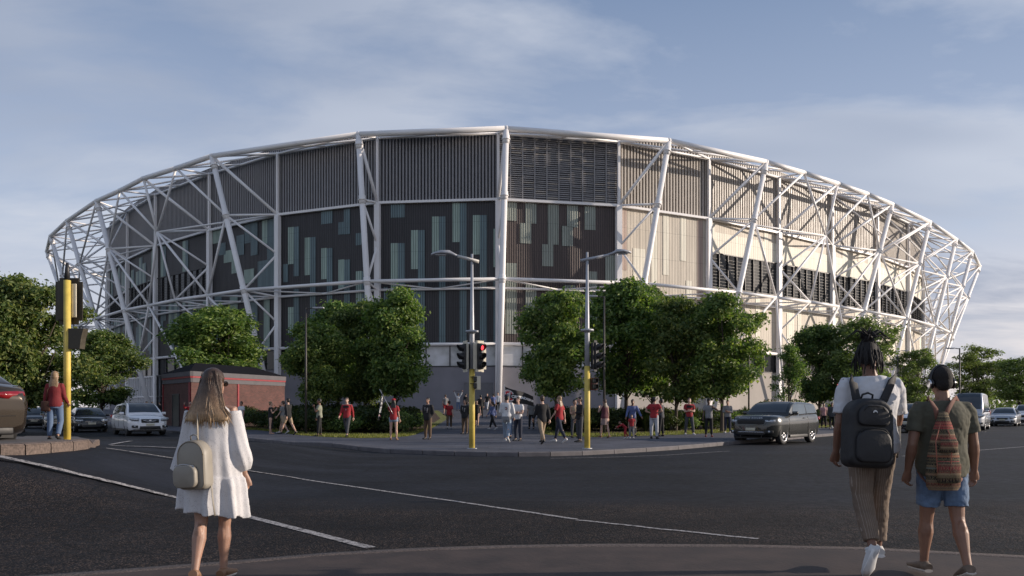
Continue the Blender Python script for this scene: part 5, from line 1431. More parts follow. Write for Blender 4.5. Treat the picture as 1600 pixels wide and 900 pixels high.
def sleeve(mb, F, d, u0, u1, r, flare=0.0, n=12):
    """cloth tube along the arm from fraction u0 to u1 (0 shoulder, 1 elbow, 2 wrist)"""
    S, E, Wp = F.P['sh', d], F.P['el', d], F.P['wr', d]; h = F.h; pts, rs = [F.t(d*.05*F.wid, 0, .800)], [(r-.002)*h]
    k = 8
    for i in range(k+1):
        u = u0+(u1-u0)*i/k; p = S.lerp(E, u) if u <= 1 else E.lerp(Wp, u-1)
        tp = 1-.14*min(u, 1)-.22*max(0, u-1)+flare*(i/k)**1.5
        wr_ = 1+.035*math.sin(i*2.3+d)*(1 if u > .4 else 0)
        pts.append(p); rs.append(r*h*tp*wr_)
    mb.tube(pts, rs, n)
def trouser(mb, F, d, end, r=1.0, flare=0.0, n=14):
    hp, kp, an = F.P['hip', d], F.P['knee', d], F.P['ankle', d]; h = F.h; pts, rs = [hp+Vector((0, 0, .03*h))], [.056*h*r]
    k = 12
    for i in range(1, k+1):
        u = end*i/k; p = hp.lerp(kp, u) if u <= 1 else kp.lerp(an, u-1)
        base = lerp(.0585, .043, min(u, 1)) if u <= 1 else lerp(.043, .031, (u-1)**1.4)
        wr_ = 1+.03*math.sin(i*2.1+d*1.3)*(1 if u > .6 else .3)
        pts.append(p); rs.append((base+flare*u*.01)*h*r*wr_)
    mb.tube(pts, rs, n, ref=(1, 0, 0))
def torso_cloth(mb, F, z0, z1, off=.008, flare=0.0, n=20, folds=0.0, wid0=None):
    fem = F.sex == 'f'; prof = [(.47, .083, .068), (.50, .090, .072), (.53, .094 if not fem else .099, .075), (.57, .090, .069), (.62, .082 if not fem else .073, .061), (.67, .086 if not fem else .074, .061), (.73, .097 if not fem else .085, .068), (.78, .100 if not fem else .087, .064), (.803, .090, .055), (.822, .070, .047), (.838, .050, .041)]
    def pr(z):
        for a, b in zip(prof, prof[1:]):
            if a[0] <= z <= b[0]:
                t = (z-a[0])/(b[0]-a[0]); return lerp(a[1], b[1], t), lerp(a[2], b[2], t)
        return (prof[0][1], prof[0][2]) if z < prof[0][0] else (prof[-1][1], prof[-1][2])
    rows = []; steps = 16
    for i in range(steps+1):
        z = lerp(z0, z1, i/steps); a, b = pr(z); dn = max(0, (.66-z)/.2)
        ro = []
        for k in range(n):
            th = 2*PI*k/n; ff = 1+folds*math.sin(th*7+z*22)*min(1.2, dn+.2)
            ro.append(F.t(math.cos(th)*(a*F.wid+off+flare*dn)*ff, math.sin(th)*(b+off+flare*dn)*ff, z))
        rows.append(ro)
    mb.rings(rows)
def skirt(mb, F, z1, z0, r1, r0, fold=.05, n=28, cols=9):
    rows = []
    for i in range(11):
        t = i/10; z = lerp(z1, z0, t); r = lerp(r1, r0, t**.8)
        rows.append([F.t(math.cos(2*PI*k/n)*r*(1+fold*t*math.sin(cols*2*PI*k/n+z*9)), math.sin(2*PI*k/n)*r*.85*(1+fold*t*math.sin(cols*2*PI*k/n+1.0)), z) for k in range(n)])
    mb.rings(rows)
def rem(o, vox, it=4, fac=.6):
    md = o.modifiers.new('merge', 'REMESH'); md.mode = 'VOXEL'; md.voxel_size = vox; md.use_smooth_shade = True
    sm = o.modifiers.new('soften', 'SMOOTH'); sm.iterations = it; sm.factor = fac
    JOBS.append((o, None, 0)); return o
def shoes(F, t, m_, sole=None, sc=1.0):
    h = F.h
    for d in (-1, 1):
        hl, to = F.P['heel', d], F.P['toe', d]; mb = MB(); up = Vector((0, 0, 1))
        a = hl-F.P['fdir', d]*.008*h; b = to+F.P['fdir', d]*.012*h
        q = F.P['ankle', d]
        mb.tube([a+up*.010*h, a.lerp(b, .22)+up*.017*h, a.lerp(b, .55)+up*.008*h, a.lerp(b, .85), b], [(.020*h*sc, .020*h), (.024*h*sc, .026*h), (.028*h*sc, .018*h), (.026*h*sc, .013*h), (.014*h, .008*h)], 12, ref=(0, 0, 1))
        mb.tube([q+up*.004*h, a.lerp(b, .2)+up*.010*h], [.0215*h, .026*h], 10)
        o = mb.build('shoe', m_, t)
        if sole:
            s2 = MB(); perp = F.P['fdir', d].cross(Vector((1, 0, 0))).normalized()
            if perp.z > 0: perp = -perp
            s2.tube([a+perp*.006*h, a.lerp(b, .35)+perp*.009*h, a.lerp(b, .7)+perp*.010*h, b+perp*.003*h], [(.021*h*sc, .008*h), (.022*h*sc, .008*h), (.0295*h*sc, .008*h), (.016*h, .007*h)], 12, ref=(0, 0, 1)); s2.build('sole', sole, o)
def hair_mesh(F, t, style, m_, vox):
    h = F.h; H = F.H; mb = MB(); hr = F.headrot
    mb.ball(H(0, -.014, .026), (.0485*h, .054*h, .053*h), seg=16, ring=12, rot=hr)
    mb.ball(H(0, -.028, -.004), (.0440*h, .038*h, .046*h), seg=14, ring=10, rot=hr)
    if style == 'long':
        n = 14; rows = []
        for z, w_, y in ((.03, .050, -.02), (0, .050, -.030), (-.05, .055, -.040), (-.10, .066, -.055), (-.165, .062, -.060), (-.215, .034, -.052)):
            rows.append([H(math.cos(2*PI*k/n)*w_, y+math.sin(2*PI*k/n)*.020, z) for k in range(n)])
        mb.rings(rows[::-1])
    if style == 'bun': mb.ball(H(0, -.055, .05), (.022*h,)*3)
    if style == 'pony': mb.tube([H(0, -.06, .03), H(0, -.085, 0), H(0, -.075, -.07)], [.014*h, .017*h, .008*h], 8)
    if style == 'bald': return None
    o = mb.build('hair', m_, t); rem(o, vox, 2, .4)
    return o
def face(F, t):
    H = F.H; h = F.h
    for d in (-1, 1):
        m = MB(); m.ball(H(d*.0165, .0445, .003), (.0055*h, .004*h, .0035*h), seg=8, ring=5); m.build('eye', eye_m, t)
    m = MB(); m.ball(H(0, .0500, -.038), (.011*h, .0045*h, .0035*h), seg=8, ring=5); m.build('mouth', lip_m, t)
CL = {}
def C_(name, col): 
    if name not in CL: CL[name] = cloth(name, col)
    return CL[name]
RED = C_('red', (.30, .020, .026)); BLK = C_('black', (.012, .012, .014)); NAVY = C_('navy', (.02, .025, .045)); GRY = C_('grey', (.20, .20, .205)); DGR = C_('dark grey', (.055, .057, .065)); WHT = C_('white', (.62, .62, .63)); BEI = C_('beige', (.33, .25, .17)); BRN = C_('brown', (.10, .065, .04)); BLU = C_('blue', (.10, .13, .28)); DNM = C_('denim', (.10, .15, .25)); LDN = C_('light denim', (.24, .30, .38)); KHK = C_('khaki', (.24, .25, .19)); PNK = C_('pink', (.45, .25, .25)); OLV = C_('olive', (.075, .075, .055)); CHK = C_('cream', (.52, .46, .38))
def person(label, px, D, rz, h=1.72, skin='light', top=('tee', BLK), bot=('trousers', DGR), hair=('short', 'brown'), shoe=shoe_b, vox=.020, loc=None, group='people on the stadium forecourt', extras=(), up=.13, **kw):
    p = loc if loc is not None else at(px, D, up)
    t = thing('person', label, 'person', p, R(rz), group)
    F = Fig(h, **kw); F.thing = t
    mb = MB(); body_mesh(F, mb)
    o = mb.build('body', SK[skin], t); 
    rem(o, vox*.8, 3, .5)
    for d in (-1, 1): hm = MB(); hand_mesh(hm, F.P['wr', d], F.P['hd', d], d, h, 30, n=5); hm.build('hand', SK[skin], o)
    face(F, t)
    ty, tm = top; mb = MB()
    z0 = {'tee': .49, 'long': .49, 'jacket': .455, 'dress': .50, 'crop': .60, 'sleeveless': .49}[ty]
    torso_cloth(mb, F, z0, .828, .010 if ty != 'jacket' else .016)
    if ty == 'tee': 
        for d in (-1, 1): sleeve(mb, F, d, 0, .62, .040, .12)
    elif ty in ('long', 'jacket'):
        for d in (-1, 1): sleeve(mb, F, d, 0, 1.93, .037 if ty == 'long' else .042)
    if ty == 'dress':
        for d in (-1, 1): sleeve(mb, F, d, 0, .25, .034)
        skirt(mb, F, .60, bot[1], .080, bot[2], .04)
    rem(mb.build({'tee': 'shirt', 'long': 'jumper', 'jacket': 'jacket', 'dress': 'dress', 'crop': 'shirt', 'sleeveless': 'top'}[ty], tm, t), vox, 2, .5)
    if ty != 'dress':
        mb = MB(); bt_, bm_ = bot[0], bot[1]
        torso_cloth(mb, F, .47, .58, .004)
        if bt_ == 'trousers':
            for d in (-1, 1): trouser(mb, F, d, 1.93)
        elif bt_ == 'slim':
            for d in (-1, 1): trouser(mb, F, d, 1.88, .95)
        elif bt_ == 'shorts':
            for d in (-1, 1): trouser(mb, F, d, .85, 1.03)
        elif bt_ == 'hotpants':
            for d in (-1, 1): trouser(mb, F, d, .34, 1.03)
        elif bt_ == 'skirt': skirt(mb, F, .58, .33, .085, .105, .05)
        rem(mb.build({'trousers': 'trousers', 'slim': 'trousers', 'shorts': 'shorts', 'hotpants': 'shorts', 'skirt': 'skirt'}[bt_], bm_, t), vox*.9, 2, .5)
    if shoe is not None: shoes(F, t, shoe)
    hair_mesh(F, t, hair[0], HR[hair[1]], vox*.7)
    for e in extras: e(F, t)
    return t, F
# accessories
def cap(col):
    def f(F, t):
        m = MB(); h = F.h; n = 16; rows = []
        for z, r in ((.034, .056), (.05, .055), (.07, .045), (.084, .022)): rows.append([F.H(math.cos(2*PI*k/n)*r*.95, -.010+math.sin(2*PI*k/n)*r*1.08, z) for k in range(n)])
        m.rings(rows); m.tube([F.H(0, .035, .04), F.H(0, .085, .036)], [(.045*h, .004*h), (.03*h, .003*h)], 12, ref=(0, 0, 1)); m.build('cap', col, t)
    return f
def panel_on(name, matl, z0, z1, y, w_, zoff=0, front=True):
    """flat patch of cloth on chest or back"""
    def f(F, t):
        m = MB(); sgn = 1 if front else -1; rows = []
        for i in range(5):
            z = lerp(z0, z1, i/4); rows.append([F.t(x*w_, sgn*(y-abs(x)**2*.018), z) for x in (-1, -.5, 0, .5, 1)])
        m.rings(rows, 0, True, False, closed=False); m.build(name, matl, t)
    return f
def scarf(matl):
    def f(F, t):
        m = MB(); h = F.h; m.tube([F.t(.03, .072, .68), F.t(.032, .075, .76), F.t(.045, .03, .835), F.t(0, -.045, .845), F.t(-.045, .03, .835), F.t(-.032, .078, .74), F.t(-.02, .08, .64)], [(.018*h, .008*h)]*7, 8, ref=(0, 1, 0)); m.build('scarf', matl, t)
    return f
def bag(matl, x, y, z, s=(.10, .05, .14), strap=True):
    def f(F, t):
        m = MB(); c = F.t(x, y, z); m.bevbox(c, (s[0]*F.h, s[1]*F.h, s[2]*F.h), .02*F.h); 
        if strap: m.tube([c+Vector((0, 0, s[2]*F.h*.4)), F.t(x*.7, -.075, .74), F.t(-x*.35, -.03, .845), F.t(-x*.4, .07, .74), c+Vector((0, .02, s[2]*F.h*.4))], .007*F.h, 5)
        m.build('shoulder_bag', matl, t)
    return f
def waist_tie(matl):
    def f(F, t):
        m = MB(); torso_cloth(m, F, .475, .545, .020, folds=.03); h = F.h
        m.tube([F.t(-.06, -.09, .54), F.t(-.03, -.10, .47), F.t(-.05, -.095, .41)], [(.03*h, .01*h), (.045*h, .012*h), (.03*h, .008*h)], 8, ref=(0, 1, 0)); m.tube([F.t(.05, -.09, .54), F.t(.045, -.10, .48), F.t(.06, -.095, .42)], [(.03*h, .01*h), (.045*h, .012*h), (.03*h, .008*h)], 8, ref=(0, 1, 0))
        rem(m.build('tied_jacket', matl, t), .016, 1, .4)
    return f
STAND = dict(leg=((2, 0, 3), (-2, 0, 3)), arm=((2, 7, 14, 10), (2, 7, 14, 10)))
WALK = dict(leg=((24, 6), (-20, 12)), arm=((-20, 7, 18, 5), (18, 7, 25, 5)))
WALK2 = dict(leg=((-18, 14), (20, 5)), arm=((16, 7, 22, 5), (-18, 7, 16, 5)))
CROSS = dict(leg=((2, 0, 3), (-2, 0, 3)), arm=((12, 8, 96, 58), (10, 8, 92, 62)))
PHONE = dict(leg=((4, 0, 2), (-3, 2, 2)), arm=((30, 8, 130, 20), (4, 7, 20, 10)))
jersey_y = mat('cloth jersey chest', (.02, .02, .022), .8)
mark_w = mat('white print', (.65, .65, .65), .7); mark_r = mat('red print', (.55, .03, .04), .7)
def chest_mark(front=True, z=.72, s=.03, matl=mark_w):
    def f(F, t):
        m = MB(); sg = 1 if front else -1; n = 14
        rows = []
        for k in range(n+1):
            a = R(40)+R(280)*k/n
            rows.append([F.t(math.cos(a)*s*.62*sg, sg*.088, z+math.sin(a)*s*.62), F.t(math.cos(a)*s*sg, sg*.088, z+math.sin(a)*s)])
        m.rings(rows, 0, False, False, closed=False)
        m.build('printed_emblem', matl, t)
    return f
# facing: 0 away from the camera, 180 towards it, 90 to the left, -90 to the right
person('woman in a long black dress with blond hair facing right', 423, 38.5, -75, 1.63, top=('dress', BLK), bot=('dress', .17, .085), hair=('bun', 'blond'), shoe=None, sex='f', **{**STAND, 'arm': ((25, 8, 120, 10), (20, 8, 115, 20))})
person('bearded man in a black blazer and khaki shorts striding left', 450, 36.8, 70, 1.78, top=('jacket', BLK), bot=('shorts', BEI), hair=('short', 'black'), shoe=shoe_b, **WALK, )
person('person in a light shirt walking behind the man in khaki shorts', 442, 38.6, 80, 1.66, top=('tee', GRY), bot=('shorts', BEI), sex='f', shoe=shoe_w, **WALK2)
person('man in a green grey shirt with a hand at his face', 499, 35.5, 100, 1.74, skin='brown', top=('tee', KHK), bot=('slim', BLK), hair=('short', 'black'), **PHONE)
person('man in a red jersey with a black yoke walking forward', 542, 33.6, 172, 1.76, top=('long', RED), bot=('slim', DGR), hair=('short', 'brown'), extras=(panel_on('jersey_yoke', BLK, .745, .80, .088, .075), chest_mark(True, .70, .016)), **WALK)
def flagpole_hold(F, t): pass
person('woman in a red cap and denim shorts seen from behind', 615, 31.2, 0, 1.68, top=('tee', RED), bot=('hotpants', LDN), hair=('long', 'black'), sex='f', shoe=shoe_t, extras=(cap(RED),), **{**STAND, 'arm': ((55, 12, 60, 10), (2, 9, 12, 5))})
person('man in a dark jacket and grey scarf standing alone left of the yellow pole', 668.5, 32.0, 155, 1.74, skin='mid', top=('jacket', BLK), bot=('trousers', BRN), hair=('short', 'black'), extras=(scarf(GRY),), **{**STAND, 'arm': ((-8, 8, 50, 60), (-8, 8, 50, 60))})
person('man in a dark jacket and grey scarf close behind the yellow pole', 726.5, 38.5, 155, 1.74, skin='mid', top=('jacket', BLK), bot=('trousers', BRN), hair=('short', 'black'), extras=(scarf(GRY),), **{**STAND, 'arm': ((-8, 8, 50, 60), (-8, 8, 50, 60))})
person('woman in a red shirt and brown leggings walking to the stadium', 702, 45, 5, 1.68, top=('tee', RED), bot=('slim', BRN), hair=('pony', 'black'), sex='f', shoe=shoe_w, **WALK2)
V2 = .026
person('man in a grey shirt far behind the woman in brown leggings', 696, 66, 20, 1.75, top=('tee', GRY), bot=('shorts', RED), vox=V2, **STAND)
t9, F9 = person('man in a white shirt holding a dark scarf over his head', 716, 76, 0, 1.75, top=('long', WHT), bot=('slim', DNM), vox=V2, leg=((2, 0, 3), (-2, 0, 3)), arm=((168, 24, 20, 0), (168, 24, 20, 0)), extras=(chest_mark(False, .70, .02, mark_r),))
m = MB(); a, b = F9.P['wr', -1]+Vector((0, 0, .1)), F9.P['wr', 1]+Vector((0, 0, .1)); m.tube([a-Vector((.1, 0, .1)), a, a.lerp(b, .5)+Vector((0, .02, -.06)), b, b+Vector((.1, 0, -.1))], [(.02, .10)]*5, 8, ref=(0, 1, 0)); o = m.build('held_scarf', C_('maroon', (.06, .02, .025)), None); o.location = t9.location; tag(o, 'dark scarf stretched over the head of a man in a white shirt', 'scarf')
person('dark clothed person standing by the grey service door', 728, 76, 0, 1.7, top=('jacket', BLK), bot=('slim', BLK), hair=('short', 'black'), vox=V2, **STAND)
person('woman in a black dress right of the yellow pole', 745, 47, 175, 1.7, top=('dress', BLK), bot=('dress', .26, .085), hair=('long', 'black'), sex='f', vox=V2, **WALK)
person('person in a black hooded coat with the back turned', 751, 60, 10, 1.78, top=('jacket', BLK), bot=('trousers', BLK), hair=('short', 'black'), vox=V2, **STAND)
person('person in a dark top and white trousers near the door', 761.5, 74, 160, 1.7, top=('tee', BLK), bot=('slim', WHT), hair=('short', 'black'), vox=V2, **WALK)
person('person in a blue top left of the foot of the white column', 771, 66, 20, 1.75, top=('tee', BLU), bot=('slim', BLK), hair=('short', 'black'), vox=V2, **STAND)
person('man in a white top at the foot of the white column', 778, 70, 170, 1.8, top=('long', WHT), bot=('slim', BLK), hair=('short', 'black'), vox=V2, **STAND)
person('woman in a blue jumper walking left with a pink bag', 769.5, 43.5, 60, 1.62, top=('long', BLU), bot=('slim', BLK), hair=('short', 'brown'), sex='f', shoe=shoe_w, extras=(bag(PNK, .09, .05, .42, (.10, .06, .09), False),), **WALK2)
person('man in a white varsity jacket and blue cap seen from behind', 792, 29.2, -12, 1.80, top=('jacket', WHT), bot=('slim', LDN), hair=('short', 'black'), shoe=shoe_w, extras=(cap(NAVY), chest_mark(False, .71, .030, BLK), chest_mark(False, .71, .012, mark_r), waist_tie(GRY)), leg=((16, 4), (-14, 22)), arm=((4, 12, 60, 50), (4, 12, 30, 30)))
person('person in a blue cap behind the man in the white varsity jacket', 802, 33.5, 175, 1.76, top=('tee', WHT), bot=('slim', DNM), extras=(cap(BLU),), **STAND)
person('older man in a white shirt and navy jeans with crossed arms', 809.5, 30.6, 150, 1.74, top=('tee', WHT), bot=('trousers', NAVY), hair=('short', 'brown'), **CROSS)
person('person in a grey shirt and dark trousers facing the stadium', 830.5, 45.5, 10, 1.72, top=('tee', GRY), bot=('slim', BLK), hair=('short', 'grey'), **STAND)
person('man in a black suit jacket and beige trousers walking away', 847, 27.7, 25, 1.74, top=('jacket', BLK), bot=('trousers', BEI), hair=('short', 'brown'), **WALK2)
person('blond woman in a red shirt and dark jeans striding left', 874, 28.5, 55, 1.74, top=('tee', RED), bot=('slim', NAVY), hair=('long', 'blond'), sex='f', shoe=shoe_w, **WALK2)
person('person in a beige vest behind the man in the black jumper', 898, 33.5, 200, 1.68, skin='mid', top=('sleeveless', BEI), bot=('slim', DGR), hair=('short', 'black'), **CROSS)
person('man in a black jumper and grey jeans beside the right yellow pole', 906, 29.3, 110, 1.74, skin='mid', top=('long', BLK), bot=('slim', DGR), hair=('short', 'black'), **{**STAND, 'arm': ((10, 7, 95, 45), (0, 7, 20, 10))})
person('woman in a black and maroon top and patterned skirt', 944.5, 33.2, 30, 1.68, top=('sleeveless', C_('wine', (.08, .02, .03))), bot=('skirt', C_('patterned', (.22, .16, .15))), hair=('long', 'brown'), sex='f', shoe=shoe_t, leg=((10, 3), (-12, 5)), arm=((30, 10, 125, 20), (0, 9, 10, 5)))
person('man in a blue jumper leaning over two children', 988, 35.5, 178, 1.72, skin='brown', top=('long', BLU), bot=('slim', DGR), hair=('short', 'black'), lean=12, leg=((4, 6, 3), (-2, 2, 3)), arm=((18, 22, 12, 0), (14, 14, 15, 0)))
person('small child in a red shirt and grey trousers', 987, 33.2, 175, 1.02, skin='mid', top=('tee', RED), bot=('trousers', GRY), hair=('short', 'brown'), shoe=shoe_w, vox=.015, **STAND)
person('small child in red bending over on the pavement', 977.5, 32.6, 100, .86, skin='mid', top=('long', RED), bot=('trousers', RED), hair=('short', 'brown'), shoe=shoe_w, vox=.014, lean=48, leg=((20, 30, 6), (-8, 30, 6)), arm=((60, 10, 20, 5), (40, 10, 20, 5)))
t_, F_ = person('man in a red jersey and silver trousers with hands on his hips', 1022, 32.6, -25, 1.78, skin='mid', top=('tee', RED), bot=('trousers', C_('silver', (.38, .39, .42))), hair=('short', 'black'), lean=4, leg=((4, 0, 4), (-4, 0, 4)), arm=((-22, 32, 75, 75), (-22, 32, 75, 75)), extras=(chest_mark(False, .72, .03, BLK),))
person('person in a grey top and black trousers behind the man with hands on his hips', 1033, 35.2, 60, 1.74, skin='brown', top=('tee', DGR), bot=('slim', BLK), hair=('short', 'black'), **PHONE)
person('man in a black and red jersey with white shoes and crossed arms', 1077, 37.3, 178, 1.80, top=('tee', RED), bot=('trousers', DGR), hair=('short', 'brown'), shoe=shoe_w, extras=(panel_on('jersey_yoke', BLK, .735, .80, .090, .085),), **{**CROSS, 'leg': ((8, 0, 7), (-2, 0, 7))})
person('man in a grey shirt with one hand raised to his head', 1107.5, 34.6, 170, 1.72, skin='dark', top=('tee', GRY), bot=('slim', BLK), hair=('short', 'black'), extras=(cap(BLK),), shoe=mat('red shoe', (.15, .02, .02), .6), leg=((3, 0, 3), (-3, 0, 3)), arm=((30, 45, 140, 40), (2, 8, 15, 5)))
person('person in a pale grey jumper with crossed arms left of the off-roader', 1137, 40, 160, 1.72, skin='mid', top=('long', GRY), bot=('slim', NAVY), hair=('short', 'black'), shoe=shoe_w, **CROSS)
person('person in a pink shirt and dark trousers right of the off-roader', 1287, 50, 175, 1.64, skin='mid', top=('tee', PNK), bot=('slim', BLK), hair=('short', 'black'), vox=V2, **STAND)
person('person in a dark patterned jacket near the pink shirted person', 1300, 48, 150, 1.66, skin='brown', top=('jacket', DGR), bot=('slim', BLK), hair=('short', 'black'), vox=V2, **STAND)
person('person in a maroon jacket at the edge of the dreadlocked man', 1307, 49.5, 190, 1.7, skin='brown', top=('jacket', C_('maroon', (.06, .02, .025))), bot=('slim', BLK), hair=('short', 'black'), shoe=shoe_w, vox=V2, **WALK)
for k, (px, lb_, tp_, D_) in enumerate([(1195, 'person in black, leftmost of the crowd far behind the off-roader', BLK, 70), (1200.5, 'person in maroon in the crowd far behind the off-roader', C_('maroon', (.06, .02, .025)), 72), (1206, 'person in grey in the crowd far behind the off-roader', DGR, 70), (1211, 'person in a brown top in the crowd far behind the off-roader', BRN, 73), (1238, 'person in a dark coat above the off-roader roof', BLK, 72), (1244, 'person in a beige top above the off-roader roof', CHK, 74), (1249, 'person in a pink top above the off-roader roof', PNK, 72), (1259, 'person in a dark green top right of the group above the off-roader roof', OLV, 73)]):
    person(lb_, px, D_, 170+k*13, 1.68+.02*(k % 3), skin='mid', top=('tee' if k % 2 else 'long', tp_), bot=('slim', BLK), hair=('short', 'black'), vox=.035, group='distant people beyond the off-roader', **STAND)
person('person in a beige jacket with an arm stretched out at the stadium entrance', 229, 66, 110, 1.75, top=('long', CHK), bot=('slim', BRN), hair=('short', 'black'), vox=.03, leg=((2, 0), (-2, 0)), arm=((70, 5, 10, 0), (5, 8, 15, 5)))
person('person in a cream top beside the one stretching an arm', 237.5, 66, 100, 1.7, top=('tee', CHK), bot=('slim', BRN), hair=('short', 'brown'), vox=.03, **PHONE)
person('dark clothed person at the left side of the brick building', 250, 64, 80, 1.74, top=('jacket', BLK), bot=('slim', BLK), hair=('short', 'black'), vox=.03, **STAND)
person('person in dark clothes half hidden by the white off-roader', 203, 62, 180, 1.72, top=('jacket', BLK), bot=('slim', BLK), hair=('short', 'black'), vox=.03, **STAND)
person('person in a red top raising both hands beside the brick building', 297, 47, 180, 1.70, top=('long', RED), bot=('slim', BLK), hair=('short', 'black'), vox=V2, leg=((2, 0), (-2, 0)), arm=((80, 15, 90, 10), (80, 15, 90, 10)))
person('person in a pale top just right of the walking woman', 377, 44, 150, 1.70, skin='mid', top=('tee', WHT), bot=('slim', DNM), hair=('short', 'brown'), vox=V2, **STAND)
# woman by the left pole
gl = Vector(((86-800)/FPX*17.9, 17.9, 0)); gl.z = hgt(gl.x, gl.y)+.135
person('woman with long fair hair and a red top walking by the left yellow pole', 0, 0, 8, 1.62, skin='mid', top=('long', C_('deep red', (.17, .016, .02))), bot=('slim', DNM), hair=('long', 'blond'), sex='f', loc=gl, vox=.012, shoe=shoe_b, leg=((-2, 2), (8, 34)), arm=((-6, 8, 14, 5), (12, 6, 40, 5)), extras=(bag(C_('bag brown', (.07, .03, .02)), -.10, -.04, .50, (.13, .07, .15)),), group='people near the left traffic island')
# ------------------------------------------------------------------ flags
flag_black = mat('black flag cloth', (.015, .015, .017), .8, 0, .2, 6)
flag_red = mat('red flag cloth', (.45, .03, .04), .8, 0, .15, 5)
alu = mat('aluminium pole', (.45, .45, .47), .4, .6)
def flag(label, P, W_, H_, text=None, tsize=.2, matl=flag_black, emblem=True, parentless=True, tx=.15, ecx=-.38, org=None):
    """P maps (u, v, offset) with u, v in 0..1 onto the waving cloth"""
    m = MB(); n = 22; q = 8
    rows = [[P(i/n, j/q, 0) for j in range(q+1)] for i in range(n+1)]
    t = thing('flag', label, 'flag', org if org is not None else P(0, 0, 0))
    m.rings(rows, 0, True, False, closed=False); m.build('cloth', matl, t, world=True)
    if text:
        vs, fs = text_mesh(text, tsize, .0, .012)
        mm = MB(); mm.add([P(.5+tx+v.x/W_, .5+v.y/H_, .012) for v in vs], fs, 0); mm.build('lettering', mark_w, t, world=True)
    if emblem:
        r0 = .34
        for rr, ww, mt, a0, a1 in ((r0, .10, mark_w, 35, 325), (r0*.78, .16, mark_r, 45, 320), (r0*.40, .12, mark_w, 60, 300)):
            mm = MB(); ro = []
            for k in range(17):
                a = R(a0+(a1-a0)*k/16); ro.append([P(.5+ecx+math.cos(a)*(rr-ww/2)*H_/W_, .5+math.sin(a)*(rr-ww/2), .014), P(.5+ecx+math.cos(a)*(rr+ww/2)*H_/W_, .5+math.sin(a)*(rr+ww/2), .014)])
            mm.rings(ro, 0, False, False, closed=False); mm.build('emblem', mt, t, world=True)
        mm = MB()
        mm.add([P(.5+ecx-.02, .5-.36, .018), P(.5+ecx+.012, .5-.36, .018), P(.5+ecx+.05, .5+.30, .018), P(.5+ecx+.01, .5+.30, .018)], [(0, 1, 2, 3)]); mm.build('emblem', mark_w, t, world=True)
    return t
# big black flag above the man in the varsity jacket
D = 31.0; k = D/FPX
def fpt(px, py, d=D): return Vector(((px-800)/FPX*d, d, EYE-(py-HOR)/FPX*d))
def P1(u, v, o):
    tl, tr, bl, br_ = Vector((788.5, 603.5)), Vector((833, 619)), Vector((788.5, 628)), Vector((834, 634.5))
    a = bl.lerp(br_, u); b = tl.lerp(tr, u); c = a.lerp(b, v); c.y += math.sin(u*7)*1.0
    p = fpt(c.x, c.y); p.y += .13*math.sin(u*9+v*1.5)-.10*u-o; return p
f1 = flag('black flag with a red and white emblem and white lettering waving over the crowd', P1, 1.19, .60, 'CRUSADERS', .165, tx=.115, ecx=-.34)
m = MB(); m.tube([fpt(793, 655, 29.2+.2), fpt(788, 601)], .014, 6); m.build('pole', alu, f1, world=True)
# furled flag held by the woman in the red cap
D2 = 31.0
def P2(u, v, o):
    a = Vector((596, 609)).lerp(Vector((589.5, 658)), u); b = Vector((599.5, 621)).lerp(Vector((594.5, 655)), u); c = a.lerp(b, v)
    p = fpt(c.x, c.y, D2); p.y += .07*math.sin(v*8+u*2)-o; return p
f2 = flag('black flag hanging from a pole held by the woman in the red cap', P2, 1.1, .20, 'CRUSADERS', .13, tx=-.10, ecx=.36)
m = MB(); m.tube([fpt(593, 608, D2), fpt(611, 641, D2), fpt(614, 647, 31.0)], .013, 6); m.build('pole', alu, f2, world=True)
# red flag behind the dreadlocked man
D3 = 12.0
def P3(u, v, o):
    tl, tr, bl, br_ = Vector((1308, 600)), Vector((1349, 594)), Vector((1310, 622)), Vector((1349, 612))
    c = bl.lerp(br_, u).lerp(tl.lerp(tr, u), v); p = fpt(c.x, c.y+math.sin(u*8)*.8, D3); p.y += .05*math.sin(u*9)-o; return p
f3 = flag('red flag showing behind the shoulder of the dreadlocked man', P3, .42, .22, None, matl=flag_red, emblem=False)
mm = MB()
for a0, a1, r0, r1 in ((20, 170, .30, .40), (200, 340, .12, .22)):
    ro = []
    for q in range(11):
        a = R(a0+(a1-a0)*q/10); ro.append([P3(.38+math.cos(a)*r0*.6, .45+math.sin(a)*r0, .01), P3(.38+math.cos(a)*r1*.6, .45+math.sin(a)*r1, .01)])
    mm.rings(ro, 0, False, False, closed=False)
mm.build('emblem', BLK, f3, world=True)
mm = MB(); mm.add([P3(.2, .3, .012), P3(.55, .3, .012), P3(.52, .42, .012), P3(.24, .42, .012)], [(0, 1, 2, 3)]); mm.build('emblem', mark_w, f3, world=True)
m = MB(); m.tube([fpt(1351, 591, D3), fpt(1352, 690, D3)], .012, 6); m.build('pole', alu, f3, world=True)
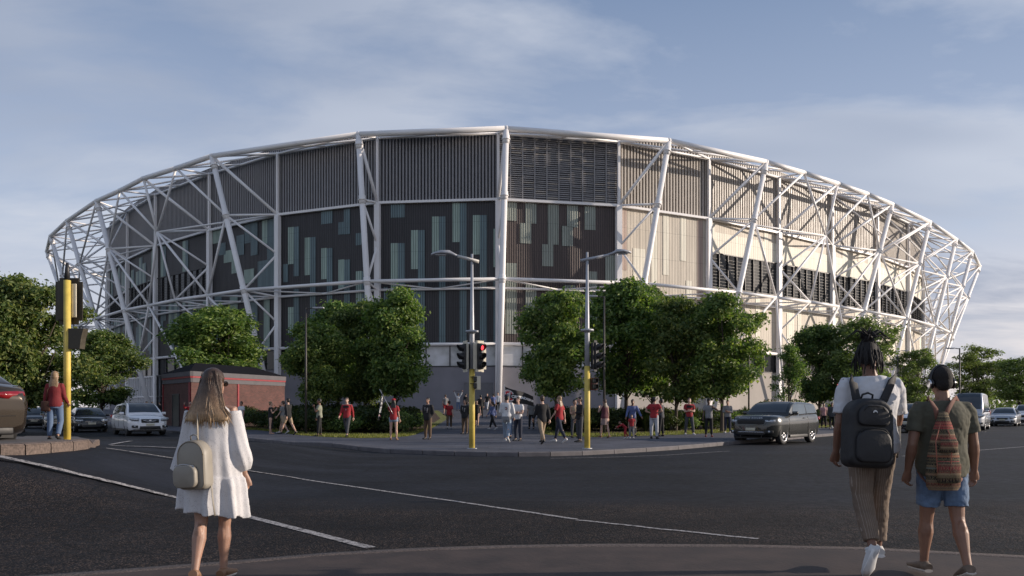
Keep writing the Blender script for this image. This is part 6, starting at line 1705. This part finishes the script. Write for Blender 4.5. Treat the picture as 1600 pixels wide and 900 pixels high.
# ------------------------------------------------------------------ the three people in front
def wrinkle(o, vox, strength=.012, size=.12, it=2, mid=.5):
    rem(o, vox, it, .5)
    tx = bpy.data.textures.new('folds', 'CLOUDS'); tx.noise_scale = size; tx.noise_depth = 3; tx.noise_type = 'HARD_NOISE'
    md = o.modifiers.new('folds', 'DISPLACE'); md.texture = tx; md.strength = strength; md.mid_level = mid; md.texture_coords = 'LOCAL'
    return o
def fg_body(F, t, skin, curl=(35, 35), inward=(None, None), vox=.0055):
    mb = MB(); body_mesh(F, mb)
    for q, d in enumerate((-1, 1)): hand_mesh(mb, F.P['wr', d], F.P['hd', d], d, F.h, curl[q], inward[q], 1.0, 8)
    o = mb.build('body', skin, t); rem(o, vox, 3, .5); face(F, t); return o
def rbox(outline, y0, y1, bev, name, m_, t, M_=None, mid=None):
    """pillow-like solid from an outline in x,z; y0 is the back face, y1 the front"""
    cx = sum(p[0] for p in outline)/len(outline); cz = sum(p[1] for p in outline)/len(outline)
    rows = []
    for y, s in ((y0, .0), (y0, 1-bev*2.2), (lerp(y0, y1, .06), 1-bev), (lerp(y0, y1, .2), 1), (lerp(y0, y1, .8), 1), (lerp(y0, y1, .94), 1-bev), (y1, 1-bev*2.2), (y1, 0)):
        rows.append([Vector((cx+(x-cx)*max(s, .001), y, cz+(z-cz)*max(s, .001))) for x, z in outline])
    if M_ is not None: rows = [[M_ @ p for p in r] for r in rows]
    m = MB(); m.rings(rows, 0, True, False); return m.build(name, m_, t)
def outline(w_, h_, rt, rb, z0=0, taper=0.0, n=7):
    """rounded rectangle, rt and rb the corner radii on top and at the bottom"""
    pts = []
    for cx, cz, r, a0 in ((w_/2-rt, h_/2-rt, rt, 0), (-w_/2+rt, h_/2-rt, rt, 90), (-w_/2+rb, -h_/2+rb, rb, 180), (w_/2-rb, -h_/2+rb, rb, 270)):
        for k in range(n+1):
            a = R(a0+90*k/n); x, z = cx+r*math.cos(a), cz+r*math.sin(a); pts.append((x*(1-taper*z/h_), z+z0))
    return pts
# --- woman in the white dress
Dw = 6.2; kw = Dw/FPX
wp = Vector(((334-800)*kw, Dw, 0.012)); lx = lambda px: (px-334)*kw; lz_ = lambda py: EYE-(py-HOR)*kw-.012
LP = lambda px, y, py: Vector(((px-800)*(Dw+y)/FPX-wp.x, y, EYE-(py-HOR)*(Dw+y)/FPX-.012))
wt = thing('person', 'woman with long brown to blond hair in a short white eyelet dress seen from behind', 'person', wp, R(0))
F = Fig(1.70, sex='f', leg=((-9, 14, -2.5), (6, 6, -2.5)), arm=((2, 8, 14, 0), (-2, 9, 14, 0)), head=(16, 2)); F.thing = wt
fg_body(F, wt, SK['mid'])
def eyelet():
    m, nt, b = _new('white eyelet cotton')
    co = coords(nt, 'Object')
    v = N(nt, 'ShaderNodeTexVoronoi', Scale=90.0, Randomness=0.8); nt.links.new(co, v.inputs['Vector'])
    n1 = noise_tex(nt, co, 5, 5); n2 = noise_tex(nt, co, 28, 4, .7)
    hole = ramp(nt, v.outputs['Distance'], [(.14, 0.0), (.26, 1.0)])
    msk = ramp(nt, n2, [(.40, 0.0), (.55, 1.0)])
    c = mixc(nt, hole, (.26, .235, .235), (.60, .59, .60)); c = mixc(nt, msk, (.58, .57, .58), c)
    nt.links.new(mixc(nt, 1.0, c, ramp(nt, n1, [(.3, .9), (.7, 1.05)]), 'MULTIPLY'), b.inputs['Base Color']); b.inputs['Roughness'].default_value = .9
    bump(nt, b, hole, .6, .004)
    b.inputs['Subsurface Weight'].default_value = .1; b.inputs['Subsurface Radius'].default_value = (.02, .02, .02)
    return m
eyl = eyelet()
mb = MB(); n = 72; rows = []
zs = F.P['sh', 1].z
prof = [(zs+.062, .066, .058), (zs+.045, .105, .075), (zs+.02, .150, .092), (zs-.03, .180, .108), (1.30, .190, .125), (1.18, .192, .135), (1.02, .205, .150), (.875, .225, .165), (.865, .238, .178), (.80, .250, .190), (.68, .262, .200), (.575, .270, .205)]
for i in range(len(prof)-1):
    for q in range(4):
        t_ = q/4; z, a, b = [lerp(prof[i][j], prof[i+1][j], t_) for j in range(3)]
        dn = clamp((1.35-z)/.8); rf = 1.0 if z > .868 else 1.5
        row = []
        for k in range(n):
            th = 2*PI*k/n
            f = 1+dn*rf*(.075*math.sin(9*th+1.2+z*1.2)+.04*math.sin(16*th+z*2)+.02*math.sin(5*th-z*3))
            zz = z-(.075*dn*(.5+.5*math.cos(th-.2)))*(1 if z < .8 else .3)+.012*dn*math.sin(9*th)
            row.append(Vector((math.cos(th)*a*f+.010*dn, math.sin(th)*b*f-.015, zz)))
        rows.append(row)
mb.rings(rows)
for d in (-1, 1):
    S, E, Wp = F.P['sh', d], F.P['el', d], F.P['wr', d]; k = 14; rows = []
    pts, rs = [], []
    for i in range(k+1):
        u = 1.72*i/k; p = S.lerp(E, u) if u <= 1 else E.lerp(Wp, u-1)
        base = catmull([(0, .066), (.4, .070), (.9, .074), (1.25, .080 if d > 0 else .092), (1.5, .078 if d > 0 else .105), (1.72, .048 if d > 0 else .118)], u)
        p = p+Vector((d*.012*min(u, 1.2), -.01, -.01*u)); pts.append(p); rs.append((base, base))
    # folded sleeve: star-shaped rings
    o0 = len(mb.v)
    nn = 30; rings_ = []
    for i, p in enumerate(pts):
        tn = (pts[min(i+1, k)]-pts[max(i-1, 0)]).normalized(); a = Vector((0, 1, 0)).cross(tn).normalized(); b = tn.cross(a)
        r = rs[i][0]; dn = i/k
        rings_.append([p+a*math.cos(2*PI*q/nn)*r*(1+.09*dn*math.sin(7*2*PI*q/nn+i*.25))+b*math.sin(2*PI*q/nn)*r*(1+.09*dn*math.sin(7*2*PI*q/nn+i*.25)) for q in range(nn)])
    mb.rings(rings_)
dr = mb.build('dress', eyl, wt); wrinkle(dr, .0085, .004, .10, 1)
# hair: cap, mass and strands
def ombre():
    m, nt, b = _new('hair brown to blond')
    co = coords(nt, 'Object'); sp = nt.nodes.new('ShaderNodeSeparateXYZ'); nt.links.new(co, sp.inputs[0])
    f = noise_tex(nt, coords(nt, 'Object', (1, 1, .06)), 170, 4, .75); g = noise_tex(nt, coords(nt, 'Object', (1, 1, .2)), 16, 3)
    ad = N(nt, 'ShaderNodeMath', operation='MULTIPLY_ADD'); nt.links.new(g, ad.inputs[0]); ad.inputs[1].default_value = .22; nt.links.new(sp.outputs[2], ad.inputs[2])
    mr = N(nt, 'ShaderNodeMapRange'); nt.links.new(ad.outputs[0], mr.inputs[0]); mr.inputs[1].default_value = 1.36; mr.inputs[2].default_value = 1.80
    c = ramp(nt, mr.outputs[0], [(0.0, (.48, .34, .20)), (.35, (.27, .17, .095)), (.62, (.085, .048, .028)), (1.0, (.045, .026, .017))])
    c = mixc(nt, 1.0, c, ramp(nt, f, [(.3, .45), (.7, 1.5)]), 'MULTIPLY'); nt.links.new(c, b.inputs['Base Color']); b.inputs['Roughness'].default_value = .38; bump(nt, b, f, .9, .004)
    return m
omb = ombre(); mb = MB(); H = F.H; h = F.h
mb.ball(H(0, -.012, .026), (.049*h, .056*h, .052*h), seg=20, ring=14, rot=F.headrot)
mb.ball(H(0, -.026, -.002), (.047*h, .042*h, .050*h), seg=16, ring=10, rot=F.headrot)
c0 = F.hc; n = 20; rows = []
for z, w_, yy, th_ in ((1.66, .080, -.03, .06), (1.60, .094, -.055, .062), (1.53, .098, -.075, .055), (1.47, .112, -.095, .048), (1.42, .130, -.112, .042), (1.36, .163, -.125, .036), (1.315, .172, -.130, .026), (1.30, .145, -.13, .012)):
    rows.append([Vector((c0.x*.4-.004+math.cos(2*PI*k/n)*w_, c0.y*.3+yy+math.sin(2*PI*k/n)*th_, z)) for k in range(n)])
mb.rings(rows[::-1]); hr_ = mb.build('hair', omb, wt); rem(hr_, .008, 3, .5)
rg = random.Random(4); m = MB()
for k in range(150):
    u = rg.uniform(-1, 1); top = H(u*.046, -.058+abs(u)**2*.036, rg.uniform(.0, .05)); 
    if rg.random() < .2: top = H(u*.035, -.045, .060)
    zb = rg.uniform(1.265, 1.36)-.03*(1-abs(u)); w_ = u*.185+rg.gauss(0, .012)
    p1 = Vector((c0.x*.4+u*.098, -.118+abs(u)*.03, 1.52)); p2 = Vector((c0.x*.3+u*.135, -.148+abs(u)*.03, 1.41)); p3 = Vector((w_, -.155+abs(u)*.035+rg.uniform(-.01, .01), zb))
    r = rg.uniform(.003, .0065); m.tube([top, p1.lerp(top, .5)+Vector((0, -.012, 0)), p1, p2, p3.lerp(p2, .4), p3], [r*.6, (r, r*1.6), (r, r*2.0), (r, r*1.9), (r*.8, r*1.5), r*.2], 6)
m.build('hair_strands', omb, hr_)
# sunglasses
m = MB()
for d in (-1, 1):
    m.ball(H(d*.022, .052, .004), (.017*h, .004*h, .013*h), seg=12, ring=8, rot=F.headrot); m.tube([H(d*.038, .049, .008), H(d*.046, .02, .008), H(d*.047, -.008, .004)], .0016*h, 5)
m.tube([H(-.008, .056, .006), H(.008, .056, .006)], .0016*h, 5); m.build('sunglasses', mat('dark sunglasses', (.02, .015, .012), .12), wt)
shoes(F, wt, shoe_t, mat('pale sole', (.5, .45, .4), .7))
# her backpack
leather = mat('stone beige leather', (.27, .245, .205), .48, 0, .10, 7, .25, 160, .002); leather_d = mat('beige leather edge', (.24, .20, .15), .5)
bpk = thing('backpack', 'small beige leather backpack hanging from the shoulder of the woman in white', 'backpack', wp+LP(306, -.20, 766), 0)
Mr = Matrix.Translation((0, 0, .20)) @ Matrix.Rotation(R(-16), 4, 'Z') @ Matrix.Rotation(R(-3), 4, 'Y')
body_ = rbox(outline(.250, .385, .118, .045), -.065, .055, .06, 'bag_body', leather, bpk, Mr)
pk = rbox(outline(.205, .175, .06, .05), -.115, -.055, .05, 'front_pocket', leather, bpk, Mr @ Matrix.Translation((-.028, 0, -.085)))
def mtube(pts, r, name, m_, par, Mx=Mr, n=6): 
    m = MB(); m.tube([Mx @ Vector(p) for p in pts], r, n); return m.build(name, m_, par)
ol = outline(.232, .365, .11, .04)
mtube([(x, -.050, z) for x, z in ol[:17]], .0035, 'zip', leather_d, body_)
mtube([(x, -.062, z) for x, z in ol]+[(ol[0][0], -.062, ol[0][1])], .0038, 'piping', leather_d, body_)
mtube([(-.12, -.098, .0), (-.03, -.100, .01), (.055, -.098, -.005)], .003, 'zip', chrome_m, pk); mtube([(.055, -.10, -.005), (.06, -.103, -.03)], .004, 'zip_pull', chrome_m, pk)
mtube([(-.035, .0, .185), (-.03, -.01, .225), (0, -.012, .235), (.03, -.01, .225), (.035, .0, .185)], (.006), 'handle', leather, bpk)
mb = MB(); SH_ = F.P['sh', -1]; off = LP(306, -.20, 766)
tp = LP(309, -.175, 690)-off
mb.tube([tp, LP(309, -.165, 665)-off, LP(309.5, -.135, 645)-off, LP(311, -.055, 631.5)-off, LP(311, .06, 640)-off, LP(303, .14, 670)-off, LP(298, .12, 710)-off, LP(300, -.02, 745)-off], [(.005, .018)]*8, 8, ref=(0, 1, 0) if False else None); mb.build('strap', leather, bpk)
mb = MB(); mb.tube([LP(328, -.19, 745)-off, LP(331, -.225, 765)-off, LP(333, -.24, 785)-off, LP(336, -.24, 806)-off], [(.004, .013)]*4, 8); mb.build('strap', leather, bpk)

# --- man with dreadlocks
D1 = 6.6; k1 = D1/FPX; h1 = 1.86
mp_ = Vector(((1362-800)*k1, D1, 0.012)); MP = lambda px, y, py: Vector(((px-800)*(D1+y)/FPX-mp_.x, y, EYE-(py-HOR)*(D1+y)/FPX-.012)); m1 = thing('person', 'man with tied up dreadlocks, white t-shirt and pinstriped brown trousers seen from behind', 'person', mp_, R(0))
mx_ = lambda px: (px-1362)*k1; mz_ = lambda py: EYE-(py-HOR)*k1-.012
F = Fig(h1, wid=1.10, leg=((-7, 20, 1, -66), (7, 5, -1)), arm=((-4, 9, 22, 20), (12, 9, 72, 48)), head=(34, 14), lean=3); F.thing = m1
fg_body(F, m1, SK['brown'], curl=(40, 55))
mb = MB(); torso_cloth(mb, F, .485, .842, .022, n=28, folds=.014)
for d in (-1, 1): sleeve(mb, F, d, 0, .78, .042, .10, 16)
tee_w = mat('white cotton jersey', (.60, .60, .62), .9, 0, .06, 6, .2, 50, .003)
wrinkle(mb.build('t_shirt', tee_w, m1), .008, .014, .10)
def pinstripe():
    m, nt, b = _new('pinstriped brown cloth')
    co = coords(nt, 'Object'); sp = nt.nodes.new('ShaderNodeSeparateXYZ'); nt.links.new(co, sp.inputs[0])
    ad = N(nt, 'ShaderNodeMath', operation='MULTIPLY_ADD'); nt.links.new(sp.outputs[1], ad.inputs[0]); ad.inputs[1].default_value = .12; nt.links.new(sp.outputs[0], ad.inputs[2])
    mu = N(nt, 'ShaderNodeMath', operation='MULTIPLY'); nt.links.new(ad.outputs[0], mu.inputs[0]); mu.inputs[1].default_value = 2*PI/.016
    si = N(nt, 'ShaderNodeMath', operation='SINE'); nt.links.new(mu.outputs[0], si.inputs[0])
    st = ramp(nt, si.outputs[0], [(.82, (.165, .120, .088)), (.96, (.30, .245, .20))]); n_ = noise_tex(nt, co, 8, 5)
    nt.links.new(mixc(nt, 1.0, st, ramp(nt, n_, [(.3, .85), (.7, 1.15)]), 'MULTIPLY'), b.inputs['Base Color']); b.inputs['Roughness'].default_value = .85
    return m
mb = MB(); torso_cloth(mb, F, .47, .57, .010, n=24)
for d in (-1, 1): trouser(mb, F, d, 1.86, 1.10, n=18)
wrinkle(mb.build('trousers', pinstripe(), m1), .008, .016, .11)
mb = MB(); torso_cloth(mb, F, .555, .572, .013, n=24); mb.build('belt', mat('brown belt', (.06, .035, .02), .5), m1)
shoes(F, m1, mat('white trainer', (.60, .60, .60), .6), mat('white trainer sole', (.70, .70, .70), .6), 1.1)
H = F.H; h = F.h; hair_d = mat('black dreadlock hair', (.012, .010, .010), .75, 0, .4, 60, .9, 140, .004)
mb = MB(); mb.ball(H(0, -.012, .028), (.046*h, .052*h, .050*h), seg=16, ring=12, rot=F.headrot); mb.ball(H(0, -.030, .0), (.040*h, .034*h, .042*h), seg=14, ring=10, rot=F.headrot)
hr_ = mb.build('hair', hair_d, m1); rem(hr_, .008, 2, .5)
rg = random.Random(12); m = MB()
for k in range(34):       # hanging locks at the back and sides
    u = rg.uniform(-1, 1); a = u*1.75
    p0 = H(math.sin(a)*.040, -math.cos(a)*.052-.004, rg.uniform(.015, .065)); p1 = H(math.sin(a)*.056, -math.cos(a)*.066-.004, rg.uniform(-.015, .02)); ln = rg.uniform(.035, .095)
    p2 = p1+Vector((rg.gauss(0, .008), rg.gauss(-.004, .006), -ln*.5*h)); p3 = p2+Vector((rg.gauss(0, .010), rg.gauss(0, .006), -ln*.5*h)); r = rg.uniform(.006, .0095)
    m.tube([p0, p1, p2, p3], [r, r*1.05, r*.95, r*.45], 7)
for k in range(36):       # the gathered top, spilling upwards and over
    a = rg.uniform(0, 2*PI); p0 = H(math.cos(a)*.030, -.014+math.sin(a)*.030, .066); tp_ = F.hc+Vector((rg.uniform(-.045, .035), rg.uniform(-.05, .03), (.098+rg.uniform(-.01, .012))*h)); 
    ex = Vector((rg.gauss(-.01, .048), rg.gauss(-.02, .035), rg.uniform(.015, .065))); p3 = tp_+ex
    r = rg.uniform(.006, .0095); pts = [p0, tp_.lerp(p0, .35), tp_, p3]
    if rg.random() < .45: pts.append(p3+Vector((ex.x*.6, ex.y*.6, -rg.uniform(.03, .08))))
    m.tube(pts, [r]*(len(pts)-1)+[r*.4], 7)
m.build('dreadlocks', hair_d, hr_)
m = MB()
for d in (-1, 1): m.ball(H(d*.022, .052, .004), (.016*h, .004*h, .011*h), seg=12, ring=8, rot=F.headrot); m.tube([H(d*.038, .049, .008), H(d*.046, .02, .008), H(d*.047, -.008, .004)], .0018*h, 5)
m.tube([H(-.008, .056, .006), H(.008, .056, .006)], .0018*h, 5); m.build('sunglasses', MATS['dark sunglasses'], m1)
# black backpack
nylon = mat('black nylon', (.016, .016, .018), .62, 0, .2, 14, .35, 45, .006); nylon2 = mat('black webbing', (.022, .022, .024), .75, 0, .2, 40, .5, 200, .002)
off = MP(1355, -.245, 731); b1 = thing('backpack', 'large black backpack on the back of the dreadlocked man', 'backpack', mp_+off, 0)
hh = (731-627)*k1; Mb = Matrix.Translation((0, 0, hh/2)) @ Matrix.Rotation(R(3), 4, 'Y') @ Matrix.Rotation(R(-5), 4, 'X')
bb = rbox(outline(.365, hh, .13, .07, taper=.10), -.105, .115, .05, 'bag_body', nylon, b1, Mb); rem(bb, .010, 2, .5)
tx = bpy.data.textures.new('folds', 'CLOUDS'); tx.noise_scale = .14; md = bb.modifiers.new('folds', 'DISPLACE'); md.texture = tx; md.strength = .008; md.texture_coords = 'LOCAL'
pk = rbox(outline(.28, .27, .10, .06), -.142, -.085, .06, 'front_pocket', nylon, b1, Mb @ Matrix.Translation((0, 0, -.11)))
pk2 = rbox(outline(.25, .17, .09, .04), -.136, -.085, .06, 'top_pocket', nylon, b1, Mb @ Matrix.Translation((0, 0, .14)))
for x, z, w2 in ((0, .035, .115), (0, .215, .09)): mtube([(-w2, -.137, z-.04), (-w2*.7, -.141, z-.006), (0, -.143, z), (w2*.7, -.141, z-.006), (w2, -.137, z-.04)], .0035, 'zip', nylon2, pk, Mb)
mtube([(.145, -.12, .03), (.15, -.125, -.05)], .004, 'zip_pull', nylon2, pk, Mb)
m = MB(); n = 10
ro = [Mb @ Vector((math.cos(PI*q/n)*.019, -.1405, .158+math.sin(PI*q/n)*.024)) for q in range(n+1)]; m.add(ro, [tuple(range(n+1))[::-1]]); m.build('emblem', mark_w, pk2)
m = MB(); m.add([Mb @ Vector(p) for p in ((-.012, -.1415, .158), (-.002, -.1415, .170), (.003, -.1415, .163), (.009, -.1415, .168), (.014, -.1415, .158))], [(0, 1, 2, 3, 4)]); m.build('emblem', nylon2, pk2)
mb = MB()
mb.tube([Mb @ Vector((-.05, .03, hh/2-.01)), Mb @ Vector((-.042, .0, hh/2+.035)), Mb @ Vector((0, -.005, hh/2+.05)), Mb @ Vector((.042, .0, hh/2+.035)), Mb @ Vector((.05, .03, hh/2-.01))], .009, 8); mb.build('handle', nylon2, b1)
for xs_, xt, d in ((1342, 1331, -1), (1372, 1398, 1)):
    mb = MB(); S = F.P['sh', d]
    pts = [MP(xs_, -.17, 641), MP(lerp(xs_, xt, .4), -.155, 622), MP(lerp(xs_, xt, .8), -.130, 598), MP(xt, -.03, 591), MP(xt, .10, 597), MP(xt, .150, 640)+Vector((d*.02, 0, 0)), MP(xt, .11, 685)+Vector((d*.02, 0, 0)), MP(xt, -.05, 712)+Vector((-d*.0, 0, 0))]
    mb.tube([p-off for p in pts], [(.036, .010)]*8, 8, ref=(0, 1, 0.02)); st = mb.build('strap', nylon2, b1)
mb = MB(); mb.tube([MP(1402, -.03, 668)-off, MP(1396, -.10, 700)-off, MP(1384, -.17, 722)-off], [(.013, .004)]*3, 8, ref=(0, 1, .02)); mb.build('strap', nylon2, b1)
# phone in his hand
ph = F.P['wr', 1]+F.P['hd', 1]*.10*h; m = MB(); m.bevbox((0, 0, 0), (.075, .010, .15), .004, 0, Matrix.Rotation(R(-35), 3, 'X')); o = m.build('mobile_phone', black_plastic); o.location = mp_+ph; tag(o, 'black mobile phone in the right hand of the dreadlocked man', 'phone')

# --- man with headphones
D2_ = 6.4; k2 = D2_/FPX; h2 = 1.72
np_ = Vector(((1472-800)*k2, D2_, 0.012)); NP = lambda px, y, py: Vector(((px-800)*(D2_+y)/FPX-np_.x, y, EYE-(py-HOR)*(D2_+y)/FPX-.012)); m2 = thing('person', 'man with black headphones, olive t-shirt and denim shorts seen from behind', 'person', np_, R(0))
nx_ = lambda px: (px-1472)*k2; nz_ = lambda py: EYE-(py-HOR)*k2-.012
F = Fig(h2, wid=1.10, leg=((8, 3, 1), (-9, 12, 0)), arm=((-6, 12, 26, 25), (2, 12, 16, 0)), head=(2, 4)); F.thing = m2
fg_body(F, m2, SK['mid2'] if 'mid2' in SK else skin_m('warm brown', (.26, .135, .088)), curl=(42, 32))
mb = MB(); torso_cloth(mb, F, .475, .842, .022, n=28, folds=.014)
for d in (-1, 1): sleeve(mb, F, d, 0, .66, .042, .10, 16)
wrinkle(mb.build('t_shirt', mat('olive cotton jersey', (.085, .082, .058), .9, 0, .1, 6, .2, 50, .003), m2), .008, .014, .10)
den = mat('washed blue denim', (.11, .17, .27), .85, 0, .35, 10, .5, 140, .003)
mb = MB(); torso_cloth(mb, F, .47, .57, .012, n=24)
for d in (-1, 1): trouser(mb, F, d, .80, 1.15, .0, n=18)
sh_ = wrinkle(mb.build('shorts', den, m2), .008, .014, .08)
shoes(F, m2, mat('brown trainer', (.16, .12, .09), .7, 0, .3, 20), mat('pale sole', (.5, .45, .4), .7), 1.1)
H = F.H; h = F.h
mb = MB(); mb.ball(H(0, -.010, .026), (.0465*h, .053*h, .053*h), seg=18, ring=12, rot=F.headrot); mb.ball(H(0, -.026, -.004), (.042*h, .034*h, .040*h), seg=14, ring=10, rot=F.headrot)
hr_ = mb.build('hair', mat('short curly black hair', (.013, .011, .010), .85, 0, .5, 90, 1.0, 160, .006), m2); rem(hr_, .008, 2, .5)
hp_ = thing('headphones', 'black over-ear headphones with silver ear cups on the head of the man in olive', 'headphones', np_+F.hc, 0)
gl_ = mat('gloss black plastic', (.012, .012, .013), .25)
O_ = F.hc
m = MB(); m.tube([H(math.cos(R(a))*.0545, -.006, .002+math.sin(R(a))*.081)-O_ for a in range(0, 181, 12)], [(.006*h, .011*h)]*16, 10, ref=(0, 1, 0)); m.build('headband', gl_, hp_)
for d in (-1, 1):
    m = MB(); m.tube([H(d*.044, -.006, -.006)-O_, H(d*.056, -.006, -.006)-O_], [.025*h, .024*h], 20); m.build('ear_cushion', gl_, hp_)
    m = MB(); m.tube([H(d*.056, -.006, -.006)-O_, H(d*.062, -.006, -.006)-O_, H(d*.064, -.006, -.006)-O_], [.0225*h, .0215*h, .017*h], 20); cp = m.build('ear_cup', chrome_m if d < 0 else gl_, hp_)
# patterned bag
def ethnic():
    m, nt, b = _new('woven patterned cloth')
    uv = nt.nodes.new('ShaderNodeUVMap'); sp = nt.nodes.new('ShaderNodeSeparateXYZ'); nt.links.new(uv.outputs[0], sp.inputs[0])
    def mth(op, a, bv):
        n_ = N(nt, 'ShaderNodeMath', operation=op); 
        for q, v in enumerate((a, bv)):
            if hasattr(v, 'is_linked'): nt.links.new(v, n_.inputs[q])
            elif v is not None: n_.inputs[q].default_value = v
        return n_.outputs[0]
    v = sp.outputs[1]; u = sp.outputs[0]
    band = ramp(nt, v, [(0, (.30, .22, .14)), (.05, (.22, .05, .04)), (.10, (.30, .22, .14)), (.13, (.02, .02, .02)), (.19, (.34, .22, .13)), (.22, (.02, .02, .02)), (.27, (.12, .25, .24)), (.29, (.38, .30, .18)), (.32, (.02, .02, .02)), (.40, (.03, .03, .03)), (.42, (.40, .10, .05)), (.45, (.35, .28, .18)), (.48, (.02, .02, .02)), (.58, (.05, .02, .02)), (.60, (.45, .36, .2)), (.63, (.3, .03, .04)), (.70, (.40, .30, .18)), (.72, (.02, .02, .02)), (.78, (.55, .04, .06)), (.86, (.35, .03, .05)), (.88, (.03, .03, .03)), (.93, (.25, .2, .12)), (1, (.1, .08, .07))])
    nt.nodes[-1] if False else None
    # diamonds and zigzags
    fu = mth('PINGPONG', mth('MULTIPLY', u, 9.0), .5); fv = mth('PINGPONG', mth('MULTIPLY', v, 12.0), .5)
    dmd = mth('ADD', fu, fv); d1 = ramp(nt, dmd, [(.30, 0), (.33, 1), (.42, 1), (.45, 0), (.62, 0), (.65, 1), (.72, 1), (.75, 0)])
    c = mixc(nt, d1, mixc(nt, 1.0, band, (.62, .55, .6), 'MULTIPLY'), (.26, .20, .10))
    fu2 = mth('PINGPONG', mth('MULTIPLY', u, 22.0), .5); zz = mth('FRACT', mth('ADD', mth('MULTIPLY', v, 26.0), mth('MULTIPLY', fu2, 1.0)), None)
    z1 = ramp(nt, zz, [(.0, 1), (.2, 1), (.22, 0), (1, 0)]); c = mixc(nt, z1, c, (.03, .025, .02))
    nt.links.new(c, b.inputs['Base Color']); b.inputs['Roughness'].default_value = .9; bump(nt, b, noise_tex(nt, uv.outputs[0], 120, 3), .6, .004)
    for nd in nt.nodes:
        if nd.type == 'VALTORGB' and len(nd.color_ramp.elements) > 15: nd.color_ramp.interpolation = 'CONSTANT'
    return m
eth = ethnic(); off = NP(1475, -.235, 766); b2 = thing('patterned_bag', 'woven patterned drawstring backpack on the man in olive', 'backpack', np_+off, 0)
hb = (766-648)*k2; prof = [(0, .115, .045), (.03, .135, .062), (.12, .138, .072), (.25, .128, .075), (.38, .105, .065), (.50, .075, .05), (.575, .05, .03), (hb-.005, .035, .022), (hb+.0, .015, .01)]
n = 32; m = MB(); rows = []
for z, a, b in prof: rows.append([Vector((math.cos(2*PI*q/n)*a*(1+.03*math.sin(7*2*PI*q/n)*(z/hb)), math.sin(2*PI*q/n)*b+.01, z)) for q in range(n)])
o0 = 0; m.rings(rows, 0, True, False)
for fi in range(len(m.f)):
    i, q = divmod(fi, n); u0, u1 = q/n*3, (q+1)/n*3; v0, v1 = prof[i][0]/hb, prof[i+1][0]/hb
    m.uv[fi] = [(u0, v0), (u1, v0), (u1, v1), (u0, v1)]
m.build('bag_body', eth, b2)
pkp = [(.04, .075, .02), (.06, .085, .03), (.16, .085, .034), (.19, .075, .028)]
def flap(z0, z1, w_, nm):
    m = MB(); rows = []
    for z, s, dd in ((z0, .75, .0), (z0+.012, 1, .016), (z1-.03, 1, .020), (z1, .9, .004)):
        rows.append([Vector((math.cos(PI+PI*q/12)*w_*s, -(.055+.020*math.sin(PI*q/12)*1.0)-dd, z)) for q in range(13)])
    m.rings(rows, 0, True, False, closed=False)
    for fi in range(len(m.f)):
        i, q = divmod(fi, 12); m.uv[fi] = [(q/12*1.2, .45+i*.12), ((q+1)/12*1.2, .45+i*.12), ((q+1)/12*1.2, .57+i*.12), (q/12*1.2, .57+i*.12)]
    return m.build(nm, eth, b2)
flap(.06, .24, .095, 'front_pocket'); flap(.30, .42, .07, 'top_flap')
for d in (-1, 1):
    mb = MB(); a = NP(1470+d*5, -.215, 655)-off
    mb.tube([a, NP(1472+d*10, -.20, 639)-off, NP(1472+d*17, -.135, 627)-off, NP(1472+d*22, -.03, 621)-off, NP(1472+d*25, .10, 630)-off, NP(1472+d*30, .145, 670)-off, NP(1472+d*38, .05, 735)-off, NP(1472+d*30, -.13, 748)-off, NP(1474+d*20, -.22, 757)-off], [(.020, .006)]*9, 8, ref=(0, 1, .02)); mb.build('strap', C_('strap red brown', (.16, .07, .05)), b2)
    mb = MB(); mb.tube([NP(1473+d*3, -.25, 660)-off, NP(1475+d*13, -.31, 690)-off, NP(1475+d*10, -.33, 740)-off], .004, 6); mb.build('cord', C_('cord', (.35, .12, .08)), b2)
# ------------------------------------------------------------------ make the modifiers real
dg = bpy.context.evaluated_depsgraph_get(); dg.update()
new = []
for o, cutter, ang in JOBS:
    me = bpy.data.meshes.new_from_object(o.evaluated_get(dg)); new.append(me)
for (o, cutter, ang), me in zip(JOBS, new):
    o.modifiers.clear(); o.data = me
    if ang:
        for p in me.polygons: p.use_smooth = True
        me.set_sharp_from_angle(angle=R(ang))
for o in {id(j[1]): j[1] for j in JOBS if j[1] is not None}.values():
    bpy.data.objects.remove(o, do_unlink=True)
